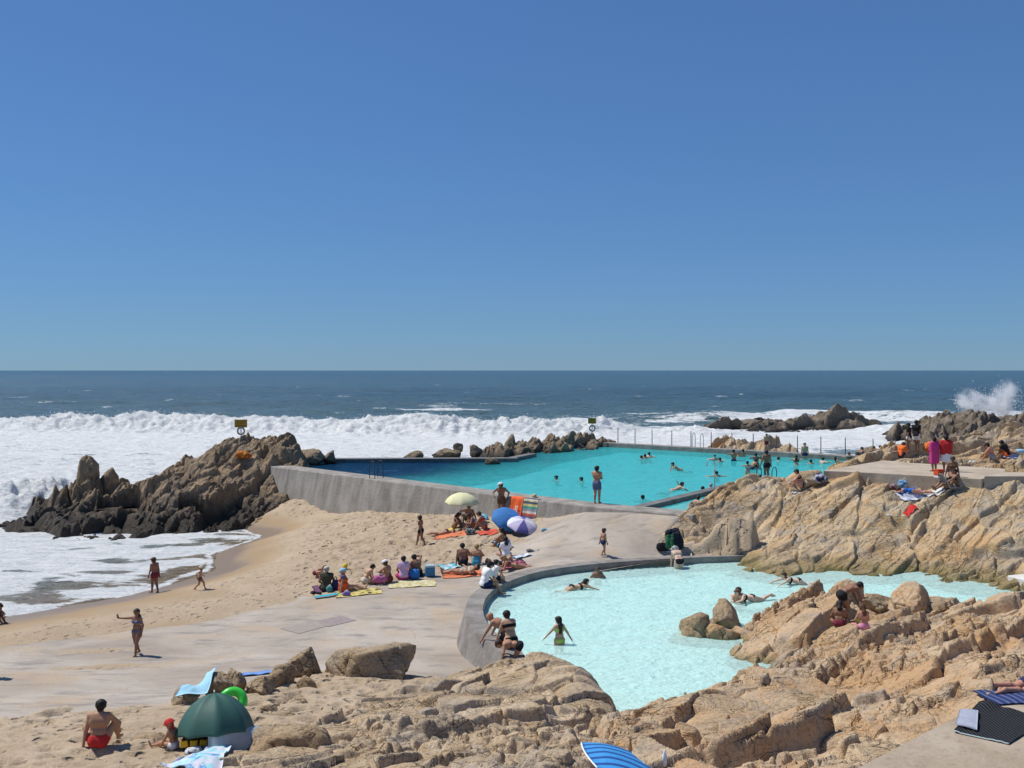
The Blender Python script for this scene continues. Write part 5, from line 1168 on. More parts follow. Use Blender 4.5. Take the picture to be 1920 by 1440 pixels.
# ---------------------------------------------------------------- parasols on the sand
c = hit(866, 984); yb = c[1]
parasol('pale yellow open parasol standing upright on the sand near the grey wall', PY(867, 924, yb), (.04, -.05, 1), .86, .50, [flat_mat('yellow_cloth', (.74, .71, .42))], PY(867, 924, yb)[2] - c[2] + .3)
c = hit(948, 996); yb = c[1]
parasol('bright blue parasol tipped on its side beside the white and violet one', PY(955, 964, yb + .1), (.28, -.55, .79), .80, .36, [flat_mat('blue_parasol', (.05, .19, .47))] * 5 + [flat_mat('blue_parasol2', (.06, .25, .62))] * 3, 1.1, rot=.3)
c = hit(975, 992); yb = c[1] - .35
parasol('white and violet panelled parasol tipped over in front of the blue one', PY(982, 975, yb), (.22, -.34, .91), .78, .30, [flat_mat('lilac_cloth', (.56, .50, .66)), WHITE, flat_mat('lilac_cloth', (.56, .50, .66)), flat_mat('violet_cloth', (.11, .10, .30))], 1.0, rot=1.2)
# green shelter parasol with a hanging side panel
c = hit(405, 1400); gy = c[1] + .25
gm = [flat_mat('bottle_green_cloth', (.04, .115, .095), .6)]
groot = parasol('dark green parasol tilted as a wind shelter with a grey panel hanging from its rim', PY(402, 1300, gy), (-.08, .20, .97), .74, .70, gm, 1.2, n=8, rot=.35, scallop=.10, sag=.34)
can = [k for k in groot.children if k.name.startswith('canopy')][0]; NB = 48
rim_ = [can.data.vertices[10 * NB + k].co.copy() for k in range(NB)]
an_ = sorted(range(NB), key=lambda k: math.atan2(rim_[k].y, rim_[k].x))
seg = [k for k in an_ if -R(82) < math.atan2(rim_[k].y, rim_[k].x) < R(18)]
P = []
for n_, k in enumerate(seg):
    a_ = rim_[k]; gx, gyy = a_.x * 1.16 + groot.location.x, a_.y * 1.12 + groot.location.y; gz = max(zat(gx, gyy), .9) - groot.location.z
    b_ = Vector((a_.x * 1.16, a_.y * 1.12, max(gz, a_.z - .62)))
    for j in range(9):
        s_ = j / 8; p = a_.lerp(b_, s_); p += Vector((.02 * math.sin(n_ * .9), -.03 * math.sin(n_ * 1.3), 0)) * s_; P.append(p)
sheet('side_panel', P, len(seg) - 1, 8, flat_mat('grey_panel_cloth', (.33, .37, .39), .7), None, None, None, parent=groot)
# bright green inflatable ring behind it
q = PY(436, 1316, 24.0); M = Matrix.Rotation(R(62), 3, 'X') @ Matrix.Rotation(R(10), 3, 'Y')
o = MB().torus((0, 0, 0), .24, .11, M, 40, 14).build('swim_ring', flat_mat('lime_plastic', (.06, .62, .07), .25, .02), None, True); o.location = q; tag(o, 'bright green inflatable swim ring leaning behind the dark green shelter', 'swim ring')
# striped sunshade at the bottom edge: an arched cloth on a frame, cut by the picture
t = NT('blue_stripe_cloth'); uv = t.attr('across'); w_ = t.math('FRACT', t.math('MULTIPLY', uv, 6.0))
M_st = t.bsdf(t.mix(t.math('GREATER_THAN', w_, .62), t.mix(t.noise(t.pos(), 5, 3), (.04, .26, .60), (.06, .33, .70)), (.02, .08, .28)), .7, t.bump(t.noise(t.pos(), 7, 3), .02), .3)
A_, B_ = Vector(PY(1090, 1393, 15.4)), Vector(PY(1120, 1440, 14.2)); c0 = Vector(PY(1180, 1480, 14.8)); P = []; AC = []
for i in range(25):
    for j in range(29):
        t_, s_ = i / 24, j / 28 * 1.7
        e = A_.lerp(B_, t_) + Vector((-.05, 0, .02)) * math.sin(t_ * math.pi)
        p = e + Vector((s_ * (.92 - .1 * t_), -.25 * s_ * t_, -.30 * max(0, s_ - .15) ** 1.9 + .04 * math.sin(t_ * math.pi) * min(1, s_ * 3))); P.append(p - c0); AC.append(t_ * .9 + s_ * .12)
ss_ = sheet('sunshade', P, 24, 28, M_st, 'bright blue sunshade with dark blue stripes and white edging at the bottom edge', 'sunshade', c0, thick=.008); attr(ss_, 'across', AC + AC)
MB().tube([P[i * 29] for i in range(25)], .013, 6).build('edging', flat_mat('white_piping', (.8, .8, .8)), ss_, True)
gz = zat(c0.x - .5, c0.y)
for k in (24 * 29, 24 * 29 + 20): MB().tube([P[k], Vector((P[k].x, P[k].y, gz - c0.z - .1))], .014, 8).build('pole', flat_mat('parasol_pole', (.6, .6, .58), .4), ss_, True)
q = hit(1246, 1436); b = MB().tube([(0, 0, 0), (0, 0, .16), (0, 0, .20), (0, 0, .24)], [.035, .035, .014, .014], 12).build('water_bottle', flat_mat('white_plastic', (.75, .77, .78), .35), None, True); b.location = q; tag(b, 'small white plastic bottle standing by the striped sunshade', 'bottle')
# ---------------------------------------------------------------- towels and bags of the sunbathers
TG = 'towels spread by the sunbathers'
towel('orange towel under the sunbather in front of the bare backed couple', 868, 1078, .85, 1.7, -82, flat_mat('orange_towel', (.64, .20, .09)), group=TG)
towel('teal blue crumpled towel left of the bare backed couple', 842, 1062, .8, .9, -60, blotch('teal_towel', [(.04, .30, .42), (.08, .45, .58), (.5, .6, .6)], 5), .08, group=TG)
towel('pale yellow patterned towel at the feet of the person in pink', 772, 1096, .9, 1.9, -80, blotch('yellow_towel', [(.60, .55, .32), (.68, .65, .48), (.50, .42, .18)], 6), group=TG)
towel('yellow and black towel under the woman in the light blue cap', 672, 1112, .9, 1.8, -75, blotch('yellow_black_towel', [(.50, .40, .10), (.06, .05, .04), (.6, .5, .2)], 4), group=TG)
towel('dark purple mat beneath the man in the olive vest', 612, 1106, .7, 1.1, -70, flat_mat('purple_mat', (.16, .07, .14)), group=TG)
towel('white cloth lying on the concrete right of the woman in the white top', 978, 1044, .6, .8, -70, blotch('white_towel', [(.66, .68, .70), (.75, .76, .78), (.3, .4, .5)], 5), .10, group=TG)
towel('blue patterned towel beside the dark haired woman in black', 938, 1018, .5, .9, -50, blotch('blue_towel', [(.04, .25, .50), (.25, .55, .70), (.02, .06, .2)], 7), .10, group=TG)
towel('black towel with pink pattern under the woman lying with knees up', 950, 1062, .9, 1.6, -75, blotch('black_pink_towel', [(.03, .025, .03), (.03, .025, .03), (.5, .12, .22)], 6), .04, group=TG)
towel('orange towel under the girl lying on the sand near the yellow parasol', 846, 1003, .7, 1.6, -80, flat_mat('orange_towel', (.64, .20, .09)), group=TG)
towel('yellow towel under the girl sitting at the left of the yellow parasol', 850, 991, .6, .8, -60, flat_mat('yellow_towel2', (.72, .52, .10)), group=TG)
towel('red towel beside the women sitting under the yellow parasol', 914, 998, .6, 1.0, -70, flat_mat('red_towel', (.62, .10, .06)), .05, group=TG)
heap('pale blue towel bundle beside the blue parasol', 908, 975, .5, .4, .35, flat_mat('cyan_towel', (.18, .48, .66)), seed=8)
heap('blue and black clothes left at the edge of the sand by the wall slope', 1022, 994, .6, .3, .10, blotch('clothes', [(.3, .55, .7), (.03, .03, .05)], 5), seed=12)
heap('dark sandals dropped on the concrete beyond the white cloth', 998, 1034, .7, .3, .12, blotch('sandals', [(.07, .08, .09), (.2, .22, .24)], 6), seed=14, name='sandals', cat='sandals')
heap('black flip flops beside the olive vested man', 592, 1113, .5, .25, .10, BLACKM, seed=15, name='sandals', cat='sandals')
o = towel('rolled cyan beach mat at the front of the left sunbathers', 612, 1120, .24, .95, -72, flat_mat('cyan_mat', (.03, .42, .55), .5), .0, 'mat', name='beach_mat', lift=.07)
bag('orange red beach bag standing beside the woman in the light blue cap', 644, 1110, .42, .3, .55, flat_mat('orange_bag', (.72, .12, .03)), flat_mat('orange_strap', (.5, .08, .02)))
bag('navy blue drink cooler bag next to the orange red bag', 629, 1106, .26, .22, .42, flat_mat('navy_bag', (.05, .07, .18)), BLACKM)
bag('small violet bag in front of the orange red bag', 650, 1118, .3, .2, .18, flat_mat('violet_bag', (.22, .15, .42)), WHITE)
bag('teal green bag behind the cyan mat', 618, 1110, .24, .2, .22, flat_mat('teal_bag', (.07, .28, .28)), WHITE)
bag('pink holdall with white straps near the woman in the white cap', 712, 1093, .55, .3, .30, flat_mat('pink_bag', (.52, .14, .30)), WHITE)
bag('bright blue rucksack beside the person in pink', 777, 1086, .45, .35, .42, flat_mat('blue_bag', (.03, .17, .50)), BLACKM)
bag('black and white bag on the sand by the girl lying face down', 882, 1002, .5, .35, .28, blotch('bw_bag', [(.04, .05, .05), (.25, .28, .27)], 8), BLACKM)
q = hit(806, 1080); cl = empty('cool_box', q, .25); tag(cl, 'blue cool box with a pale lid and handle on the sand', 'cool box')
MB().box((0, 0, .19), (.40, .28, .38)).build('box', flat_mat('cooler_blue', (.05, .22, .40), .4), cl, bevel=.025)
MB().box((0, 0, .42), (.42, .30, .08)).build('lid', flat_mat('cooler_lid', (.42, .60, .66), .4), cl, bevel=.02)
MB().tube([(-.2, 0, .36), (-.2, 0, .52), (-.14, 0, .58), (.14, 0, .58), (.2, 0, .52), (.2, 0, .36)], .014, 6).build('handle', flat_mat('cooler_white', (.7, .72, .72), .4), cl, True)
q = hit(647, 1068); bk = empty('toy_bucket', q); tag(bk, 'small yellow toy bucket on the trodden sand', 'bucket'); MB().tube([(0, 0, 0), (0, 0, .24)], [.08, .12], 14).build('pail', flat_mat('yellow_plastic', (.80, .55, .04), .35), bk, True); MB().tube([(-.12, 0, .23), (-.1, 0, .34), (0, 0, .38), (.1, 0, .34), (.12, 0, .23)], .008, 6).build('handle', flat_mat('yellow_plastic', (.80, .55, .04), .35), bk, True)
# ---------------------------------------------------------------- towels hung on the grey wall
def wall_cloth(label, px0, px1, pyt, hang, mat, name='towel', skew=.0):
    A = Vector((WF[2][0], WF[2][1])); B = Vector((WF[3][0], WF[3][1])) if px1 < 1003 else Vector((WF[3][0], WF[3][1]))
    def on_line(px):
        best = None
        for i in range(len(WF) - 1):
            a, b = Vector(WF[i]), Vector(WF[i + 1]); k = (px - CX) / F
            t = (k * a.y - a.x) / ((b.x - a.x) - k * (b.y - a.y))
            if -.01 <= t <= 1.01: best = a.lerp(b, t)
        return best
    a, b = on_line(px0), on_line(px1); d = (b - a); n = Vector((d.y, -d.x)).normalized()
    if n.y > 0: n = -n
    P = []; nx, ny = 12, 16; c0 = (a + b) / 2
    for i in range(nx + 1):
        for j in range(ny + 1):
            t = i / nx; s_ = j / ny * (hang + .25) - .25
            p = a.lerp(b, t)
            if s_ < 0: x = p - n * (-s_); z = ZTOP + .02
            else: x = p + n * (.75 * s_ / 3.7 + .025 + .02 * math.sin(t * 11 + s_ * 2)) + d * skew * s_; z = ZTOP + .01 - s_
            P.append((x.x - c0.x, x.y - c0.y, z - ZTOP))
    return sheet(name, P, nx, ny, mat, label, 'towel', (c0.x, c0.y, ZTOP)), a, b, n
ot, a, b, n = wall_cloth('orange towel with white lettering hung over the grey wall', 959, 981, 930, 1.05, flat_mat('orange_red_towel', (.80, .13, .03)))
fc = bpy.data.curves.new('lettering', 'FONT'); fc.body = 'chis'; fc.size = .42; fc.extrude = .002; fc.align_x = 'LEFT'
fo_ = bpy.data.objects.new('lettering', fc); COL.objects.link(fo_); DG2 = bpy.context.evaluated_depsgraph_get(); DG2.update()
me_ = bpy.data.meshes.new_from_object(fo_.evaluated_get(DG2)); bpy.data.objects.remove(fo_)
lt = bpy.data.objects.new('lettering', me_); COL.objects.link(lt); me_.materials.append(WHITE); lt.parent = ot
dv = (b - a).normalized(); X3 = Vector((0, 0, 1)); Z3 = Vector((n.x, n.y, .2)).normalized(); X3 = (X3 - Z3 * X3.dot(Z3)).normalized(); Y3 = Z3.cross(X3)
st_p = a.lerp(b, .78); lt.matrix_local = Matrix.Translation(Vector((st_p.x + n.x * .31 - ot.location.x, st_p.y + n.y * .31 - ot.location.y, -1.0))) @ Matrix((X3, Y3, Z3)).transposed().to_4x4()
wall_cloth('towel in green yellow grey and red bands hung beside the orange one', 983, 1009, 930, 1.12, (lambda: (lambda t: t)(stripes('banded_towel', [(.08, .36, .30), (.66, .58, .25), (.10, .12, .17), (.66, .60, .40), (.12, .13, .2), (.55, .10, .07), (.66, .62, .55), (.30, .32, .36)], 1.05, 2)))())
q = PZ(1002, 933, ZTOP); sh_ = empty('straw_hat', (q[0], q[1] , ZTOP)); tag(sh_, 'pale straw hat resting on the wall top above the banded towel', 'hat')
MB().tube([(0, 0, 0), (0, 0, .02)], [.20, .21], 20).build('brim', flat_mat('straw', (.58, .48, .26)), sh_, True); MB().tube([(0, 0, .02), (0, 0, .14), (0, 0, .19)], [.12, .11, .05], 18).build('crown', flat_mat('straw', (.58, .48, .26)), sh_, True)
# ---------------------------------------------------------------- left foreground: pale blue towel on boulders, patterned cloth, bag
def drape(label, pts, mat, name='towel', nx=16, ny=12, wr=.05, seed=2, off=.03, fill=3):
    """a cloth over whatever stands below: four world corners (x,y) give its plan"""
    A, B, C_, D_ = (Vector(p[:2]) for p in pts); P = []; c0 = (A + B + C_ + D_) / 4
    z0 = max(zat(c0.x, c0.y), 0)
    for i in range(nx + 1):
        for j in range(ny + 1):
            t, s_ = i / nx, j / ny; p = A.lerp(B, t).lerp(D_.lerp(C_, t), s_)
            P.append([p.x, p.y, zat(p.x, p.y) + off + wr * abs(float(vn(t * 5 + seed, s_ * 4, seed)))])
    Z = np.array([q[2] for q in P]).reshape(nx + 1, ny + 1)
    for _ in range(fill):
        Zp = np.pad(Z, 1, mode='edge'); Z = np.maximum(Z, .25 * (Zp[:-2, 1:-1] + Zp[2:, 1:-1] + Zp[1:-1, :-2] + Zp[1:-1, 2:]))
    for k, z in enumerate(Z.ravel()): P[k] = (P[k][0] - c0.x, P[k][1] - c0.y, z - z0)
    return sheet(name, P, nx, ny, mat, label, 'towel', (c0.x, c0.y, z0))
xa, xb = PY(346, 1290, 24.9)[0], PY(398, 1270, 25.6)[0]
drape('pale blue towel spread over the brown boulders behind the green shelter', [(xa, 24.15), (xb + .12, 24.75), (xb + .05, 26.0), (xa - .05, 25.3)], flat_mat('pale_blue_towel', (.36, .64, .78)), seed=6, fill=40, off=.05)
g4 = [hit(322, 1436), hit(395, 1439), hit(436, 1392), hit(372, 1424)]
drape('white blue and turquoise patterned cloth lying at the foot of the green shelter', [(g4[0][0] - .1, g4[0][1] - .35), (g4[1][0] + .25, g4[1][1] - .3), (g4[2][0] + .05, g4[2][1] + .15), (g4[0][0] + .15, g4[0][1] + .30)], blotch('patterned_cloth', [(.62, .68, .74), (.10, .32, .58), (.35, .68, .72), (.68, .66, .74)], 3.2), wr=.10, seed=9, nx=22, ny=14)
q = hit(368, 1396); yb_ = bag('black bag with a row of yellow panels under the green shelter', 366, 1404, .52, .30, .27, flat_mat('brown_bag', (.10, .055, .03)), BLACKM, 8)
for k, x in enumerate((-.18, 0, .18)): MB().box((x, -.135, .15), (.14, .05, .13), Matrix.Rotation(.15 * (k - 1), 3, 'Y')).build('yellow_panel', flat_mat('yellow_vinyl', (.78, .52, .03), .5), yb_, bevel=.015)
heap('blue and black things piled in front of the yellow panelled bag', 372, 1414, .7, .4, .16, blotch('things', [(.03, .03, .035), (.05, .17, .42), (.6, .6, .6)], 4), seed=22, name='clothes', cat='clothes')
towel('blue towel lying behind the boulders at the concrete edge', 482, 1264, .5, .9, -70, flat_mat('blue_towel3', (.16, .30, .62)), .05)
# ---------------------------------------------------------------- right corner towels
M_blk = stripes('black_striped_towel', [(.012, .012, .014)] * 4 + [(.012, .012, .014), (.10, .105, .115)], 17, 0)
qz = CZ + .004
A_, B_, C2, D2 = PZ(1788, 1374, CZ), PZ(1892, 1397, CZ), PZ(1962, 1352, CZ), PZ(1836, 1318, CZ)
P = []; c0 = ((A_[0] + C2[0]) / 2, (A_[1] + C2[1]) / 2, qz); nx, ny = 24, 22
for i in range(nx + 1):
    for j in range(ny + 1):
        t, s_ = i / nx, j / ny; p = Vector(A_).lerp(Vector(B_), t).lerp(Vector(D2).lerp(Vector(C2), t), s_)
        P.append((p.x - c0[0], p.y - c0[1], .012 + .03 * max(0, float(fbm(t * 5, s_ * 4, 3, 5))) + .07 * sst(.75, 1, s_) * (1 - t) * abs(math.sin(t * 9))))
btw = sheet('towel', P, nx, ny, M_blk, 'black towel with thin pale lines spread on the concrete corner', 'towel', c0)
MB().tube([Vector(p) + Vector((0, 0, .004)) for p in P[0::ny + 1]], .012, 6).build('hem', flat_mat('pale_hem', (.45, .55, .55)), btw, True)
P = []
A_, B_, C2, D2 = PZ(1792, 1366, CZ), PZ(1832, 1376, CZ), PZ(1834, 1340, CZ), PZ(1800, 1338, CZ)
for i in range(11):
    for j in range(11):
        t, s_ = i / 10, j / 10; p = Vector(A_).lerp(Vector(B_), t).lerp(Vector(D2).lerp(Vector(C2), t), s_); P.append((p.x - c0[0], p.y - c0[1], .05 + .015 * math.sin(t * math.pi) + .03 * abs(math.sin(s_ * 6))))
sheet('folded_corner', P, 10, 10, flat_mat('grey_towel_back', (.36, .38, .46)), None, None, None, parent=btw)
q = PZ(1935, 1305, CZ)
towel('dark blue towel under the outstretched legs at the right edge', 0, 0, .8, 1.9, -80, stripes('navy_towel', [(.03, .05, .16), (.03, .05, .16), (.12, .15, .26)], 7, 1), .03, at=(q[0], q[1], CZ + .004))
# ---------------------------------------------------------------- chair with clothes, bags and book by the rim
q = hit(1262, 1030); ch = empty('folding_chair', q, R(25)); tag(ch, 'dark folding chair heaped with clothes where the curved rim meets the rocks', 'chair')
MB().box((0, 0, .40), (.5, .45, .04)).build('seat', BLACKM, ch, bevel=.01); MB().box((0, .22, .58), (.5, .04, .36), Matrix.Rotation(-.15, 3, 'X')).build('backrest', BLACKM, ch, bevel=.01)
for sx in (-1, 1):
    MB().tube([(sx * .25, -.22, 0), (sx * .25, .2, .42)], .013, 6).build('leg', DKM, ch, True); MB().tube([(sx * .25, .24, 0), (sx * .25, -.2, .42)], .013, 6).build('leg', DKM, ch, True); MB().tube([(sx * .27, -.22, .58), (sx * .27, .22, .6)], .016, 6).build('armrest', DKM, ch, True)
qq = Vector(q)
blob('jacket', [((-.28, -.05, .6), (-.34, -.1, .16), .09, .12, .06), ((-.16, -.12, .6), (-.2, -.24, .2), .08, .10, .06)], flat_mat('green_jacket', (.03, .14, .06)), 'dark green jacket hanging off the folding chair by the pool rim', 'jacket', q, 25, .02, 0, None, .04, 5)
blob('towel', [((-.24, .05, .72), (.20, .08, .76), .13, .15, .08), ((-.05, -.12, .62), (.02, -.22, .2), .11, .12, .06), ((.2, -.05, .66), (.32, -.12, .18), .14, .15, .08), ((.1, -.1, .6), (.2, -.2, .2), .12, .14, .08)], flat_mat('navy_black_towel', (.012, .014, .026)), 'navy black towel thrown over the top of the folding chair', 'towel', q, 25, .02, 0, None, .05, 6)
bag('black rucksack with a white print left of the folding chair', 1242, 1033, .55, .4, .36, blotch('print_bag', [(.02, .02, .024), (.02, .02, .024), (.02, .02, .024)], 5), BLACKM, 20, name='rucksack')
q = PZ(1256, 1040, ZRIM + .02); bo = MB().box((0, 0, .02), (.30, .22, .04), Matrix.Rotation(.3, 3, 'Z')).build('book', flat_mat('book_cover', (.45, .62, .70)), None, bevel=.004); bo.location = (q[0], q[1] + .1, max(zat(q[0], q[1] + .1), ZRIM)); tag(bo, 'pale blue book lying on the pool rim by the rucksack', 'book')
# ---------------------------------------------------------------- signs with life rings
def life_sign(label, px, pyf, Y, bw, bh, pyb, rlab, pyr, rr):
    x, y, z = PY(px, pyf, Y); zb = zat(x, y, z); zt = PY(px, pyb, Y)[2]
    s_ = empty('warning_sign', (x, y, zb)); tag(s_, label, 'sign')
    MB().tube([(0, 0, -.2), (0, 0, zt - zb)], .035, 8).build('post', GALV, s_, True)
    MB().box((0, -.05, zt - zb), (bw, .03, bh)).build('board', flat_mat('sign_yellow', (.42, .27, .03), .6), s_, bevel=.006)
    m = MB()
    for k in range(3): m.box((0, -.068, zt - zb + bh * (.24 - .24 * k)), (bw * (.7 - .1 * (k % 2)), .004, bh * .07))
    m.build('lettering', flat_mat('sign_brown', (.16, .07, .02), .6), s_)
    m = MB(); e = .025
    for sx in (-1, 1): m.box((sx * (bw / 2 - e / 2), -.068, zt - zb), (e, .006, bh)); m.box((0, -.069, zt - zb + sx * (bh / 2 - e / 2)), (bw, .006, e))
    m.build('frame', flat_mat('sign_red', (.20, .05, .02), .6), s_)
    rz_ = PY(px, pyr, Y)[2]
    r = empty('life_ring', (x + .02, y - .10, rz_)); tag(r, rlab, 'life ring')
    MB().torus((0, 0, 0), rr, rr * .26, Matrix.Rotation(R(90), 3, 'X'), 32, 10).build('ring', flat_mat('ring_grey', (.40, .38, .36), .5), r, True)
    for k in range(4):
        a = R(45 + 90 * k); m = MB(); m.torus((rr * math.cos(a), 0, rr * math.sin(a)), rr * .28, rr * .05, Matrix.Rotation(a, 3, 'Y').inverted() @ Matrix.Rotation(0, 3, 'X'), 14, 6); m.build('band', flat_mat('ring_orange', (.40, .12, .05), .5), r, True)
    return s_
life_sign('yellow notice board on a post at the top of the tall sea rock', 452, 826, 71.6, .88, .56, 794, 'grey life ring hanging on the post on the tall sea rock', 808, .24)
life_sign('yellow notice board on a post above the far rim rocks of the pool', 1110, 808, 89.3, .70, .50, 789, 'grey life ring hanging on the post above the far rim rocks', 803, .24)
heap('orange cloth with a dark red end lying on the tall sea rock below the sign', 458, 856, .9, .6, .5, blotch('orange_cloth', [(.62, .24, .03), (.70, .30, .04), (.45, .12, .03)], 3), seed=31, name='cloth', cat='cloth')
# ---------------------------------------------------------------- far fence, ladders, shower
a_, b_ = Vector((8.3, 89.5)), Vector((26.6, 74.6)); fn = empty('fence', (8.3, 89.5, ZTOP)); tag(fn, 'row of thin dark posts with wires along the far pool wall', 'fence')
def on_ab(px):
    k = (px - CX) / F; t = (k * a_.y - a_.x) / ((b_.x - a_.x) - k * (b_.y - a_.y)); return a_.lerp(b_, t)
pl_ = [1153, 1185, 1217, 1254, 1290, 1328, 1367, 1407, 1450, 1490, 1534, 1580, 1632]
tops = []
for px in pl_:
    p = on_ab(px) + Vector((.3, .3)); MB().tube([(p.x - 8.3, p.y - 89.5, 0), (p.x - 8.3, p.y - 89.5, 1.42)], .035, 6).build('post', flat_mat('fence_post', (.13, .11, .10), .6), fn, True); tops.append(Vector((p.x - 8.3, p.y - 89.5, 1.3)))
for dz in (0, -.6): MB().tube([q + Vector((0, 0, dz)) for q in tops], .006, 4).build('wire', GALV, fn, True)
pr_ = empty('fence_post', PY(1678, 862, 62)); tag(pr_, 'single dark post in the rocks behind the terrace', 'post'); MB().tube([(0, 0, -.4), (0, 0, 1.25)], .04, 8).build('post', flat_mat('fence_post', (.13, .11, .10), .6), pr_, True); MB().tube([(0, 0, 1.25), (0, 0, 1.30)], .055, 8).build('cap', DKM, pr_, True)
def ladder(label, loc, rz, w, hgt, mat, drop=.9):
    r = empty('pool_ladder', loc, rz); tag(r, label, 'ladder')
    for sx in (-1, 1): MB().tube([(sx * w / 2, .45, 0), (sx * w / 2, .45, hgt * .7), (sx * w / 2, .36, hgt * .95), (sx * w / 2, .2, hgt), (sx * w / 2, .02, hgt * .93), (sx * w / 2, -.06, hgt * .7), (sx * w / 2, -.08, -drop)], .026, 8).build('rail', mat, r, True)
    for k in range(3): MB().tube([(-w / 2, -.08, -.12 - .26 * k), (w / 2, -.08, -.12 - .26 * k)], .02, 6).build('rung', mat, r, True)
    return r
q = PZ(702, 896, ZTOP); ladder('dark pool ladder with tall curved rails at the deep end', (q[0], q[1], ZTOP), R(-135 + 180 + 180), .62, 1.05, DKM)
p = on_ab(1307); ladder('hooped metal pool ladder on the far wall', (p.x - .1, p.y - .35, ZTOP + .1), R(-39), .75, 1.2, GALV)
q = PZ(1434, 906, 2.5); ladder('dark ladder with rails where bathers climb out beside the ochre rocks', (q[0], q[1], 2.45), R(-45), 1.0, 1.0, DKM)
q = PY(1340, 915, 49.6); sw_ = empty('shower', (q[0], q[1], q[2] - .1)); tag(sw_, 'thin shower pole with a curved arm standing behind the ochre rocks', 'shower')
MB().tube([(0, 0, -.3), (0, 0, 1.35)], .022, 8).build('pole', GALV, sw_, True); MB().tube([(0, 0, 1.35), (-.06, 0, 1.44), (-.2, 0, 1.48), (-.33, 0, 1.42), (-.38, 0, 1.28)], .016, 8).build('arm', GALV, sw_, True); MB().tube([(-.38, 0, 1.28), (-.39, 0, 1.2)], [.02, .06], 10).build('shower_head', GALV, sw_, True); MB().tube([(-.05, 0, .95), (.05, 0, .95)], .03, 8).build('valve', GALV, sw_, True)
# ---------------------------------------------------------------- terrace things
TZ = 4.2
q = PZ(1763, 896, TZ); ob = empty('cool_box', (q[0], q[1] + .15, TZ), .45); tag(ob, 'orange red box with a pale base at the edge of the terrace', 'box'); MB().box((0, 0, .05), (.36, .26, .10)).build('base', WHITE, ob, bevel=.01); MB().box((0, 0, .21), (.38, .28, .22)).build('box', flat_mat('orange_red_plastic', (.72, .10, .03), .5), ob, bevel=.02); MB().box((0, 0, .345), (.40, .30, .05)).build('lid', flat_mat('orange_red_plastic2', (.66, .08, .03), .5), ob, bevel=.015)
q = hit(1780, 921); lc = empty('beach_chair', q, R(-80)); tag(lc, 'low beach chair with pale fabric below the terrace edge', 'chair')
MB().box((0, .15, .17), (.5, .5, .03)).build('seat', flat_mat('chair_fabric', (.45, .44, .42)), lc, bevel=.01); MB().box((0, -.30, .48), (.5, .03, .75), Matrix.Rotation(.55, 3, 'X')).build('backrest', stripes('chair_stripe', [(.5, .49, .46), (.08, .08, .09)], 9, 0), lc, bevel=.01)
for sx in (-1, 1): MB().tube([(sx * .26, .38, 0), (sx * .26, -.1, .2), (sx * .26, -.5, .82)], .014, 6).build('frame', GALV, lc, True); MB().tube([(sx * .26, -.35, 0), (sx * .26, .1, .22)], .014, 6).build('leg', GALV, lc, True)
towel('pale towel beside the low beach chair below the terrace', 1752, 924, .5, .9, -80, flat_mat('pale_towel', (.62, .62, .60)), .06)
towel('blue and white towel below the terrace under the curled up sunbather', 1706, 926, .8, 1.2, -75, blotch('blue_white_towel', [(.62, .66, .72), (.08, .20, .46), (.6, .6, .65)], 5), .06)
bag('bright blue and white bag beside the curled up sunbather below the terrace', 1694, 914, .5, .35, .34, blotch('blue_white_bag', [(.05, .28, .60), (.60, .66, .70)], 6), WHITE, 10)
heap('maroon and grey clothes left of the blue and white bag', 1672, 916, .5, .4, .26, blotch('maroon_clothes', [(.22, .06, .08), (.3, .28, .28)], 4), seed=41, name='clothes', cat='clothes')
towel('red cloth dropped on the ochre outcrop', 1707, 958, .28, .62, -65, flat_mat('red_cloth', (.60, .03, .025)), .12, 'cloth', name='cloth', seed=43)
heap('white papers lying on the outcrop left of the red cloth', 1672, 966, .5, .3, .06, flat_mat('white_cloth2', (.62, .62, .60)), seed=44, name='paper', cat='paper')
heap('navy blue bag in the shade of the upright boulder', 1536, 902, .6, .4, .42, blotch('navy_things', [(.03, .035, .10), (.02, .02, .03), (.4, .42, .5)], 4), seed=46, name='bag', cat='bag')
heap('white cloth below the person in the shade of the upright boulder', 1492, 925, .6, .3, .10, flat_mat('white_cloth3', (.64, .64, .66)), seed=47, name='cloth', cat='cloth')
heap('small white towel on the ochre rocks behind the terrace', 1824, 867, .6, .3, .14, flat_mat('white_cloth4', (.7, .7, .7)), seed=48)
heap('orange bag on the rocks behind the pink towel', 1742, 843, .5, .4, .5, flat_mat('orange_bag2', (.78, .20, .05)), seed=49, name='bag', cat='bag')
towel('pale blue towel under the two lying on the far right rocks', 1908, 850, .8, 1.6, -85, flat_mat('pale_blue_towel2', (.38, .5, .68)), .06)
q = hit(1610, 1168); bk = empty('toy_bucket', q); tag(bk, 'lime green toy bucket between the children in the rocks', 'bucket'); MB().tube([(0, 0, 0), (0, 0, .2)], [.07, .10], 14).build('pail', flat_mat('lime_plastic2', (.40, .62, .10), .35), bk, True); MB().tube([(-.1, 0, .19), (-.08, 0, .29), (0, 0, .32), (.08, 0, .29), (.1, 0, .19)], .008, 6).build('handle', flat_mat('lime_plastic2', (.40, .62, .10), .35), bk, True)
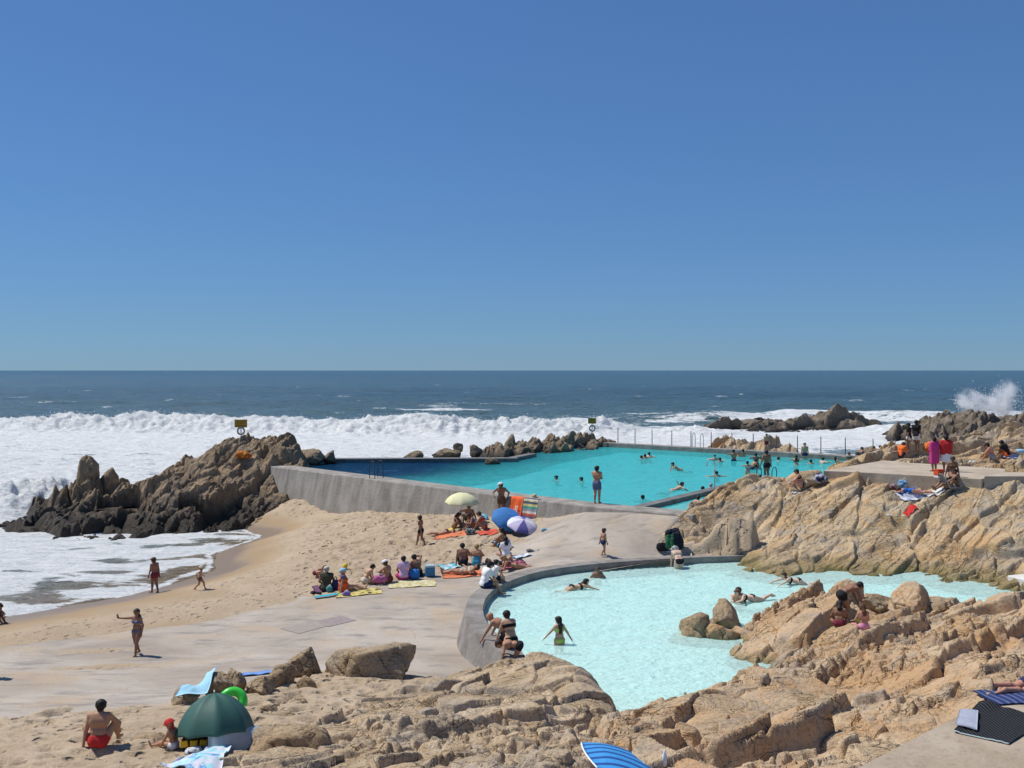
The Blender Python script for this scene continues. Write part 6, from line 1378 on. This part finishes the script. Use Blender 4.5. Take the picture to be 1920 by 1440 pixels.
# wrack line on the sand
rnd = random.Random(5); m = MB()
line = [(560, 1040), (600, 1028), (640, 1012), (680, 996), (700, 985), (740, 966)]
for i in range(len(line) - 1):
    for k in range(9):
        t = (k + rnd.random()) / 14; px = line[i][0] + (line[i + 1][0] - line[i][0]) * t + rnd.gauss(0, 2); py = line[i][1] + (line[i + 1][1] - line[i][1]) * t + rnd.gauss(0, 1.2); q = Vector(hit(px, py)); r = rnd.uniform(.015, .045)
        a = rnd.uniform(0, 6.3); d = Vector((math.cos(a), math.sin(a), .1)) * r * 2.2; m.tube([q - d, q + Vector((0, 0, .03)), q + d], [r * .3, r * .5, r * .2], 5)
o = m.build('seaweed', flat_mat('dry_seaweed', (.17, .125, .075)), None, True); tag(o, kind='stuff')
# spray behind the right headland
t = NT('spray'); p = t.n('TexCoord').outputs['Object']; g = t.n('VectorMath', {0: p}, operation='LENGTH').outputs['Value']
nn = t.noise(t.map(t.pos(), scale=(1, 1, .8)), .55, 5, .65, .5); dn_ = t.math('MULTIPLY', t.rng(g, .25, 1.0, 1, 0, True), t.rng(nn, .42, .68, 0, 1, True))
v = t.n('VolumePrincipled', {'Color': (.99, .99, .99), 'Density': t.math('MULTIPLY', dn_, 1.7), 'Anisotropy': .3}); t.link(v.outputs[0], t.out.inputs['Volume'])
for i, (px, py, Y, rx, rz, lean) in enumerate([(1818, 752, 150, 2.4, 2.3, -.1), (1846, 760, 150, 3.4, 2.0, .2), (1884, 746, 148, 2.6, 3.3, .45), (1872, 772, 147, 4.2, 1.8, 0)]):
    bm = bmesh.new(); bmesh.ops.create_icosphere(bm, subdivisions=3, radius=1); me_ = bpy.data.meshes.new('sea_spray'); bm.to_mesh(me_); bm.free(); me_.materials.append(t.m)
    o = bpy.data.objects.new('sea_spray', me_); COL.objects.link(o); o.location = PY(px, py, Y); o.scale = (rx, 2.5, rz); o.rotation_euler = (0, lean, 0); tag(o, kind='stuff')
rnd = random.Random(11); vv = []; ff = []
for k in range(1700):
    a = rnd.choice([(1818, 756, 22, 22), (1850, 764, 34, 18), (1886, 748, 18, 26), (1878, 772, 45, 14), (1862, 760, 40, 24)])
    q = Vector(PY(a[0] + rnd.gauss(0, a[2] * .6), a[1] + rnd.gauss(0, a[3] * .6), 146 + rnd.uniform(-3, 5))); r = rnd.uniform(.02, .075); b = len(vv)
    vv += [q + Vector(d) * r for d in ((1, 0, 0), (-1, 0, 0), (0, 1, 0), (0, -1, 0), (0, 0, 1.3), (0, 0, -1.3))]
    ff += [(b + i, b + j, b + m_) for i, j, m_ in ((0, 2, 4), (2, 1, 4), (1, 3, 4), (3, 0, 4), (2, 0, 5), (1, 2, 5), (3, 1, 5), (0, 3, 5))]
o = mesh_obj('sea_spray', vv, ff, flat_mat('spray_drops', (.85, .86, .87), .5, 0)); tag(o, kind='stuff')
print('things built', round(time.time() - T0, 1))
# ================================================================= PLACEMENT OF PEOPLE
def S_(**k): return k
def mod(p, **k): q = dict(p); q.update(k); return q
P = person
# --- beach and apron
P('girl with long dark hair stretching one arm out sideways on the concrete', ('g', 257, 1228), dict(pel=(0, 0, .515), lean=(0, 3), twist=-8, head=(0, 30), feet=((-.03, .12, .04), (.03, -.13, .055)), hands=((-.13, .03, .50), (.42, .10, .80)), hdir=(None, (.25, .1, 1)), epole=((-.3, -1, 0), (0, -.3, -1))), 1.46, 168, 'dark', 'black', ['bikini:slate'], female=True, child=.3, long=.16)
P('boy in dark trunks standing at the edge of the surf', ('g', 290, 1112), dict(lean=(0, 4), head=(15, 10), feet=((-.03, .08, .04), (.03, -.10, .05)), hands=((-.14, .10, .46), (.12, -.06, .50))), 1.52, 60, 'dark', 'brown', ['boxers:maroon'], child=.25)
P('toddler in a pale sun hat running along the wet sand', ('g', 375, 1106), dict(pel=(0, 0, .48), lean=(5, 8), head=(0, 0), feet=((-.05, .20, .04), (.05, -.22, .07)), hands=((-.16, .12, .55), (.16, -.1, .55))), 1.02, -80, 'tan', 'blond', ['boxers:brown'], 'sunhat:beige', child=1)
P('person cut by the left picture edge sitting at the water line', ('g', -14, 1172), sit_hug(), 1.6, -90, 'dark', 'brown', ['trunks:black'])
P('person just beyond the left picture edge whose shadow falls on the concrete', ('g', -32, 1270), dict(), 1.6, 40, 'tan', 'brown', ['trunks:navy'])
P('man in red trunks sitting with his back turned at the bottom left', ('g', 184, 1400), dict(pel=(0, 0, .075), lean=(6, 16), twist=5, head=(6, -8), feet=((-.07, .30, .04), (.16, .26, .04)), kpole=((-.7, .3, .6), (.35, .2, 1)), hands=((-.17, -.02, .03), (.17, .25, .13)), epole=((-1, -.3, 0), (1, -.3, 0))), 1.58, 4, 'tan', 'black', ['boxers:red'])
P('toddler in a red cap sitting on the sandy rock with legs stretched out', ('g', 326, 1404), mod(sit_legs(), hands=((-.12, .2, .10), (.16, .02, .03))), .98, 75, 'tan', None, ['boxers:white'], 'legion:red', child=1)
# --- left sunbathers
SG = 'sunbathers sitting where the sand meets the concrete'
P('child squatting and digging in the sand left of the man in olive', ('g', 592, 1083), crouch((40, 70)), 1.15, -75, 'tan', 'black', ['boxers:maroon'], child=.7, group=SG)
P('man in an olive vest and pale cap seen from behind', ('g', 612, 1108), sit_cross((4, 14), (0, 15)), 1.76, 5, 'tan', 'grey', ['vest:olive', 'trunks:black'], 'cap:beige', group=SG)
P('woman in a light blue cap and slate top reclining with legs to the right', ('g', 648, 1108), mod(sit_legs((-18, -8), (5, 0)), twist=0), 1.66, -78, 'mid', 'grey', ['vest:slate', 'bikini:black'], 'cap:lblue', female=True, group=SG)
P('youngster with bare back leaning over bent knees', ('g', 684, 1093), sit_cross((14, 40), (15, 0), ((.05, .22, .04), (.16, .16, .03))), 1.55, -55, 'mid', 'black', ['boxers:beige'], group=SG)
P('woman in a white cap sitting sideways by the pink holdall', ('g', 729, 1091), mod(sit_hug((4, 18), .26, (8, 10)), hands=((-.10, .20, .25), (.10, .22, .12))), 1.66, 62, 'tan', 'brown', ['onepiece:maroon'], 'cap:white', female=True, group=SG)
P('person in a pink shirt seen from behind next to the blue rucksack', ('g', 757, 1085), sit_cross((3, 12), (0, 5)), 1.68, 10, 'tan', 'black', ['tee:lilac', 'trunks:magenta'], female=True, group=SG)
P('dark skinned man with bare back beside the cool box', ('g', 784, 1081), mod(sit_hug((6, 30), .26, (10, 0)), hands=((-.1, .2, .2), (.08, .26, .45))), 1.74, 40, 'dark', 'black', ['trunks:black'], group=SG)
# --- middle sunbathers
MG = 'sunbathers beside the curved pool wall'
P('man with bare back sitting left in the couple beside the curved wall', ('g', 868, 1060), mod(sit_hug((5, 22), .28), hands=((-.17, .0, .03), (.08, .22, .2))), 1.76, 8, 'dark', 'black', ['trunks:black'], group=MG)
P('fair haired woman in a low backed teal swimsuit beside the bare backed man', ('g', 893, 1060), sit_hug((4, 18), .27, (6, 0)), 1.66, -6, 'tan', 'blond', ['lowback:teal'], female=True, group=MG)
P('sunbather lying on the orange towel with feet to the left', ('g', 866, 1078), mod(lie_back(False, (-84, -70)), hands=((.10, -.04, .22), (.20, -.12, .03))), 1.68, 84, 'tan', 'brown', ['bikini:beige'], female=True, group=MG)
P('woman in a white top with long dark hair seen from behind', ('g', 949, 1046), sit_cross((4, 10), (0, 0)), 1.68, 15, 'tan', 'black', ['tee:white', 'boxers:purple'], female=True, long=.08, group=MG)
P('woman in black lying on her back with knees drawn up', ('g', 944, 1062), lie_back(True), 1.66, -85, 'mid', 'brown', ['onepiece:black'], female=True, group=MG)
P('blond woman lying face down with feet towards the pool rim', ('g', 968, 1066), lie_prone(prop=True), 1.66, 98, 'tan', 'blond', ['bikini:maroon'], female=True, long=.03, group=MG)
P('dark haired woman in black sitting by the blue patterned towel', ('g', 946, 1026), sit_hug((2, 14), .30, (5, 0)), 1.66, 70, 'dark', 'black', ['onepiece:black'], female=True, long=.1, group=MG)
P('man in a white shirt and dark cap sitting on the curved wall', ('p',) + PZ(908, 1102, ZRIM), dict(pel=(0, 0, .08), lean=(4, 22), head=(12, 0), feet=((-.07, .30, -.14), (.07, .34, -.12)), kpole=((-.1, .5, 1), (.1, .5, 1)), hands=((-.06, .22, .13), (.07, .24, .14)), epole=((-1, -.4, 0), (1, -.4, 0))), 1.78, -65, 'tan', 'black', ['tee:white', 'trunks:navy'], 'cap:black', group=MG)
P('dark haired youth sitting behind the man in the white shirt', ('p',) + PZ(925, 1092, ZRIM), dict(pel=(0, 0, .08), lean=(2, 14), head=(10, 0), feet=((-.07, .32, -.1), (.07, .34, -.1)), kpole=((0, .5, 1), (0, .5, 1)), hands=((-.06, .22, .13), (.07, .24, .14)), epole=((-1, -.4, 0), (1, -.4, 0))), 1.55, -55, 'mid', 'black', ['vest:white', 'trunks:black'], group=MG)
# --- under the yellow parasol
YG = 'group under the yellow parasol'
P('girl sitting on the yellow towel at the left of the group', ('g', 852, 990), sit_hug((8, 24), .25), 1.5, -100, 'dark', 'black', ['bikini:brown'], female=True, long=.06, group=YG)
P('person in green trunks sitting under the yellow parasol facing the camera', ('g', 880, 980), mod(sit_hug((2, 10), .30, (0, 0), .12), hands=((-.2, -.1, .03), (.2, .1, .25))), 1.72, 170, 'tan', 'black', ['trunks:green'], group=YG)
P('girl lying face down on the orange towel in the sand', ('g', 838, 1002), lie_prone(), 1.62, -84, 'tan', 'black', ['bikini:black'], female=True, group=YG)
P('woman leaning forward in the middle of the group in the sand', ('g', 892, 992), sit_hug((15, 42), .30), 1.66, 110, 'dark', 'brown', ['bikini:blue'], female=True, group=YG)
P('woman at the right of the group next to the blue bundle', ('g', 908, 992), sit_hug((6, 28), .27), 1.66, 75, 'tan', 'brown', ['bikini:red'], female=True, group=YG)
P('man in a white cap standing by the grey wall with a hand on his hip', ('g', 940, 968), dict(lean=(0, 3), head=(5, -70), hands=((-.19, .0, .56), (.18, .14, .62)), epole=((-1, -.5, 0), (1, -.5, 0))), 1.74, 165, 'dark', 'black', ['trunks:brown'], 'cap:white')
P('boy in dark trunks walking across the trodden sand', ('g', 789, 1024), walk(.14, .08), 1.46, 70, 'dark', 'black', ['boxers:black'], child=.3)
P('small child in blue trunks walking on the concrete slope', ('g', 1131, 1042), walk(.10, .08), 1.15, -60, 'tan', 'brown', ['boxers:navy'], child=.7)
P('man in dark shorts standing on the pool wall with folded arms', ('p',) + PZ(1119, 944, ZTOP), dict(lean=(0, 0), head=(0, -15), hands=((.05, .12, .66), (-.05, .13, .68)), epole=((-1, .2, -.4), (1, .2, -.4)), feet=((-.06, 0, .04), (.06, .03, .04))), 1.82, -25, 'tan', 'black', ['trunks:slate'])
# --- small pool
WZ = ZW1
P('bald man bending over the curved wall from inside the pool', ('w', 939, 1198, ZRIM, -.72), dict(pel=(0, -.10, .50), lean=(25, 62), head=(-20, 0), hands=((-.16, .27, .415), (.16, .25, .415)), epole=((-1, 0, 0), (1, 0, 0))), 1.76, 65, 'tan', None, ['trunks:black'])
P('woman in a black bikini leaning on the curved wall with her back turned', ('w', 957, 1216, ZRIM, -.62), dict(pel=(0, -.02, .52), lean=(10, 26), head=(5, 0), hands=((-.20, .20, .375), (.12, .18, .375)), epole=((-1, -.3, 0), (1, -.3, 0))), 1.72, 28, 'mid', 'black', ['bikini:black'], female=True)
P('boy bending down on the end of the curved wall', ('w', 968, 1230, ZRIM, -.42), bend((70, 92), ((-.08, .26, .30), (.08, .26, .30)), (-10, 0)), 1.40, 88, 'tan', 'brown', ['boxers:black'], child=.3)
P('girl with long dark hair wading with her arms spread', ('w', 1049, 1208, WZ, -.62), dict(lean=(0, 6), twist=8, head=(6, 10), hands=((-.36, .12, .50), (.28, -.02, .50)), epole=((-.3, -1, 0), (.3, -1, 0))), 1.42, 20, 'mid', 'black', ['bikini:lime'], female=True, child=.3, long=.16)
P('girl floating on her front with her feet to the left', ('w', 1073, 1106, WZ, -.50), swim(80, ((-.22, .52, .36), (.16, .6, .35)), -68), 1.5, -75, 'mid', 'black', ['bikini:black'], female=True, long=.05, child=.2)
P('boy standing chest deep by the far rim of the pale pool', ('w', 1121, 1083, WZ, -1.08), wade(((-.2, .14, .66), (.2, .14, .66))), 1.5, 175, 'dark', 'brown', child=.2)
P('woman in black briefs bending forward in the shallow water by the rim', ('w', 1272, 1066, WZ, -.55), bend((30, 62), ((-.10, .26, .36), (.14, .24, .30)), (0, 0)), 1.70, 10, 'pale', 'grey', ['briefs:black'], 'sunhat:white', female=True)
P('bather with hair tied up gliding below the ochre rocks', ('w', 1497, 1096, WZ, -.50), swim(76, ((-.22, .52, .36), (.16, .6, .35)), -62), 1.6, 95, 'pale', 'brown', ['bikini:black'], female=True)
P('bather with a black swimming cap behind the dark boulder', ('w', 1386, 1129, WZ, -1.15), wade(), 1.66, 10, 'mid', 'black')
P('woman floating with crossed feet raised out of the pale pool', ('w', 1410, 1128, WZ, -.52), mod(swim(76, ((-.1, .42, .36), (.1, .42, .36)), -60), feet=((-.02, -.47, .44), (.03, -.46, .42))), 1.66, 110, 'pale', 'chest', ['bikini:black'], female=True)
KG = 'family crouching among the pool rocks'
P('adult bending down to the children among the pool rocks', ('g', 1584, 1166), bend((38, 78), ((-.02, .30, .26), (.14, .30, .28)), (-5, 0)), 1.62, -80, 'dark', 'black', ['boxers:black'], group=KG)
P('dark haired child sitting low in the rocks below the adult', ('g', 1574, 1174), sit_cross((5, 20)), 1.3, -20, 'dark', 'black', ['boxers:maroon'], child=.5, group=KG, long=.05)
P('little girl in pink with bare back sitting in the rocks', ('g', 1620, 1180), sit_cross((2, 12)), 1.25, 10, 'red', 'chest', ['boxers:pink'], female=False, child=.6, group=KG, long=.08)
P('sunbather at the right edge of whom only the bare legs show', ('p', PZ(1946, 1292, CZ)[0], PZ(1946, 1292, CZ)[1], CZ + .02), mod(lie_prone(), feet=((-.02, -.485, .05), (.14, -.47, .05))), 1.76, -82, 'red', 'brown', ['trunks:navy'])
# --- upper right
P('woman wrapped in a bright pink towel standing on the terrace', ('p',) + PZ(1752, 884, TZ), dict(hands=((-.10, .06, .5), (.10, .06, .5)), head=(0, 0)), 1.62, 20, 'dark', 'black', ['wrap:magenta'], female=True)
P('person wrapped in a red and white towel standing on the terrace', ('p',) + PZ(1774, 884, TZ), dict(hands=((-.10, .06, .5), (.10, .06, .5)), head=(0, 0)), 1.70, -10, 'dark', 'black', ['cape:red', 'skirt:white'])
P('woman in a bikini sitting on the terrace edge', ('p',) + PZ(1786, 894, TZ), dict(pel=(0, 0, .08), lean=(-4, 4), head=(15, 0), feet=((-.07, .28, -.20), (.07, .28, -.20)), kpole=((0, 1, .6), (0, 1, .6)), hands=((-.18, -.02, .02), (.18, -.02, .02)), epole=((-1, -.4, 0), (1, -.4, 0))), 1.66, 170, 'dark', 'black', ['bikini:brown'], female=True)
P('woman reclining in the low beach chair with her legs to the left', ('p', hit(1780, 921)[0], hit(1780, 921)[1], hit(1780, 921)[2] + .14), mod(sit_legs((-34, -24), (25, 0)), feet=((-.06, .44, -.02), (.06, .42, -.02)), hands=((-.08, .14, .14), (.08, .14, .14))), 1.66, 98, 'dark', 'black', ['bikini:black'], female=True)
P('sunbather in blue lying curled up below the terrace', ('g', 1712, 924), lie_prone(), 1.5, 70, 'red', 'brown', ['onepiece:blue'], female=True)
P('person sitting in the shade of the upright boulder', ('g', 1502, 914), sit_hug((6, 20), .26), 1.62, 70, 'red', 'black', ['bikini:black'], female=True)
P('boy kneeling in the wading strip with a bare reddish back', ('w', 1305, 958, ZW2, -.30), dict(pel=(0, 0, .22), lean=(8, 24), head=(5, 0), feet=((-.06, -.1, .05), (.06, -.1, .05)), kpole=((0, 1, -.2), (0, 1, -.2)), toe=((0, -1, 0), (0, -1, 0)), hands=((-.1, .25, .42), (.15, .3, .45)), epole=((-1, 0, -.3), (1, 0, -.3))), 1.5, -40, 'red', 'black', ['boxers:navy'], child=.2)
RG = 'people on the far right rocks'
P('man in a black cap with a reddish back sitting on the rocks behind the terrace', ('g', 1862, 862), sit_hug(), 1.72, 50, 'red', 'black', ['trunks:grey'], 'cap:black', group=RG)
P('person in black sitting on the rocks beside an orange cloth', ('g', 1888, 856), sit_hug(), 1.70, 40, 'dark', 'black', ['tee:black', 'trunks:orange'], group=RG)
P('person lying on the pale blue towel at the far right', ('g', 1908, 851), lie_back(), 1.7, -90, 'mid', 'black', ['trunks:lblue'], group=RG)
P('person in a black shirt standing on the left of two by the distant water', ('g', 1704, 850), dict(head=(10, 20)), 1.68, 60, 'dark', 'black', ['tee:black', 'boxers:white'], group=RG)
P('person in dark clothes with white shorts, right one of two by the distant water', ('g', 1718, 846), dict(head=(5, -20)), 1.72, -40, 'dark', 'black', ['tee:black', 'trunks:white'], female=True, group=RG)
P('person in an orange shirt sitting on the rocks beside the far pool end', ('g', 1688, 858), sit_hug(), 1.66, -60, 'mid', 'brown', ['tee:orange', 'trunks:navy'], group=RG)
# --- bathers in the turquoise pool
BG = 'bathers in the turquoise pool'
def bath(label, px, py, yaw, depth=1.42, h=1.66, skin='mid', hair='black', pose=None, wear=(), female=False, child=0, **k):
    return P(label, ('w', px, py, ZW2, -depth), pose or wade(((-.22, .14, .80), (.22, .14, .80))), h, yaw, skin, hair, wear, None, female, child, .022, BG, faces=False, **k)
bath('head of the left swimmer of the pair near the middle of the turquoise pool', 1045, 899, 100)
bath('head of the right swimmer of the pair left of the man on the wall', 1092, 902, 80)
bath('left head of the three close together in the upper pool', 1204, 860, 60)
bath('middle head of the three close together in the upper pool', 1210, 859, 20, 1.36)
bath('right head of the three close together, highest out of the water', 1217, 858, -20, 1.26, skin='pale')
bath('swimmer with one arm stretched left in the open middle of the pool', 1275, 882, 100, .62, pose=swim(58, ((-.30, .50, .42), (.3, .3, .40)), -45))
bath('crawl swimmer with a raised bent arm and a wake behind', 1261, 919, -90, .68, pose=swim(62, ((-.2, .2, .65), (.2, .5, .4)), -50))
bath('head close to the diagonal wall near the man on the wall', 1206, 936, 20, 1.45)
bath('head just behind the diagonal wall', 1318, 921, 0, 1.40)
bath('grey haired head beside the shower pole foot', 1334, 915, 30, 1.40, hair='grey', skin='pale')
bath('swimmer with arms wide behind the shower pole', 1344, 893, 0, 1.34, pose=wade(((-.40, .10, .80), (.40, .10, .80))))
bath('bather with open arms under the shower arm', 1340, 863, 175, 1.25, skin='pale', pose=wade(((-.40, .08, .78), (.30, .10, .78))))
bath('dark head right of the bather with open arms', 1351, 866, 40, 1.36)
bath('broad man standing waist deep near the far wall', 1376, 864, 10, .95, 1.78, skin='tan', wear=['trunks:navy'])
bath('child splashing at the left below the far wall', 1385, 856, -30, 1.0, 1.3, child=.5, skin='dark')
bath('bather throwing both arms up by the far wall', 1394, 856, 10, 1.1, pose=wade(((-.18, .05, 1.10), (.18, .05, 1.12))))
bath('girl standing knee deep at the left of the climbing group', 1402, 895, 10, .40, 1.40, skin='mid', child=.3, wear=['bikini:beige'], female=True)
bath('youth bending over beside the girl in the climbing group', 1411, 880, -60, .75, 1.6, skin='tan', pose=bend((20, 50), ((-.1, .3, .5), (.1, .3, .5))), wear=['boxers:navy'])
bath('dark haired bather in the middle of the climbing group', 1418, 878, 10, .62, 1.66, skin='dark', wear=['trunks:black'])
P('tall man holding the dark ladder rails beside the ochre rocks', ('p',) + PZ(1438, 902, 2.5), dict(hands=((-.20, .08, .50), (.20, .08, .50)), lean=(0, 4), head=(10, 0)), 1.80, 15, 'dark', 'black', ['boxers:black'], group=BG, faces=False)
bath('small head at the foot of the dark ladder, left', 1426, 897, 20, 1.1, 1.3, child=.4, skin='dark')
bath('small head at the foot of the dark ladder, right', 1434, 899, -20, 1.15, 1.3, child=.4, skin='dark')
bath('dark head below the bather in front of the far wall', 1427, 863, 0, 1.38)
bath('swimmer on the right half facing away with a small wake', 1458, 863, -80, 1.42)
bath('woman with long dark hair behind the upright boulder', 1493, 872, -20, .95, 1.66, wear=['bikini:black'], female=True, long=.1)
P('man standing on the far pool wall in dark trunks', ('w', 1509, 862, ZW2, -.50), dict(head=(5, 0)), 1.76, 170, 'mid', 'brown', ['boxers:navy'], group=BG, faces=False)
bath('bather floating at the foot of the man by the far wall', 1526, 857, 90, 1.44)
bath('dark head right above the upright boulder', 1521, 869, 10, 1.38)
bath('bather turning to the right in the right half of the pool', 1542, 869, -60, 1.22, pose=wade(((-.15, .2, .8), (.34, .15, .80))), skin='pale')
bath('woman leaning back with dark wet hair near the terrace', 1574, 868, -100, 1.15, female=True, long=.1, pose=wade(ln=(-10, -30)))
bath('fair bather standing waist deep near the terrace end', 1593, 866, 20, .95, 1.66, skin='mid', hair='chest', female=True, wear=['bikini:black'])
bath('small head close to the left end of the terrace', 1607, 870, 0, 1.44)
bath('bather in slate swimwear standing at the far right end of the pool', 1618, 862, 60, .70, 1.66, skin='mid', hair='brown', wear=['bikini:slate'], female=True)
bath('bather in blue shorts at the far right pool end', 1640, 863, 40, .45, 1.5, skin='mid', hair='brown', wear=['trunks:blue'])
bath('bather with fair back at the far right pool end', 1650, 864, -20, .45, 1.6, skin='pale', hair='chest', wear=['bikini:orange'], female=True)
P('person climbing over the far pool wall near the sunlit rock', ('w', 1437, 848, ZTOP, 0.0), bend((20, 45), ((-.12, .28, .30), (.12, .28, .35))), 1.62, 170, 'mid', 'brown', ['trunks:maroon'], group=BG, faces=False)
print('people', len(PEOPLE), round(time.time() - T0, 1))
